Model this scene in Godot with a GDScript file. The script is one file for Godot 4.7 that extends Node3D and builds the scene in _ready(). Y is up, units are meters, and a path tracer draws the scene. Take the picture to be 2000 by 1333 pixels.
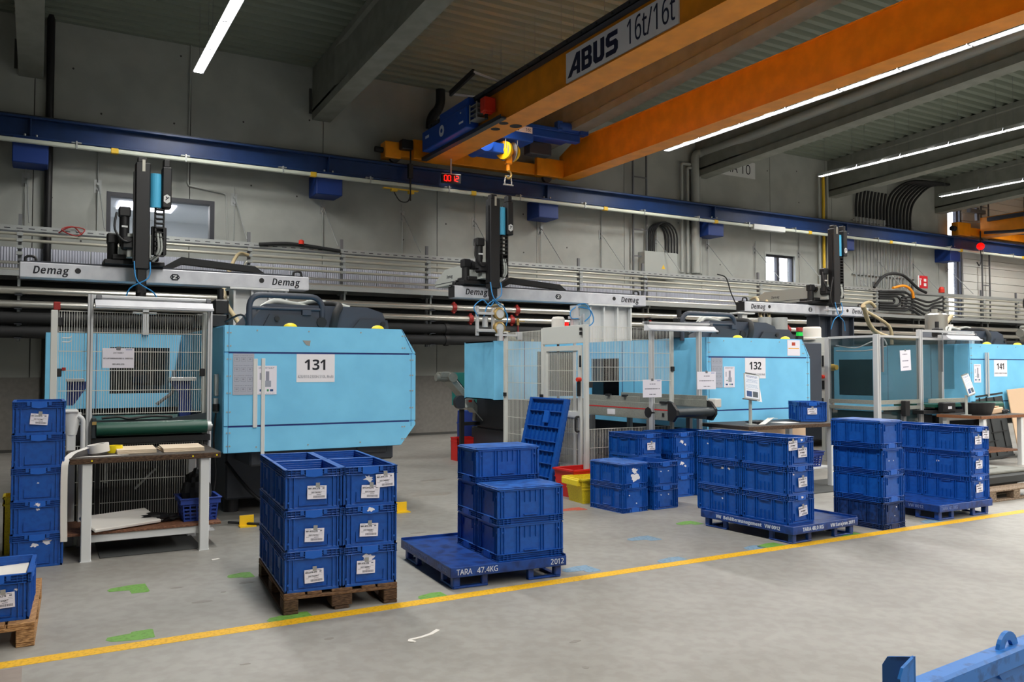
extends Node3D
# An injection moulding hall. x runs along the rear wall, -z towards it, the camera stands at x = 0, z = 0.

class MB:
	var v := PackedVector3Array()
	var n := PackedVector3Array()
	var u := PackedVector2Array()
	var ix := PackedInt32Array()
	var marks := [0]
	func mark() -> void:
		if marks[-1] != ix.size():
			marks.append(ix.size())
	func put(p: Vector3, nn: Vector3, uv := Vector2.ZERO) -> int:
		v.append(p); n.append(nn); u.append(uv)
		return v.size() - 1
	func q(a: Vector3, b: Vector3, c: Vector3, d: Vector3, out := Vector3.ZERO) -> void:
		var nn := (b - a).cross(c - a)
		if nn.length_squared() < 1e-16:
			nn = (c - a).cross(d - a)
		nn = nn.normalized()
		var k := v.size()
		if out != Vector3.ZERO and nn.dot(out) < 0.0:
			nn = -nn
			put(a, nn, Vector2(0, 1)); put(d, nn, Vector2(0, 0)); put(c, nn, Vector2(1, 0)); put(b, nn, Vector2(1, 1))
		else:
			put(a, nn, Vector2(0, 1)); put(b, nn, Vector2(1, 1)); put(c, nn, Vector2(1, 0)); put(d, nn, Vector2(0, 0))
		ix.append_array([k, k + 2, k + 1, k, k + 3, k + 2])
	func t(a: Vector3, b: Vector3, c: Vector3, out: Vector3) -> void:
		var nn := (b - a).cross(c - a).normalized()
		var k := v.size()
		if nn.dot(out) < 0.0:
			nn = -nn
			put(a, nn); put(c, nn); put(b, nn)
		else:
			put(a, nn); put(b, nn); put(c, nn)
		ix.append_array([k, k + 2, k + 1])
	# box from its centre and size, edges chamfered by e
	func box(c: Vector3, s: Vector3, e := 0.0, b := Basis()) -> MB:
		mark()
		var h := s / 2.0
		if e <= 0.0:
			for a in 3:
				for g in [-1.0, 1.0]:
					var o := Vector3.ZERO
					o[a] = g
					var p := []
					for k in [[-1, -1], [1, -1], [1, 1], [-1, 1]]:
						var w := Vector3.ZERO
						w[a] = g * h[a]
						w[(a + 1) % 3] = k[0] * h[(a + 1) % 3]
						w[(a + 2) % 3] = k[1] * h[(a + 2) % 3]
						p.append(c + b * w)
					q(p[0], p[1], p[2], p[3], b * o)
			return self
		e = minf(e, minf(h.x, minf(h.y, h.z)) * 0.9)
		var at := func(sx: float, sy: float, sz: float, a: int) -> Vector3:
			var w := Vector3(sx * (h.x - e), sy * (h.y - e), sz * (h.z - e))
			w[a] = [sx, sy, sz][a] * h[a]
			return c + b * w
		for a in 3:
			for g in [-1.0, 1.0]:
				var p := []
				for k in [[-1, -1], [1, -1], [1, 1], [-1, 1]]:
					var w := Vector3.ZERO
					w[a] = g
					w[(a + 1) % 3] = k[0]
					w[(a + 2) % 3] = k[1]
					p.append(at.call(w.x, w.y, w.z, a))
				var o := Vector3.ZERO
				o[a] = g
				q(p[0], p[1], p[2], p[3], b * o)
			var a1 := (a + 1) % 3
			var a2 := (a + 2) % 3
			for g in [-1.0, 1.0]:
				for k in [-1.0, 1.0]:
					var lo := Vector3.ZERO
					lo[a] = -1; lo[a1] = g; lo[a2] = k
					var hi := lo
					hi[a] = 1
					var o := Vector3.ZERO
					o[a1] = g; o[a2] = k
					q(at.call(lo.x, lo.y, lo.z, a1), at.call(hi.x, hi.y, hi.z, a1), at.call(hi.x, hi.y, hi.z, a2), at.call(lo.x, lo.y, lo.z, a2), b * o)
		for x in [-1.0, 1.0]:
			for y in [-1.0, 1.0]:
				for z in [-1.0, 1.0]:
					t(at.call(x, y, z, 0), at.call(x, y, z, 1), at.call(x, y, z, 2), b * Vector3(x, y, z))
		return self
	# box between two opposite corners
	func bb(x0: float, x1: float, y0: float, y1: float, z0: float, z1: float, e := 0.0) -> MB:
		return box(Vector3(x0 + x1, y0 + y1, z0 + z1) / 2.0, Vector3(absf(x1 - x0), absf(y1 - y0), absf(z1 - z0)), e)
	# square bar from a to b
	func bar(a: Vector3, b: Vector3, w: float, d := -1.0, e := 0.0) -> MB:
		if d < 0.0:
			d = w
		var y := (b - a).normalized()
		var x := Vector3.RIGHT if absf(y.x) < 0.9 else Vector3.BACK
		var z := x.cross(y).normalized()
		x = y.cross(z)
		return box((a + b) / 2.0, Vector3(w, a.distance_to(b), d), e, Basis(x, y, z))
	func cyl(a: Vector3, b: Vector3, r: float, seg := 12, r2 := -1.0, caps := true) -> MB:
		mark()
		if r2 < 0.0:
			r2 = r
		var y := (b - a).normalized()
		var x := y.cross(Vector3.RIGHT if absf(y.x) < 0.9 else Vector3.BACK).normalized()
		var z := x.cross(y)
		var k := v.size()
		for i in seg + 1:
			var g := TAU * i / seg
			var d := x * cos(g) + z * sin(g)
			put(a + d * r, d, Vector2(float(i) / seg, 1)); put(b + d * r2, d, Vector2(float(i) / seg, 0))
		for i in seg:
			var p := k + i * 2
			ix.append_array([p, p + 2, p + 1, p + 1, p + 2, p + 3])
		if caps:
			for side in [[a, -y, r], [b, y, r2]]:
				if side[2] > 0.0005:
					var m := put(side[0], side[1], Vector2(0.5, 0.5))
					for i in seg + 1:
						var g := TAU * i / seg
						var d := x * cos(g) + z * sin(g)
						put(side[0] + d * side[2], side[1], Vector2(0.5 + 0.5 * cos(g), 0.5 + 0.5 * sin(g)))
					for i in seg:
						if side[1] == y:
							ix.append_array([m, m + 1 + i, m + 2 + i])
						else:
							ix.append_array([m, m + 2 + i, m + 1 + i])
		return self
	func tube(p: Array, r: float, seg := 8, caps := true) -> MB:
		mark()
		var k := v.size()
		var x := Vector3.ZERO
		for i in p.size():
			var d: Vector3 = (p[mini(i + 1, p.size() - 1)] - p[maxi(i - 1, 0)]).normalized()
			if i == 0:
				x = d.cross(Vector3.UP if absf(d.y) < 0.9 else Vector3.RIGHT).normalized()
			x = (x - d * x.dot(d)).normalized()
			var z := x.cross(d)
			for j in seg + 1:
				var g := TAU * j / seg
				var o := x * cos(g) + z * sin(g)
				put(p[i] + o * r, o, Vector2(float(j) / seg, i))
		for i in p.size() - 1:
			for j in seg:
				var a := k + i * (seg + 1) + j
				var b := a + seg + 1
				ix.append_array([a, a + 1, b, a + 1, b + 1, b])
		if caps:
			for e in [0, p.size() - 1]:
				var o: Vector3 = (p[0] - p[1]).normalized() if e == 0 else (p[e] - p[e - 1]).normalized()
				var m := put(p[e], o)
				for j in seg + 1:
					put(v[k + e * (seg + 1) + j], o)
				for j in seg:
					if e == 0:
						ix.append_array([m, m + 2 + j, m + 1 + j])
					else:
						ix.append_array([m, m + 1 + j, m + 2 + j])
		return self
	# profile of (radius, height) turned about the y axis of xf
	func lathe(p: Array, seg: int, xf := Transform3D()) -> MB:
		mark()
		for i in p.size() - 1:
			var a: Vector2 = p[i]
			var b: Vector2 = p[i + 1]
			var d := (b - a).normalized()
			var k := v.size()
			for j in seg + 1:
				var g := TAU * j / seg
				var o := (xf.basis * Vector3(cos(g) * d.y, -d.x, sin(g) * d.y)).normalized()
				put(xf * Vector3(cos(g) * a.x, a.y, sin(g) * a.x), o); put(xf * Vector3(cos(g) * b.x, b.y, sin(g) * b.x), o)
			for j in seg:
				var c := k + j * 2
				ix.append_array([c, c + 2, c + 1, c + 1, c + 2, c + 3])
		return self
	# outline in xy pushed from z0 to z1
	func prism(poly: PackedVector2Array, z0: float, z1: float, xf := Transform3D()) -> MB:
		mark()
		if Geometry2D.is_polygon_clockwise(poly):
			poly.reverse()
		var tri := Geometry2D.triangulate_polygon(poly)
		for f in [[z1, 1.0], [z0, -1.0]]:
			for i in range(0, tri.size(), 3):
				t(xf * Vector3(poly[tri[i]].x, poly[tri[i]].y, f[0]), xf * Vector3(poly[tri[i + 1]].x, poly[tri[i + 1]].y, f[0]), xf * Vector3(poly[tri[i + 2]].x, poly[tri[i + 2]].y, f[0]), xf.basis * Vector3(0, 0, f[1]))
		for i in poly.size():
			var a := poly[i]
			var b := poly[(i + 1) % poly.size()]
			q(xf * Vector3(a.x, a.y, z0), xf * Vector3(b.x, b.y, z0), xf * Vector3(b.x, b.y, z1), xf * Vector3(a.x, a.y, z1), xf.basis * Vector3(b.y - a.y, a.x - b.x, 0))
		return self
	# slab in xy from z0 to z1 with rectangular holes [x0, x1, y0, y1]
	func slab(x0: float, x1: float, y0: float, y1: float, z0: float, z1: float, holes := []) -> MB:
		var xs := [x0, x1]
		for h in holes:
			for k in 2:
				if h[k] > x0 and h[k] < x1 and not xs.has(h[k]):
					xs.append(h[k])
		xs.sort()
		for i in xs.size() - 1:
			var at := y0
			var over := []
			for h in holes:
				if h[0] < xs[i + 1] - 0.001 and h[1] > xs[i] + 0.001:
					over.append(h)
			over.sort_custom(func(a, b): return a[2] < b[2])
			for h in over:
				if h[2] > at + 0.001:
					bb(xs[i], xs[i + 1], at, h[2], z0, z1)
				at = maxf(at, h[3])
			if at < y1 - 0.001:
				bb(xs[i], xs[i + 1], at, y1, z0, z1)
		return self
	# the pieces that stand apart from one another, each as a shape of its own
	func pieces() -> Array:
		var k := marks.size()
		if k < 2 or k > 220:
			return [self]
		var lo := []
		var hi := []
		var root := []
		for i in k:
			var a: int = marks[i]
			var b: int = marks[i + 1] if i + 1 < k else ix.size()
			var l := v[ix[a]]
			var g := l
			for j in range(a, b):
				l = l.min(v[ix[j]])
				g = g.max(v[ix[j]])
			lo.append(l); hi.append(g); root.append(i)
		for i in k:
			for j in i:
				var gap: Vector3 = (lo[i] - hi[j]).max(lo[j] - hi[i]).max(Vector3.ZERO)
				var si: Vector3 = hi[i] - lo[i]
				var sj: Vector3 = hi[j] - lo[j]
				if gap.length() <= maxf(0.02, 0.5 * maxf(maxf(si.x, maxf(si.y, si.z)), maxf(sj.x, maxf(sj.y, sj.z)))) * 0.98 and root[i] != root[j]:
					var old: int = root[i]
					var keep: int = root[j]
					for m in k:
						if root[m] == old: root[m] = keep
		var by := {}
		for i in k:
			if not by.has(root[i]): by[root[i]] = MB.new()
			var o: MB = by[root[i]]
			var seen := {}
			o.mark()
			for j in range(marks[i], marks[i + 1] if i + 1 < k else ix.size()):
				var e := ix[j]
				if not seen.has(e):
					seen[e] = o.put(v[e], n[e], u[e])
				o.ix.append(seen[e])
		return by.values()
	func mesh() -> ArrayMesh:
		if v.is_empty():
			return ArrayMesh.new()
		var a := []
		a.resize(Mesh.ARRAY_MAX)
		a[Mesh.ARRAY_VERTEX] = v
		a[Mesh.ARRAY_NORMAL] = n
		a[Mesh.ARRAY_TEX_UV] = u
		a[Mesh.ARRAY_INDEX] = ix
		var m := ArrayMesh.new()
		m.add_surface_from_arrays(Mesh.PRIMITIVE_TRIANGLES, a)
		return m

const JOINED := ["mesh_wires", "tie_hole", "slot_row", "screw_heads", "stud", "lettering", "letter_opening"]
var M := {}
var rng := RandomNumberGenerator.new()

func V(x: float, y: float, z: float) -> Vector3:
	return Vector3(x, y, z)

func tag(o: Node3D, label: String, category: String, group := "", kind := "") -> Node3D:
	if label: o.set_meta("label", label)
	if category: o.set_meta("category", category)
	if group: o.set_meta("group", group)
	if kind: o.set_meta("kind", kind)
	return o

func thing(called: String, label: String, category: String, at := Vector3.ZERO, turn := 0.0, group := "") -> Node3D:
	var o := Node3D.new()
	o.name = called
	add_child(o, true)
	o.position = at
	o.rotation_degrees.y = turn
	tag(o, label, category, group)
	return o

# a named mesh: a part of parent, or a thing of its own where parent is null
func part(called: String, shape, m: String, parent: Node3D = null, label := "") -> MeshInstance3D:
	if shape is MB and parent and not called in JOINED:
		var all: Array = shape.pieces()
		for i in range(1, all.size()):
			part(called, all[i].mesh(), m, parent, label)
		shape = all[0]
	var o := MeshInstance3D.new()
	o.name = called
	o.mesh = shape.mesh() if shape is MB else shape
	o.material_override = M[m]
	if parent: parent.add_child(o, true)
	else: add_child(o, true)
	if label: o.set_meta("label", label)
	return o

func solo(called: String, shape, m: String, label: String, category: String, group := "") -> MeshInstance3D:
	var o := part(called, shape, m)
	tag(o, label, category, group)
	return o

func struct(called: String, shape, m: String, parent: Node3D = null) -> MeshInstance3D:
	var o := part(called, shape, m, parent)
	if parent == null: o.set_meta("kind", "structure")
	return o

var fonts := {}
var texts := {}
# lettering h metres high (capitals), facing +z of xf, left edge or centre at the origin
func words(parent: Node3D, s: String, h: float, m: String, xf: Transform3D, bold := false, left := false, called := "lettering", wide := 1.0, lean := 0.0) -> MeshInstance3D:
	var key := "%s|%f|%s|%s" % [s, h, bold, left]
	if not texts.has(key):
		if not fonts.has(bold):
			var f := SystemFont.new()
			f.font_names = PackedStringArray(["Droid Sans"])
			f.font_weight = 700 if bold else 400
			fonts[bold] = f
		var tm := TextMesh.new()
		tm.font = fonts[bold]
		tm.text = s
		tm.font_size = 32
		tm.pixel_size = h / (0.714 * 32.0)
		tm.depth = 0.0015
		tm.curve_step = 3.0
		tm.horizontal_alignment = HORIZONTAL_ALIGNMENT_LEFT if left else HORIZONTAL_ALIGNMENT_CENTER
		tm.vertical_alignment = VERTICAL_ALIGNMENT_CENTER
		texts[key] = tm
	var o := part(called, texts[key], m, parent)
	var b := Basis(Vector3(wide, 0, 0), Vector3(lean, 1, 0), Vector3(0, 0, 1))
	o.transform = xf * Transform3D(b, Vector3(0, 0, 0.0008))
	return o

func at(p: Vector3, turn := 0.0) -> Transform3D:
	return Transform3D(Basis(Vector3.UP, deg_to_rad(turn)), p)

# points smoothed by Catmull-Rom
func smooth(p: Array, k := 5) -> Array:
	var out := []
	for i in p.size() - 1:
		var a: Vector3 = p[maxi(i - 1, 0)]
		var b: Vector3 = p[i]
		var c: Vector3 = p[i + 1]
		var d: Vector3 = p[mini(i + 2, p.size() - 1)]
		for j in k:
			out.append(b.cubic_interpolate(c, a, d, float(j) / k))
	out.append(p[p.size() - 1])
	return out

# polyline with its corners rounded
func bent(p: Array, r: float, k := 5) -> Array:
	var out := [p[0]]
	for i in range(1, p.size() - 1):
		var b: Vector3 = p[i]
		var a: Vector3 = b + (p[i - 1] - b).normalized() * minf(r, b.distance_to(p[i - 1]) * 0.48)
		var c: Vector3 = b + (p[i + 1] - b).normalized() * minf(r, b.distance_to(p[i + 1]) * 0.48)
		for j in k + 1:
			var f := float(j) / k
			out.append(a.lerp(b, f).lerp(b.lerp(c, f), f))
	out.append(p[p.size() - 1])
	return out

func noise_tex(freq: float, lo: Color, hi: Color, seed_: int, size := 512, stops := [0.25, 0.75], as_normal := false) -> NoiseTexture2D:
	var f := FastNoiseLite.new()
	f.seed = seed_
	f.frequency = freq
	f.fractal_octaves = 5
	f.noise_type = FastNoiseLite.TYPE_SIMPLEX_SMOOTH
	var t := NoiseTexture2D.new()
	t.width = size; t.height = size
	t.seamless = true
	t.noise = f
	if as_normal:
		t.as_normal_map = true
		t.bump_strength = 4.0
	else:
		var g := Gradient.new()
		g.offsets = PackedFloat32Array(stops)
		g.colors = PackedColorArray([lo, hi])
		t.color_ramp = g
	return t

func mat(called: String, c: Color, rough := 0.6, metal := 0.0, tex: Texture2D = null, scale := Vector3.ONE, world := false) -> StandardMaterial3D:
	var m := StandardMaterial3D.new()
	m.resource_name = called
	m.albedo_color = c
	m.roughness = rough
	m.metallic = metal
	if tex:
		m.albedo_texture = tex
		m.uv1_triplanar = true
		m.uv1_world_triplanar = world
		m.uv1_scale = scale
	M[called] = m
	return m

func rgb8(r: int, g: int, b: int) -> Color:
	return Color(r / 255.0, g / 255.0, b / 255.0)

func glow(called: String, c: Color, e: float) -> StandardMaterial3D:
	var m := mat(called, c, 0.5)
	m.emission_enabled = true
	m.emission = c
	m.emission_energy_multiplier = e
	return m

# a printed sheet: rows of grey print, boxes and bars on paper
func sheet(called: String, w: int, h: int, paper: Color, marks: Array) -> void:
	var im := Image.create(w, h, false, Image.FORMAT_RGB8)
	im.fill(paper)
	for k in marks:
		var c: Color = k[4] if k.size() > 4 else Color(0.25, 0.26, 0.32)
		im.fill_rect(Rect2i(k[0], k[1], k[2], k[3]), c)
	var m := mat(called, Color.WHITE, 0.7)
	m.albedo_texture = ImageTexture.create_from_image(im)

# rows of broken dashes that read as small print
func print_rows(x: int, y: int, w: int, rows: int, step: int, th: int, c: Color, seed_: int) -> Array:
	var out := []
	var r := RandomNumberGenerator.new()
	r.seed = seed_
	for i in rows:
		var p := x
		while p < x + w - 3:
			var l := r.randi_range(3, 11)
			l = mini(l, x + w - p)
			out.append([p, y + i * step, l, th, c])
			p += l + r.randi_range(2, 4)
	return out

func make_materials() -> void:
	var grime := noise_tex(0.012, Color(0.93, 0.93, 0.93), Color(1, 1, 1), 3)
	var fine := noise_tex(0.05, Color(0.94, 0.94, 0.94), Color(1, 1, 1), 5)
	var streak := noise_tex(0.02, Color(0.62, 0.58, 0.54), Color(1, 1, 1), 9)
	var rust := noise_tex(0.03, Color(0.70, 0.62, 0.55), Color(1, 1, 1), 12, 512, [0.22, 0.42])
	var wear := noise_tex(0.05, Color(0.88, 0.86, 0.82), Color(1, 1, 1), 13, 512, [0.2, 0.5])
	# floor: poured concrete, two layers of blotches
	var fl := mat("concrete_floor", rgb8(156, 154, 149), 0.5, 0.0, noise_tex(0.006, Color(0.93, 0.925, 0.92), Color(1, 1, 1), 21, 1024, [0.2, 0.72]), Vector3(0.13, 0.13, 0.13), true)
	fl.detail_enabled = true
	fl.detail_blend_mode = BaseMaterial3D.BLEND_MODE_MUL
	fl.detail_albedo = noise_tex(0.012, Color(0.955, 0.95, 0.945), Color(1.0, 1.0, 1.0), 22, 1024, [0.28, 0.62])
	fl.detail_uv_layer = BaseMaterial3D.DETAIL_UV_2
	fl.uv2_triplanar = true
	fl.uv2_world_triplanar = true
	fl.uv2_scale = Vector3(0.6, 0.6, 0.6)
	mat("floor_patch", rgb8(150, 138, 130), 0.6, 0.0, grime, Vector3.ONE, true)
	mat("wall_concrete", rgb8(168, 171, 166), 0.85, 0.0, noise_tex(0.008, Color(0.95, 0.95, 0.95), Color(1, 1, 1), 31), Vector3(0.25, 0.25, 0.25), true)
	mat("dado_paint", rgb8(122, 119, 114), 0.6, 0.0, fine, Vector3(0.3, 0.3, 0.3), true)
	mat("cladding", rgb8(205, 205, 200), 0.6)
	mat("joint", rgb8(70, 70, 68), 0.9)
	mat("roof_sheet", rgb8(122, 130, 118), 0.55, 0.0)
	mat("beam_concrete", rgb8(136, 138, 130), 0.85, 0.0, grime, Vector3(0.3, 0.3, 0.3), true)
	mat("line_yellow", rgb8(232, 180, 24), 0.6, 0.0, wear, Vector3(1.3, 1.3, 1.3), true)
	mat("mark_green", rgb8(108, 160, 70), 0.65, 0.0, wear, Vector3.ONE, true)
	mat("mark_blue", rgb8(120, 150, 175), 0.65, 0.0, wear, Vector3.ONE, true)
	mat("mark_red", rgb8(200, 95, 75), 0.65, 0.0, wear, Vector3.ONE, true)
	mat("stain", rgb8(136, 132, 125), 0.6)
	mat("rail_blue", rgb8(24, 56, 108), 0.4, 0.0, grime, Vector3(0.4, 0.4, 0.4), true)
	mat("corbel_blue", rgb8(18, 54, 128), 0.5)
	mat("conductor", rgb8(206, 212, 200), 0.5)
	mat("clip_yellow", rgb8(232, 190, 50), 0.5)
	mat("crane_orange", rgb8(246, 152, 20), 0.42, 0.0, grime, Vector3(0.3, 0.3, 0.3), true)
	mat("crane_blue", rgb8(16, 70, 165), 0.45)
	mat("hook_yellow", rgb8(245, 195, 20), 0.4)
	mat("box_red", rgb8(215, 50, 30), 0.5)
	mat("valve_red", rgb8(150, 35, 32), 0.5)
	mat("black", rgb8(24, 24, 27), 0.5)
	mat("rubber", rgb8(30, 31, 33), 0.75)
	mat("dark_steel", rgb8(52, 56, 64), 0.5, 0.1)
	mat("machine_grey", rgb8(58, 64, 76), 0.5, 0.05)
	mat("panel_blue", rgb8(124, 204, 244), 0.48, 0.0, noise_tex(0.006, Color(0.95, 0.96, 0.97), Color(1, 1, 1), 41), Vector3(0.5, 0.5, 0.5), true)
	mat("frame_blue", rgb8(30, 52, 120), 0.5)
	mat("cap_yellow", rgb8(245, 215, 40), 0.5)
	mat("alu", rgb8(205, 207, 210), 0.42, 0.35)
	mat("alu_dark", rgb8(120, 122, 126), 0.45, 0.4)
	mat("galv", rgb8(178, 182, 182), 0.45, 0.55, fine, Vector3(2, 2, 2), true)
	mat("steel_pipe", rgb8(205, 203, 196), 0.3, 0.85)
	mat("cream_pipe", rgb8(178, 176, 164), 0.38, 0.35)
	mat("white_paint", rgb8(214, 216, 216), 0.5)
	mat("fence_grey", rgb8(206, 208, 204), 0.5)
	mat("wire", rgb8(212, 212, 205), 0.5)
	mat("beam_white", rgb8(214, 216, 222), 0.4, 0.0, noise_tex(0.01, Color(0.93, 0.93, 0.94), Color(1, 1, 1), 44), Vector3(0.6, 0.6, 0.6), true)
	mat("ink", rgb8(20, 22, 34), 0.6)
	mat("navy_ink", rgb8(24, 28, 62), 0.6)
	mat("soft_ink", rgb8(120, 124, 136), 0.6)
	mat("white_ink", rgb8(205, 212, 225), 0.6)
	mat("faded_ink", rgb8(110, 130, 180), 0.6)
	mat("paper", rgb8(232, 230, 236), 0.75)
	mat("tape_grey", rgb8(150, 150, 148), 0.5)
	mat("gold", rgb8(178, 150, 92), 0.4, 0.5)
	mat("green_belt", rgb8(16, 76, 62), 0.42)
	mat("green_sheet", rgb8(40, 120, 112), 0.4)
	mat("dark_belt", rgb8(38, 48, 54), 0.45)
	mat("conv_grey", rgb8(166, 168, 160), 0.42, 0.4, fine, Vector3(1, 1, 1), true)
	mat("stripe_red", rgb8(205, 30, 36), 0.5)
	mat("hose_beige", rgb8(176, 160, 124), 0.6)
	mat("hose_blue", rgb8(50, 140, 205), 0.5)
	mat("hose_red", rgb8(110, 32, 34), 0.6)
	mat("cover_cyan", rgb8(78, 178, 220), 0.5)
	mat("crate_blue", rgb8(12, 82, 170), 0.4, 0.0, noise_tex(0.02, Color(0.90, 0.91, 0.93), Color(1, 1, 1), 51, 512, [0.2, 0.6]), Vector3(1.6, 1.6, 1.6), true)
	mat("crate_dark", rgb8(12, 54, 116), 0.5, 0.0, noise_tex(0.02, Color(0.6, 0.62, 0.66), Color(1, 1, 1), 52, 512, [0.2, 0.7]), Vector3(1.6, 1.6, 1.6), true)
	mat("lid_blue", rgb8(40, 98, 182), 0.45, 0.0, noise_tex(0.012, Color(0.72, 0.76, 0.80), Color(1, 1, 1), 53, 512, [0.25, 0.65]), Vector3(1.2, 1.2, 1.2), true)
	mat("grip_blue", rgb8(18, 92, 190), 0.42)
	mat("dolly_blue", rgb8(12, 62, 140), 0.4, 0.0, noise_tex(0.015, Color(0.62, 0.66, 0.72), Color(1, 1, 1), 54, 512, [0.2, 0.62]), Vector3(0.9, 0.9, 0.9), true)
	mat("bin_red", rgb8(206, 30, 26), 0.45)
	mat("bin_yellow", rgb8(242, 216, 40), 0.5, 0.0, wear, Vector3(2, 2, 2), true)
	mat("guard_yellow", rgb8(240, 196, 20), 0.5, 0.0, wear, Vector3(5, 5, 5), true)
	mat("wood_old", rgb8(128, 98, 72), 0.85, 0.0, streak, Vector3(2, 9, 9), true)
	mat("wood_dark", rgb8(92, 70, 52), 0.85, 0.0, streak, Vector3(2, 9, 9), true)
	mat("wood_new", rgb8(196, 150, 100), 0.8, 0.0, streak, Vector3(2, 9, 9), true)
	mat("wood_grey", rgb8(150, 132, 112), 0.85, 0.0, streak, Vector3(2, 9, 9), true)
	mat("bench_top", rgb8(70, 62, 56), 0.6, 0.0, streak, Vector3(3, 12, 12), true)
	mat("bench_edge", rgb8(150, 96, 58), 0.7, 0.0, streak, Vector3(3, 12, 12), true)
	mat("shelf_board", rgb8(146, 100, 74), 0.7, 0.0, streak, Vector3(3, 10, 10), true)
	mat("cardboard", rgb8(226, 208, 184), 0.85)
	mat("card_white", rgb8(226, 222, 216), 0.8)
	mat("hardboard", rgb8(206, 176, 146), 0.75)
	mat("lid_black", rgb8(46, 50, 52), 0.6)
	mat("slab_grey", rgb8(120, 122, 116), 0.7, 0.0, grime, Vector3.ONE, true)
	mat("mat_grey", rgb8(72, 74, 74), 0.9)
	mat("tape_yellow", rgb8(240, 215, 20), 0.4)
	mat("stillage_blue", rgb8(40, 116, 196), 0.45, 0.0, noise_tex(0.018, Color(0.75, 0.75, 0.76), Color(1, 1, 1), 61, 512, [0.16, 0.4]), Vector3(1.4, 1.4, 1.4), true)
	mat("screen_sheet", rgb8(205, 208, 222), 0.3, 0.0)
	mat("pvc_grey", rgb8(168, 172, 168), 0.5)
	mat("drum_blue", rgb8(28, 58, 140), 0.5)
	mat("sign_red", rgb8(190, 30, 40), 0.5)
	mat("window_frame", rgb8(52, 54, 62), 0.5)
	mat("office_wall", rgb8(190, 194, 198), 0.8)
	glow("tube_glow", Color(1.0, 0.99, 1.0), 7.0)
	glow("panel_glow", Color(0.95, 0.95, 1.0), 6.0)
	glow("led_red", Color(1.0, 0.10, 0.07), 2.2)
	glow("lamp_red", Color(1.0, 0.05, 0.03), 1.0)
	glow("lamp_green", Color(0.05, 0.7, 0.25), 0.5)
	var g := mat("glass", Color(0.8, 0.85, 0.86, 0.12), 0.05)
	g.transparency = BaseMaterial3D.TRANSPARENCY_ALPHA
	var s := mat("smoked", Color(0.16, 0.26, 0.28, 0.36), 0.06)
	s.transparency = BaseMaterial3D.TRANSPARENCY_ALPHA
	var w := mat("window_dark", Color(0.05, 0.06, 0.07, 0.62), 0.05)
	w.transparency = BaseMaterial3D.TRANSPARENCY_ALPHA
	var p := Color(0.90, 0.89, 0.93)
	var lb := [[8, 7, 30, 2, Color(0.5, 0.5, 0.55)], [8, 62, 20, 2, Color(0.5, 0.5, 0.55)], [84, 7, 30, 3], [100, 16, 14, 7], [92, 32, 26, 2, Color(0.65, 0.65, 0.7)], [92, 42, 26, 2, Color(0.65, 0.65, 0.7)], [8, 34, 80, 1, Color(0.75, 0.75, 0.8)], [8, 56, 112, 1, Color(0.75, 0.75, 0.8)], [62, 63, 30, 3]]
	for i in 26:
		lb.append([40 + i * 3, 72, 1 + (i * 7) % 3 % 2, 16, Color(0.12, 0.12, 0.18)])
	sheet("label_print", 128, 96, p, lb)
	var inf := [[96, 6, 24, 3, Color(0.3, 0.4, 0.7)]]
	inf += print_rows(46, 22, 40, 1, 8, 4, Color(0.35, 0.35, 0.4), 2) + print_rows(14, 48, 104, 1, 8, 4, Color(0.3, 0.3, 0.35), 3) + print_rows(44, 78, 44, 1, 8, 4, Color(0.35, 0.35, 0.4), 4)
	sheet("info_print", 128, 96, p, inf)
	var ch := []
	for k in 4:
		ch += print_rows(8, 12 + k * 62, 110, 1, 6, 2, Color(0.45, 0.46, 0.5), 7 + k)
		for j in 3:
			var x := 8 + j * 40
			var y := 24 + k * 62
			ch += [[x, y, 30, 1, Color(0.4, 0.42, 0.46)], [x, y + 24, 30, 1, Color(0.4, 0.42, 0.46)], [x, y, 1, 24, Color(0.4, 0.42, 0.46)], [x + 29, y, 1, 25, Color(0.4, 0.42, 0.46)], [x + 9, y + 7, 12, 9, Color(0.55, 0.56, 0.6)]]
	sheet("blank_print", 96, 64, p, [[70, 4, 20, 2, Color(0.4, 0.5, 0.7)]])
	sheet("chart_print", 128, 256, Color(0.66, 0.68, 0.74), ch)
	var po := print_rows(14, 8, 100, 2, 7, 3, Color(0.4, 0.4, 0.46), 15)
	po += [[58, 36, 22, 66, Color(0.55, 0.56, 0.62)], [52, 96, 40, 40, Color(0.6, 0.62, 0.68)], [20, 46, 10, 44, Color(0.62, 0.63, 0.68)], [30, 118, 12, 10, Color(0.2, 0.55, 0.3)], [20, 150, 26, 14, Color(0.15, 0.3, 0.5)], [66, 150, 12, 14, Color(0.2, 0.55, 0.35)], [86, 150, 20, 14, Color(0.15, 0.3, 0.5)]]
	po += print_rows(14, 174, 100, 1, 6, 2, Color(0.5, 0.5, 0.56), 18)
	sheet("poster_print", 128, 184, p, po)
	var wi := print_rows(10, 8, 108, 2, 8, 4, Color(0.35, 0.38, 0.55), 25) + print_rows(10, 34, 108, 3, 9, 3, Color(0.45, 0.55, 0.72), 26) + print_rows(10, 72, 108, 3, 9, 3, Color(0.45, 0.6, 0.75), 27)
	wi += [[10, 104, 108, 1, Color(0.3, 0.3, 0.4)], [12, 118, 48, 40, Color(0.22, 0.32, 0.5)], [68, 118, 48, 40, Color(0.3, 0.34, 0.38)]]
	sheet("work_print", 128, 168, Color(0.86, 0.88, 0.92), wi)
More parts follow.
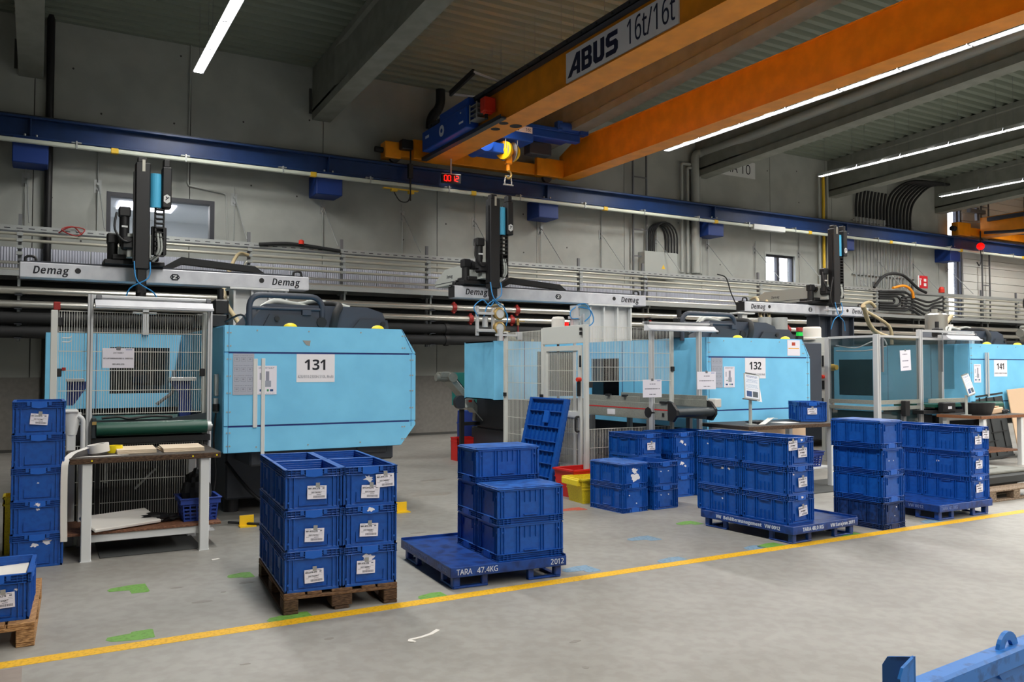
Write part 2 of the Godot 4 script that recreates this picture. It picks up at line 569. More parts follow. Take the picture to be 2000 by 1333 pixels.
	sheet("note_print", 96, 112, p, print_rows(24, 20, 48, 1, 8, 5, Color(0.35, 0.35, 0.45), 31) + print_rows(20, 56, 56, 1, 8, 5, Color(0.35, 0.35, 0.45), 32) + print_rows(24, 90, 48, 1, 8, 5, Color(0.35, 0.35, 0.45), 33))
	sheet("fun_print", 96, 96, p, [[34, 14, 26, 20, Color(0.7, 0.25, 0.15)], [8, 48, 80, 6, Color(0.9, 0.65, 0.2)]])
	sheet("barcode_scrap", 64, 32, Color(0.85, 0.85, 0.88), [[6, 6, 8, 20], [18, 6, 4, 20], [26, 6, 10, 20], [40, 6, 4, 20], [48, 6, 8, 20]])

func _ready() -> void:
	rng.seed = 7
	var cam := Camera3D.new()
	cam.name = "camera"
	add_child(cam)
	cam.position = Vector3(0, 1.68, 0)
	cam.rotation_degrees = Vector3(1.9, -29.7, 0)
	cam.fov = 44.68
	cam.near = 0.05
	cam.far = 200.0
	cam.current = true
	var env := Environment.new()
	env.background_mode = Environment.BG_SKY
	var sky := Sky.new()
	var sm := ProceduralSkyMaterial.new()
	sm.sky_top_color = Color(0.86, 0.9, 1.0)
	sm.sky_horizon_color = Color(0.95, 0.96, 1.0)
	sm.ground_horizon_color = Color(0.8, 0.8, 0.8)
	sm.ground_bottom_color = Color(0.5, 0.5, 0.5)
	sm.sky_energy_multiplier = 2.6
	sm.ground_energy_multiplier = 1.6
	sky.sky_material = sm
	env.sky = sky
	env.tonemap_mode = Environment.TONE_MAPPER_LINEAR
	env.tonemap_exposure = 1.0
	env.sdfgi_enabled = true
	env.ssao_enabled = true
	env.ssil_enabled = true
	var we := WorldEnvironment.new()
	we.name = "environment"
	we.environment = env
	add_child(we)
	# the rows of lamps: a downlight under the glowing tube of each luminaire, one for two where they are out of view
	for x in LAMP_ROWS:
		var z := -17.55
		while z < 11.0:
			var two := z > -9.0
			var l := SpotLight3D.new()
			l.name = "lamp_light"
			add_child(l, true)
			l.position = Vector3(x, LAMP_Y - 0.045, z + (1.43 if two else 0.715))
			l.rotation_degrees.x = -90
			l.spot_angle = 75.0
			l.spot_angle_attenuation = 0.3
			l.spot_range = 60.0
			l.spot_attenuation = 2.0
			l.light_size = 0.3
			l.light_energy = LAMP_ENERGY * (2.0 if two else 1.0)
			l.light_color = Color(1.0, 0.99, 0.965)
			l.shadow_enabled = true
			z += 2.86 if two else 1.43
	make_materials()
	build_shell()
	build_markings()
	build_lamps()
	build_runway()
	build_crane()
	build_far_crane()
	build_wall_services()
	build_pipes()
	build_machines()
	build_robots()
	build_cage_131()
	build_cage_132()
	build_cage_141()
	build_benches()
	build_crates()
	build_small()

const LAMP_ROWS := [2.7, 8.8, 14.85, 21.0, 27.1, 33.2]
const LAMP_Y := 7.67
const LAMP_ENERGY := 6.4
const WZ := -19.4

func roof(z: float) -> float:
	return 8.86 + 0.045 * (z - WZ)

func build_shell() -> void:
	var fl := struct("floor", MB.new().bb(-9, 43, -0.3, 0, -19.8, 13), "concrete_floor")
	part("floor_patch", MB.new().bb(-3.0, -0.05, -0.01, 0.0012, -5.48, -4.4), "floor_patch", fl)
	# rear wall: precast panels three metres wide, openings cut out
	var wall := Node3D.new()
	wall.name = "wall_back"
	add_child(wall)
	wall.set_meta("kind", "structure")
	var holes := [[1.2, 3.38, 4.45, 5.43], [20.62, 22.0, 4.5, 5.45], [30.45, 31.4, 1.55, 8.2]]
	var x := -9.15
	while x < 31.3:
		part("panel", MB.new().slab(x + 0.008, minf(x + 3.0, 31.4) - 0.008, 0, 8.95, WZ - 0.3, WZ, holes), "wall_concrete", wall)
		x += 3.0
	part("backing", MB.new().slab(-9.2, 31.4, 0, 9.4, WZ - 0.34, WZ - 0.29, holes), "joint", wall)
	# far end: horizontal cladding boards
	for i in 30:
		part("cladding_board", MB.new().bb(31.4, 43.2, i * 0.3 + 0.006, i * 0.3 + 0.294, WZ - 0.12, WZ + (0.012 if i % 2 else 0.0), 0.006), "cladding", wall)
	part("backing", MB.new().bb(31.4, 43.2, 0, 9.4, WZ - 0.34, WZ - 0.12), "joint", wall)
	struct("trim_1", MB.new().bb(-9.1, 30.44, 0, 1.5, WZ, WZ + 0.004), "dado_paint")
	struct("baseboard_back", MB.new().bb(-9.1, 30.44, 0, 0.06, WZ, WZ + 0.012), "joint")
	# tie holes in the concrete
	var holes_mb := MB.new()
	for i in 60:
		var p := V(rng.randf_range(-1, 28), rng.randf_range(3.2, 8.6), WZ + 0.001)
		holes_mb.cyl(p, p + V(0, 0, 0.002), 0.022, 8)
	var th := part("tie_hole", holes_mb, "joint", wall)
	th.set_meta("kind", "stuff")
	struct("wall_left", MB.new().bb(-9.3, -9, 0, 11, -19.8, 13.3), "wall_concrete")
	struct("wall_right", MB.new().bb(43, 43.3, 0, 11, -19.8, 13.3), "cladding")
	struct("wall_front", MB.new().bb(-9.3, 43.3, 0, 11, 13, 13.3), "wall_concrete")
	# roof: trapezoidal steel sheets, ribs along x
	var roof_n := Node3D.new()
	roof_n.name = "ceiling"
	add_child(roof_n)
	roof_n.set_meta("kind", "structure")
	for bay in 9:
		var x0 := -9.15 + bay * 6.0
		var m := MB.new()
		var z := -19.7
		while z < 13.1:
			var prof := [[0.0, 0.0], [0.13, 0.0], [0.17, 0.11], [0.27, 0.11], [0.31, 0.0]]
			for k in 4:
				var za: float = z + prof[k][0]
				var zb: float = z + prof[k + 1][0]
				m.q(V(x0, roof(za) + prof[k][1], za), V(x0 + 6, roof(za) + prof[k][1], za), V(x0 + 6, roof(zb) + prof[k + 1][1], zb), V(x0, roof(zb) + prof[k + 1][1], zb), V(0, -1, 0))
			z += 0.31
		part("roof_sheet", m, "roof_sheet", roof_n)
	part("roof_deck", MB.new().box(V(17, roof(-3.35) + 0.26, -3.35), V(52.6, 0.2, 34.0), 0.0, Basis(Vector3.RIGHT, -atan(0.045))), "joint", roof_n)
	# roof girders of precast concrete, one on each axis
	for i in 7:
		var xc := -0.22 + i * 6.02
		var b := MB.new()
		for seg in [[-19.4, -17.7, 0.22], [-17.1, 13.0, 0.13]]:
			girder(b, xc, seg[0], seg[1], seg[2])
		# web thins away from the bearing
		var y0 := roof(-17.7) - 1.25
		for s in [-1.0, 1.0]:
			b.q(V(xc + s * 0.22, y0 + 0.24, -17.7), V(xc + s * 0.22, y0 + 1.1, -17.7), V(xc + s * 0.13, y0 + 1.1, -17.1), V(xc + s * 0.13, y0 + 0.24, -17.1), V(s, 0, 0))
		flange(b, xc, -17.7, -17.1)
		var g := struct("ceiling_beam", b, "beam_concrete")
		g.name = "trim_%d" % (i + 2)
		if i < 2 or i == 4:
			part("bearing_gap", MB.new().bb(xc - 0.30, xc - 0.24, 7.75, 8.35, WZ + 0.001, WZ + 0.03), "joint", g)
	# window to the office behind the wall
	var w := Node3D.new()
	w.name = "window_1"
	add_child(w)
	w.set_meta("kind", "structure")
	var fr := MB.new()
	fr.slab(1.2, 3.38, 4.45, 5.43, WZ - 0.2, WZ + 0.01, [[1.28, 3.28, 4.53, 5.34]])
	part("window_frame", fr, "window_frame", w)
	part("pane", MB.new().bb(1.28, 3.28, 4.53, 5.34, WZ - 0.12, WZ - 0.11), "glass", w)
	var off := MB.new()
	off.bb(-0.6, 5.6, 3.4, 3.5, -25.5, -19.74).bb(-0.6, 5.6, 5.9, 6.0, -25.5, -19.74).bb(-0.7, -0.6, 3.4, 6.2, -25.5, -19.74).bb(5.6, 5.7, 3.4, 6.2, -25.5, -19.74).bb(-0.7, 5.7, 3.4, 6.2, -25.6, -25.5)
	part("office_room", off, "office_wall", w)
	var lp := solo("office_ceiling_light", MB.new().bb(1.7, 3.05, 5.86, 5.9, -23.9, -22.85, 0.008), "panel_glow", "square glowing ceiling light seen through the office window", "ceiling light")
	var ol := AreaLight3D.new()
	ol.name = "office_light"
	add_child(ol)
	ol.position = V(2.4, 5.83, -23.2)
	ol.rotation_degrees.x = -90
	ol.area_size = Vector2(1.3, 1.0)
	ol.light_energy = 9.0
	ol.area_range = 20.0
	ol.shadow_enabled = true
	# small window with two bright panes
	w = Node3D.new()
	w.name = "window_2"
	add_child(w)
	w.set_meta("kind", "structure")
	part("window_frame", MB.new().slab(20.62, 22.0, 4.5, 5.45, WZ - 0.22, WZ - 0.1, [[20.68, 21.24, 4.56, 5.38], [21.36, 21.94, 4.56, 5.38]]), "window_frame", w)
	part("reveal", MB.new().slab(20.56, 22.06, 4.44, 5.51, WZ - 0.1, WZ + 0.008, [[20.63, 21.99, 4.51, 5.44]]), "pvc_grey", w)
	for p in [[20.68, 21.24], [21.36, 21.94]]:
		part("pane", MB.new().bb(p[0], p[1], 4.56, 5.38, WZ - 0.17, WZ - 0.16), "glass", w)
	# tall strip window between the concrete and the cladding
	w = Node3D.new()
	w.name = "window_3"
	add_child(w)
	w.set_meta("kind", "structure")
	part("window_frame", MB.new().slab(30.45, 31.4, 1.55, 8.2, WZ - 0.2, WZ - 0.06, [[30.5, 31.1, 1.6, 3.3], [30.5, 31.1, 3.4, 8.15], [31.22, 31.36, 1.6, 3.3], [31.22, 31.36, 3.4, 8.15]]), "window_frame", w)
	for p in [[30.5, 31.1, 1.6, 3.3], [30.5, 31.1, 3.4, 8.15], [31.22, 31.36, 1.6, 8.15]]:
		part("pane", MB.new().bb(p[0], p[1], p[2], p[3], WZ - 0.15, WZ - 0.14), "glass", w)

func girder(b: MB, xc: float, z0: float, z1: float, half: float) -> void:
	for e in 1:
		var y0 := roof(z0) - 1.25
		var y1 := roof(z1) - 1.25
		for s in [-1.0, 1.0]:
			b.q(V(xc + s * half, y0 + 0.24, z0), V(xc + s * half, y0 + 1.1, z0), V(xc + s * half, y1 + 1.1, z1), V(xc + s * half, y1 + 0.24, z1), V(s, 0, 0))
	flange(b, xc, z0, z1)
	b.q(V(xc - half, roof(z0) - 1.25, z0), V(xc + half, roof(z0) - 1.25, z0), V(xc + half, roof(z0), z0), V(xc - half, roof(z0), z0), V(0, 0, -1))

func flange(b: MB, xc: float, z0: float, z1: float) -> void:
	var a := roof(z0) - 1.25
	var c := roof(z1) - 1.25
	var h := 0.22
	b.q(V(xc - h, a, z0), V(xc + h, a, z0), V(xc + h, c, z1), V(xc - h, c, z1), V(0, -1, 0))
	for s in [-1.0, 1.0]:
		b.q(V(xc + s * h, a, z0), V(xc + s * h, a + 0.18, z0), V(xc + s * h, c + 0.18, z1), V(xc + s * h, c, z1), V(s, 0, 0))
		b.q(V(xc + s * h, a + 0.18, z0), V(xc + s * h * 0.55, a + 0.26, z0), V(xc + s * h * 0.55, c + 0.26, z1), V(xc + s * h, c + 0.18, z1), V(0, 1, 0))
		b.q(V(xc + s * h, a + 1.1, z0), V(xc + s * h, a + 1.25, z0), V(xc + s * h, c + 1.25, z1), V(xc + s * h, c + 1.1, z1), V(s, 0, 0))
		b.q(V(xc + s * h, a + 1.1, z0), V(xc, a + 1.06, z0), V(xc, c + 1.06, z1), V(xc + s * h, c + 1.1, z1), V(0, -1, 0))

func build_markings() -> void:
	var fl := get_node("floor")
	# painted on the floor: the long yellow aisle line and the bay corner marks
	part("yellow_line", MB.new().bb(-4.0, 24.0, -0.01, 0.0015, -5.62, -5.5), "line_yellow", fl)
	var marks := [["mark_green", 0.62, -7.02, 0.28, 0.18], ["mark_green", 0.53, -5.75, 0.28, -0.1], ["mark_green", 1.45, -7.0, 0.2, 0.1], ["mark_green", 1.5, -5.66, 0.3, 0.16],
		["mark_green", 2.55, -5.66, 0.22, 0.15], ["mark_green", 6.15, -6.95, 0.28, 0.12], ["mark_green", 6.05, -5.68, 0.3, 0.12], ["mark_green", 7.15, -5.68, 0.3, 0.14], ["mark_green", 7.45, -6.95, 0.26, 0.12],
		["mark_blue", 5.2, -6.55, 0.32, 0.14], ["mark_blue", 3.85, -6.6, 0.3, -0.2], ["mark_blue", 3.95, -5.82, 0.3, 0.14], ["mark_blue", 5.85, -5.68, 0.22, 0.12], ["mark_blue", 4.85, -5.68, 0.3, 0.1], ["mark_blue", 8.55, -5.7, 0.3, 0.12], ["mark_red", 5.55, -8.3, 0.34, 0.1]]
	for k in marks:
		var x: float = k[1]
		var z: float = k[2]
		var m := MB.new()
		var w: float = k[3] / 2
		var d: float = k[4]
		var sg := signf(d)
		m.prism(PackedVector2Array([Vector2(x - w, -z), Vector2(x - w * 0.9, -z - sg * 0.05), Vector2(x + w * 0.05, -z - sg * 0.07), Vector2(x + w * 0.1, -z - d), Vector2(x + w * 0.9, -z - d * 1.05), Vector2(x + w, -z - d * 0.9), Vector2(x + w * 0.95, -z + sg * 0.08), Vector2(x + w * 0.3, -z + sg * 0.09), Vector2(x - w * 0.8, -z + sg * 0.05)]), 0.0, 0.0014, Transform3D(Basis(V(1, 0, 0), V(0, 0, -1), V(0, 1, 0)), Vector3.ZERO))
		part("corner_mark", m, k[0], fl)
	# scuffs and oil spots
	for k in [[1.05, -6.35, 0.07, 0.03], [1.24, -6.55, 0.02, 0.014], [1.6, -5.1, 0.03, 0.02], [0.95, -6.85, 0.05, 0.02], [2.9, -4.3, 0.04, 0.02], [3.4, -7.9, 0.09, 0.03], [2.5, -8.9, 0.06, 0.04], [1.45, -6.75, 0.06, 0.03], [4.6, -10.2, 0.3, 0.14], [5.2, -11.5, 0.2, 0.09], [1.05, -4.9, 0.03, 0.012], [2.0, -3.9, 0.02, 0.012], [2.7, -3.9, 0.02, 0.02]]:
		var p := PackedVector2Array()
		for i in 14:
			var g := TAU * i / 14.0
			var r := rng.randf_range(0.75, 1.15)
			p.append(Vector2(k[0] + cos(g) * k[2] * r, -k[1] + sin(g) * k[3] * r))
		part("floor_stain", MB.new().prism(p, 0.0, 0.0011, Transform3D(Basis(V(1, 0, 0), V(0, 0, -1), V(0, 1, 0)), Vector3.ZERO)), "stain", fl)

func build_lamps() -> void:
	# luminaires hang in rows, end to end
	var body := MB.new()
	body.prism(PackedVector2Array([Vector2(-0.105, -0.03), Vector2(-0.06, 0.07), Vector2(0.06, 0.07), Vector2(0.105, -0.03), Vector2(0.098, -0.03), Vector2(0.055, 0.055), Vector2(-0.055, 0.055), Vector2(-0.098, -0.03)]), -0.705, 0.705)
	for s in [-1.0, 1.0]:
		body.bb(-0.05, 0.05, -0.02, 0.065, s * 0.69, s * 0.705)
	var bm := body.mesh()
	var tube := MB.new().bb(-0.08, 0.08, -0.028, 0.02, -0.685, 0.685, 0.012).mesh()
	var rod := MB.new().cyl(V(0, 0.07, -0.5), V(0, 1.3, -0.5), 0.004, 6).cyl(V(0, 0.07, 0.5), V(0, 1.3, 0.5), 0.004, 6).mesh()
	var place := {2.7: "above the machine on the left", 14.85: "beside the second orange crane girder", 21.0: "to the right of the orange crane", 27.1: "above the far orange crane", 8.8: "above the near orange girder"}
	for x in place:
		var c: int = {2.7: 5, 14.85: 8, 21.0: 8, 27.1: 6, 8.8: 4}[x]
		for i in c:
			var z := -17.55 + 1.43 * (i + 0.5)
			var order := "end luminaire at the wall of the lamp row " if i == 0 else "luminaire %s from the wall in the lamp row " % ["", "second", "third", "fourth", "fifth", "sixth", "seventh", "eighth"][i]
			var t := thing("strip_light", order + place[x], "lamp", V(x, LAMP_Y, z), 0.0, "strip lights under the roof")
			part("housing", bm, "alu", t)
			part("glowing_tube", tube, "tube_glow", t)
			part("suspension_rod", rod, "alu_dark", t)

func build_runway() -> void:
	var t := thing("crane_runway", "long blue steel crane runway beam along the rear wall", "crane beam")
	var z := -18.95
	var b := MB.new().bb(-4, 42.9, 6.62, 6.66, z - 0.16, z + 0.16, 0.006).bb(-4, 42.9, 6.22, 6.26, z - 0.16, z + 0.16, 0.006).bb(-4, 42.9, 6.26, 6.62, z - 0.012, z + 0.012)
	part("beam", b, "rail_blue", t)
	part("crane_rail", MB.new().bb(-4, 42.9, 6.66, 6.72, z - 0.03, z + 0.03, 0.008), "dark_steel", t)
	for i in 8:
		var x := -0.2 + i * 6.02
		var s := part("stiffener", MB.new().bb(x - 0.012, x + 0.012, 6.26, 6.62, z, z + 0.15), "rail_blue", t)
		part("bolt", MB.new().cyl(V(x - 0.1, 6.26, z + 0.1), V(x - 0.1, 6.31, z + 0.1), 0.022, 6).cyl(V(x + 0.1, 6.26, z + 0.1), V(x + 0.1, 6.31, z + 0.1), 0.022, 6), "galv", s)
	var c := thing("conductor_rail", "pale enclosed conductor rail with yellow joint clips under the runway", "conductor rail")
	part("rail_profile", MB.new().bb(-4, 42.9, 6.09, 6.175, -18.74, -18.66, 0.012).bb(-4, 42.9, 6.11, 6.12, -18.66, -18.655), "conductor", c)
	for i in 19:
		var x := 0.6 + i * 2.06
		part("hanger", MB.new().bb(x - 0.015, x + 0.015, 6.08, 6.24, -18.75, -18.645).bb(x - 0.09, x + 0.09, 6.215, 6.235, -18.80, -18.72), "galv", c)
		if i % 2 == 0:
			part("joint_clip", MB.new().bb(x + 0.62, x + 0.76, 6.08, 6.185, -18.75, -18.645, 0.006), "clip_yellow", c)
	part("feed_box", MB.new().bb(19.3, 20.7, 6.03, 6.2, -18.76, -18.62, 0.012), "white_paint", c)
	var names := ["leftmost, under the dark corner downpipe side", "second from the left, over the first two machines", "under the hook of the big crane", "beside the cable box, left of the small window", "beside the mast of the third robot", "far end, in front of the tall strip window"]
	for i in 6:
		var x := -0.2 + i * 6.02
		solo("runway_corbel", MB.new().bb(x - 0.31, x + 0.31, 5.72, 6.215, WZ + 0.001, -18.76, 0.015), "corbel_blue", "blue box corbel holding the runway beam, " + names[i], "corbel", "corbels under the crane runway")

func abus(parent: Node3D, xf: Transform3D, h: float, m: String) -> void:
	# four heavy block letters, the first leaning
	var mb := MB.new()
	var k := h
	var S := func(p: Array) -> PackedVector2Array:
		var o := PackedVector2Array()
		for e in p: o.append(Vector2(e[0], e[1]) * k)
		return o
	mb.prism(S.call([[0.0, 0], [0.72, 1.0], [1.02, 1.0], [1.02, 0], [0.76, 0], [0.76, 0.22], [0.46, 0.22], [0.30, 0]]), 0, 0.004, xf)
	mb.prism(S.call([[1.14, 0], [1.14, 1], [1.80, 1], [1.92, 0.88], [1.92, 0.62], [1.84, 0.52], [1.94, 0.42], [1.94, 0.14], [1.80, 0]]), 0, 0.004, xf)
	mb.prism(S.call([[2.06, 1], [2.34, 1], [2.34, 0.28], [2.40, 0.22], [2.54, 0.22], [2.60, 0.28], [2.60, 1], [2.88, 1], [2.88, 0.16], [2.72, 0], [2.22, 0], [2.06, 0.16]]), 0, 0.004, xf)
	mb.prism(S.call([[3.84, 1], [3.16, 1], [3.0, 0.84], [3.0, 0.54], [3.14, 0.40], [3.56, 0.40], [3.60, 0.36], [3.60, 0.26], [3.56, 0.22], [3.0, 0.22], [3.0, 0], [3.70, 0], [3.86, 0.16], [3.86, 0.48], [3.72, 0.62], [3.32, 0.62], [3.27, 0.66], [3.27, 0.74], [3.32, 0.78], [3.84, 0.78]]), 0, 0.004, xf)
	part("lettering", mb, m, parent)
	var hole := MB.new()
	hole.prism(S.call([[0.60, 0.40], [0.76, 0.40], [0.76, 0.66]]), 0.002, 0.0055, xf)
	hole.prism(S.call([[1.42, 0.60], [1.42, 0.80], [1.62, 0.80], [1.66, 0.76], [1.66, 0.64], [1.62, 0.60]]), 0.002, 0.0055, xf)
	hole.prism(S.call([[1.42, 0.20], [1.42, 0.42], [1.64, 0.42], [1.68, 0.38], [1.68, 0.24], [1.64, 0.20]]), 0.002, 0.0055, xf)
	part("letter_opening", hole, "paper", parent)

func build_crane() -> void:
	var t := thing("bridge_crane", "large orange two girder bridge crane spanning the hall", "crane")
	var left := Basis(Vector3.UP, deg_to_rad(-90))
	# end carriage on the runway
	part("end_carriage", MB.new().bb(7.2, 7.62, 6.8, 7.2, -19.14, -18.8, 0.02).bb(7.62, 12.2, 6.86, 7.16, -19.08, -18.84, 0.015), "crane_orange", t)
	part("buffer", MB.new().cyl(V(7.0, 7.0, -18.97), V(7.2, 7.0, -18.97), 0.07, 12), "rubber", t)
	for x in [7.5, 11.9]:
		part("wheel", MB.new().cyl(V(x, 6.86, -19.02), V(x, 6.86, -18.92), 0.14, 20), "dark_steel", t)
	for g in [[8.2, 8.78, 6.78, 7.58, -18.75], [12.28, 12.72, 6.86, 7.72, -18.95]]:
		var x0: float = g[0]
		var x1: float = g[1]
		var b := MB.new()
		b.prism(PackedVector2Array([Vector2(-g[4], g[2] + 0.0), Vector2(-g[4], g[3] - 0.25), Vector2(-g[4] - 0.7, g[3]), Vector2(-12.8, g[3]), Vector2(-12.8, g[2])]), x0 + 0.02, x1 - 0.02, Transform3D(Basis(V(0, 0, -1), V(0, 1, 0), V(1, 0, 0)), Vector3.ZERO))
		b.bb(x0 - 0.02, x1 + 0.02, g[2] - 0.012, g[2], g[4], 12.8)
		b.bb(x0 - 0.03, x1 + 0.03, g[3], g[3] + 0.015, g[4] + 0.7, 12.8)
		part("girder", b, "crane_orange", t)
		part("trolley_rail", MB.new().bb((x0 + x1) / 2 - 0.03, (x0 + x1) / 2 + 0.03, g[3] + 0.015, g[3] + 0.06, g[4] + 0.8, 12.7), "dark_steel", t)
	part("head_plate", MB.new().bb(11.45, 12.3, 6.84, 7.32, -18.86, -18.72, 0.012).bb(7.9, 8.22, 6.82, 7.3, -18.86, -18.7, 0.012), "crane_orange", t)
	# cable trough along the top of the near girder
	var tr := part("cable_trough", MB.new().bb(8.05, 8.2, 7.42, 7.44, -18.2, 12.5).bb(8.05, 8.06, 7.42, 7.53, -18.2, 12.5), "dark_steel", t)
	var studs := MB.new()
	for i in 40:
		studs.box(V(8.043, 7.475, -18.0 + i * 0.45), V(0.014, 0.035, 0.035))
	part("stud", studs, "black", tr).set_meta("kind", "stuff")
	part("lower_cable_tray", MB.new().bb(8.06, 8.2, 6.76, 6.8, -18.6, -14.6).bb(8.06, 8.07, 6.76, 6.84, -18.6, -14.6), "dark_steel", t)
	# drive cabinets on the side of the girder
	var cb := part("control_cabinet", MB.new().bb(7.86, 8.16, 6.84, 7.3, -18.1, -15.75, 0.015), "crane_blue", t)
	part("round_emblem", MB.new().cyl(V(7.862, 7.07, -17.0), V(7.855, 7.07, -17.0), 0.13, 24), "white_ink", cb)
	part("emblem_centre", MB.new().cyl(V(7.856, 7.07, -17.0), V(7.85, 7.07, -17.0), 0.05, 16), "crane_blue", cb)
	part("type_plate", MB.new().bb(7.853, 7.862, 6.98, 7.02, -16.1, -15.9).bb(7.853, 7.862, 7.1, 7.16, -17.9, -17.7).bb(7.853, 7.862, 7.2, 7.23, -16.05, -16.0), "white_ink", cb)
	part("upper_cabinet", MB.new().bb(7.9, 8.16, 7.3, 7.5, -17.2, -15.75, 0.015), "crane_blue", t)
	part("resistor_grid", MB.new().bb(7.92, 8.16, 6.95, 6.97, -15.7, -15.35).bb(7.92, 8.16, 7.05, 7.07, -15.7, -15.35).bb(7.92, 8.16, 7.15, 7.17, -15.7, -15.35).bb(7.92, 8.16, 7.25, 7.27, -15.7, -15.35).bb(7.9, 7.92, 6.9, 7.3, -15.7, -15.67).bb(7.9, 7.92, 6.9, 7.3, -15.38, -15.35), "galv", t)
	var rb := part("signal_horn_box", MB.new().bb(7.9, 8.16, 7.0, 7.3, -15.2, -14.98, 0.015).bb(7.95, 8.1, 6.96, 7.0, -15.15, -15.03), "box_red", t)
	part("cable_gland", MB.new().cyl(V(8.0, 6.96, -15.1), V(8.0, 6.86, -15.1), 0.04, 10), "black", rb)
	part("bracket_arm", MB.new().bar(V(8.2, 7.55, -15.8), V(7.55, 7.55, -15.9), 0.035).bar(V(8.2, 7.62, -14.9), V(7.6, 7.72, -14.9), 0.035), "alu", t)
	part("collector_arm", MB.new().bar(V(7.55, 7.55, -15.9), V(7.6, 7.72, -14.9), 0.05, 0.12), "black", t)
	# chain of cables from the end carriage down to the conductor
	part("current_collector", MB.new().bb(7.55, 7.85, 7.0, 7.24, -18.8, -18.6, 0.02).bar(V(7.78, 7.2, -18.62), V(7.78, 5.75, -18.62), 0.03).bb(7.72, 7.84, 6.3, 6.66, -18.68, -18.58, 0.01).tube(smooth([V(7.78, 5.9, -18.6), V(7.7, 5.72, -18.6), V(7.5, 5.72, -18.6), V(7.35, 5.92, -18.6)]), 0.014), "black", t)
	part("collector_shoe", MB.new().bb(7.1, 8.0, 6.0, 6.02, -18.72, -18.62).bb(7.3, 7.45, 5.95, 6.0, -18.72, -18.62).bb(7.75, 7.88, 5.93, 6.0, -18.72, -18.62), "clip_yellow", t)
	part("side_emblem", MB.new().cyl(V(8.3, 6.766, -14.9), V(8.3, 6.762, -14.9), 0.1, 20).cyl(V(8.62, 6.766, -14.95), V(8.62, 6.762, -14.95), 0.13, 20).cyl(V(8.35, 6.766, -15.35), V(8.35, 6.762, -15.35), 0.1, 20), "ink", t)
	# maker and load plate on the side of the near girder
	var pl := part("load_plate", MB.new().bb(8.19, 8.215, 6.82, 7.36, -12.39, -9.36), "paper", t)
	abus(pl, Transform3D(left, V(8.188, 6.89, -12.33)), 0.385, "navy_ink")
	words(pl, "16t/16t", 0.385, "navy_ink", Transform3D(left, V(8.188, 7.09, -10.03)), false, false, "load_lettering", 0.68)
	# hoist trolley running on both girders
	var h := thing("hoist_trolley", "blue hoist trolley resting across the two orange crane girders", "hoist")
	part("cross_frame", MB.new().bb(8.8, 11.9, 7.42, 7.62, -17.55, -17.35, 0.02).bb(8.3, 12.0, 7.62, 7.72, -17.6, -17.35, 0.02).bb(8.3, 12.0, 7.62, 7.72, -18.4, -18.1, 0.02), "crane_blue", h)
	part("rope_drum", MB.new().cyl(V(9.1, 7.02, -17.9), V(9.1, 7.02, -17.2), 0.2, 20).bb(9.0, 9.75, 6.85, 7.1, -17.9, -17.3, 0.02), "crane_blue", h)
	var box := part("hoist_box", MB.new().bb(9.2, 10.42, 7.2, 7.6, -17.9, -17.2, 0.02), "crane_blue", h)
	part("maker_plate", MB.new().bb(9.35, 10.38, 7.41, 7.56, -17.2, -17.192), "paper", box)
	abus(box, at(V(9.62, 7.435, -17.191)), 0.1, "navy_ink")
	words(box, "16t", 0.08, "navy_ink", at(V(10.26, 7.485, -17.191)), false, false, "load_lettering", 0.9)
	part("travel_motor", MB.new().cyl(V(11.25, 7.78, -17.4), V(11.9, 7.78, -17.4), 0.12, 16).bb(11.85, 12.1, 7.62, 7.98, -17.5, -17.25, 0.02).bb(11.2, 11.35, 7.65, 7.9, -17.5, -17.3, 0.02), "crane_blue", h)
	part("hanging_box", MB.new().bb(10.55, 11.2, 7.05, 7.36, -17.9, -17.6, 0.02), "dark_steel", h)
	# hook block hanging from it
	var k := thing("hook_block", "yellow hook block with steel shackle hanging below the hoist", "crane hook", V(9.82, 6.72, -17.4))
	for s in [-1.0, 1.0]:
		var sh := part("sheave", MB.new().cyl(V(s * 0.24, 0.27, 0), V(s * 0.15, 0.27, 0), 0.27, 28).cyl(V(s * 0.255, 0.27, 0), V(s * 0.135, 0.27, 0), 0.05, 14), "hook_yellow", k)
		sh.rotation_degrees.y = 25
		part("sheave_rim", MB.new().cyl(V(s * 0.155, 0.27, 0), V(s * 0.13, 0.27, 0), 0.285, 28), "galv", k)
		part("wire_rope", MB.new().cyl(V(s * 0.2, 0.3, 0.2), V(s * 0.2, 0.66, 0.2), 0.012, 6).cyl(V(s * 0.2, 0.3, -0.2), V(s * 0.2, 0.66, -0.2), 0.012, 6), "galv", k)
	k.scale = Vector3.ONE * 0.82
	part("cross_head", MB.new().cyl(V(-0.13, 0.27, 0), V(0.13, 0.27, 0), 0.1, 14).bb(-0.1, 0.1, -0.12, 0.27, -0.1, 0.1, 0.03).cyl(V(0, -0.3, 0), V(0, -0.12, 0), 0.06, 12), "crane_orange", k)
	var hk := []
	for i in 15:
		var g := deg_to_rad(100.0 - i * 19.0)
		hk.append(V(cos(g) * 0.1 - 0.0, sin(g) * 0.11 - 0.42, 0))
	part("hook", MB.new().tube([V(0, -0.28, 0)] + hk, 0.035, 10), "gold", k)
	var sk := [V(-0.11, -0.72, 0), V(-0.12, -0.6, 0)]
	for i in 9:
		var g := deg_to_rad(200.0 - i * 27.5)
		sk.append(V(cos(g) * 0.11, sin(g) * 0.11 - 0.56, 0))
	sk += [V(0.12, -0.6, 0), V(0.11, -0.72, 0)]
	part("shackle", MB.new().tube(sk, 0.022, 8).cyl(V(-0.17, -0.72, 0), V(0.17, -0.72, 0), 0.025, 10), "galv", k)
	# crane scale read-out
	var d := thing("scale_display", "red glowing digital crane scale display reading 0,012", "display", V(8.62, 6.28, -18.1))
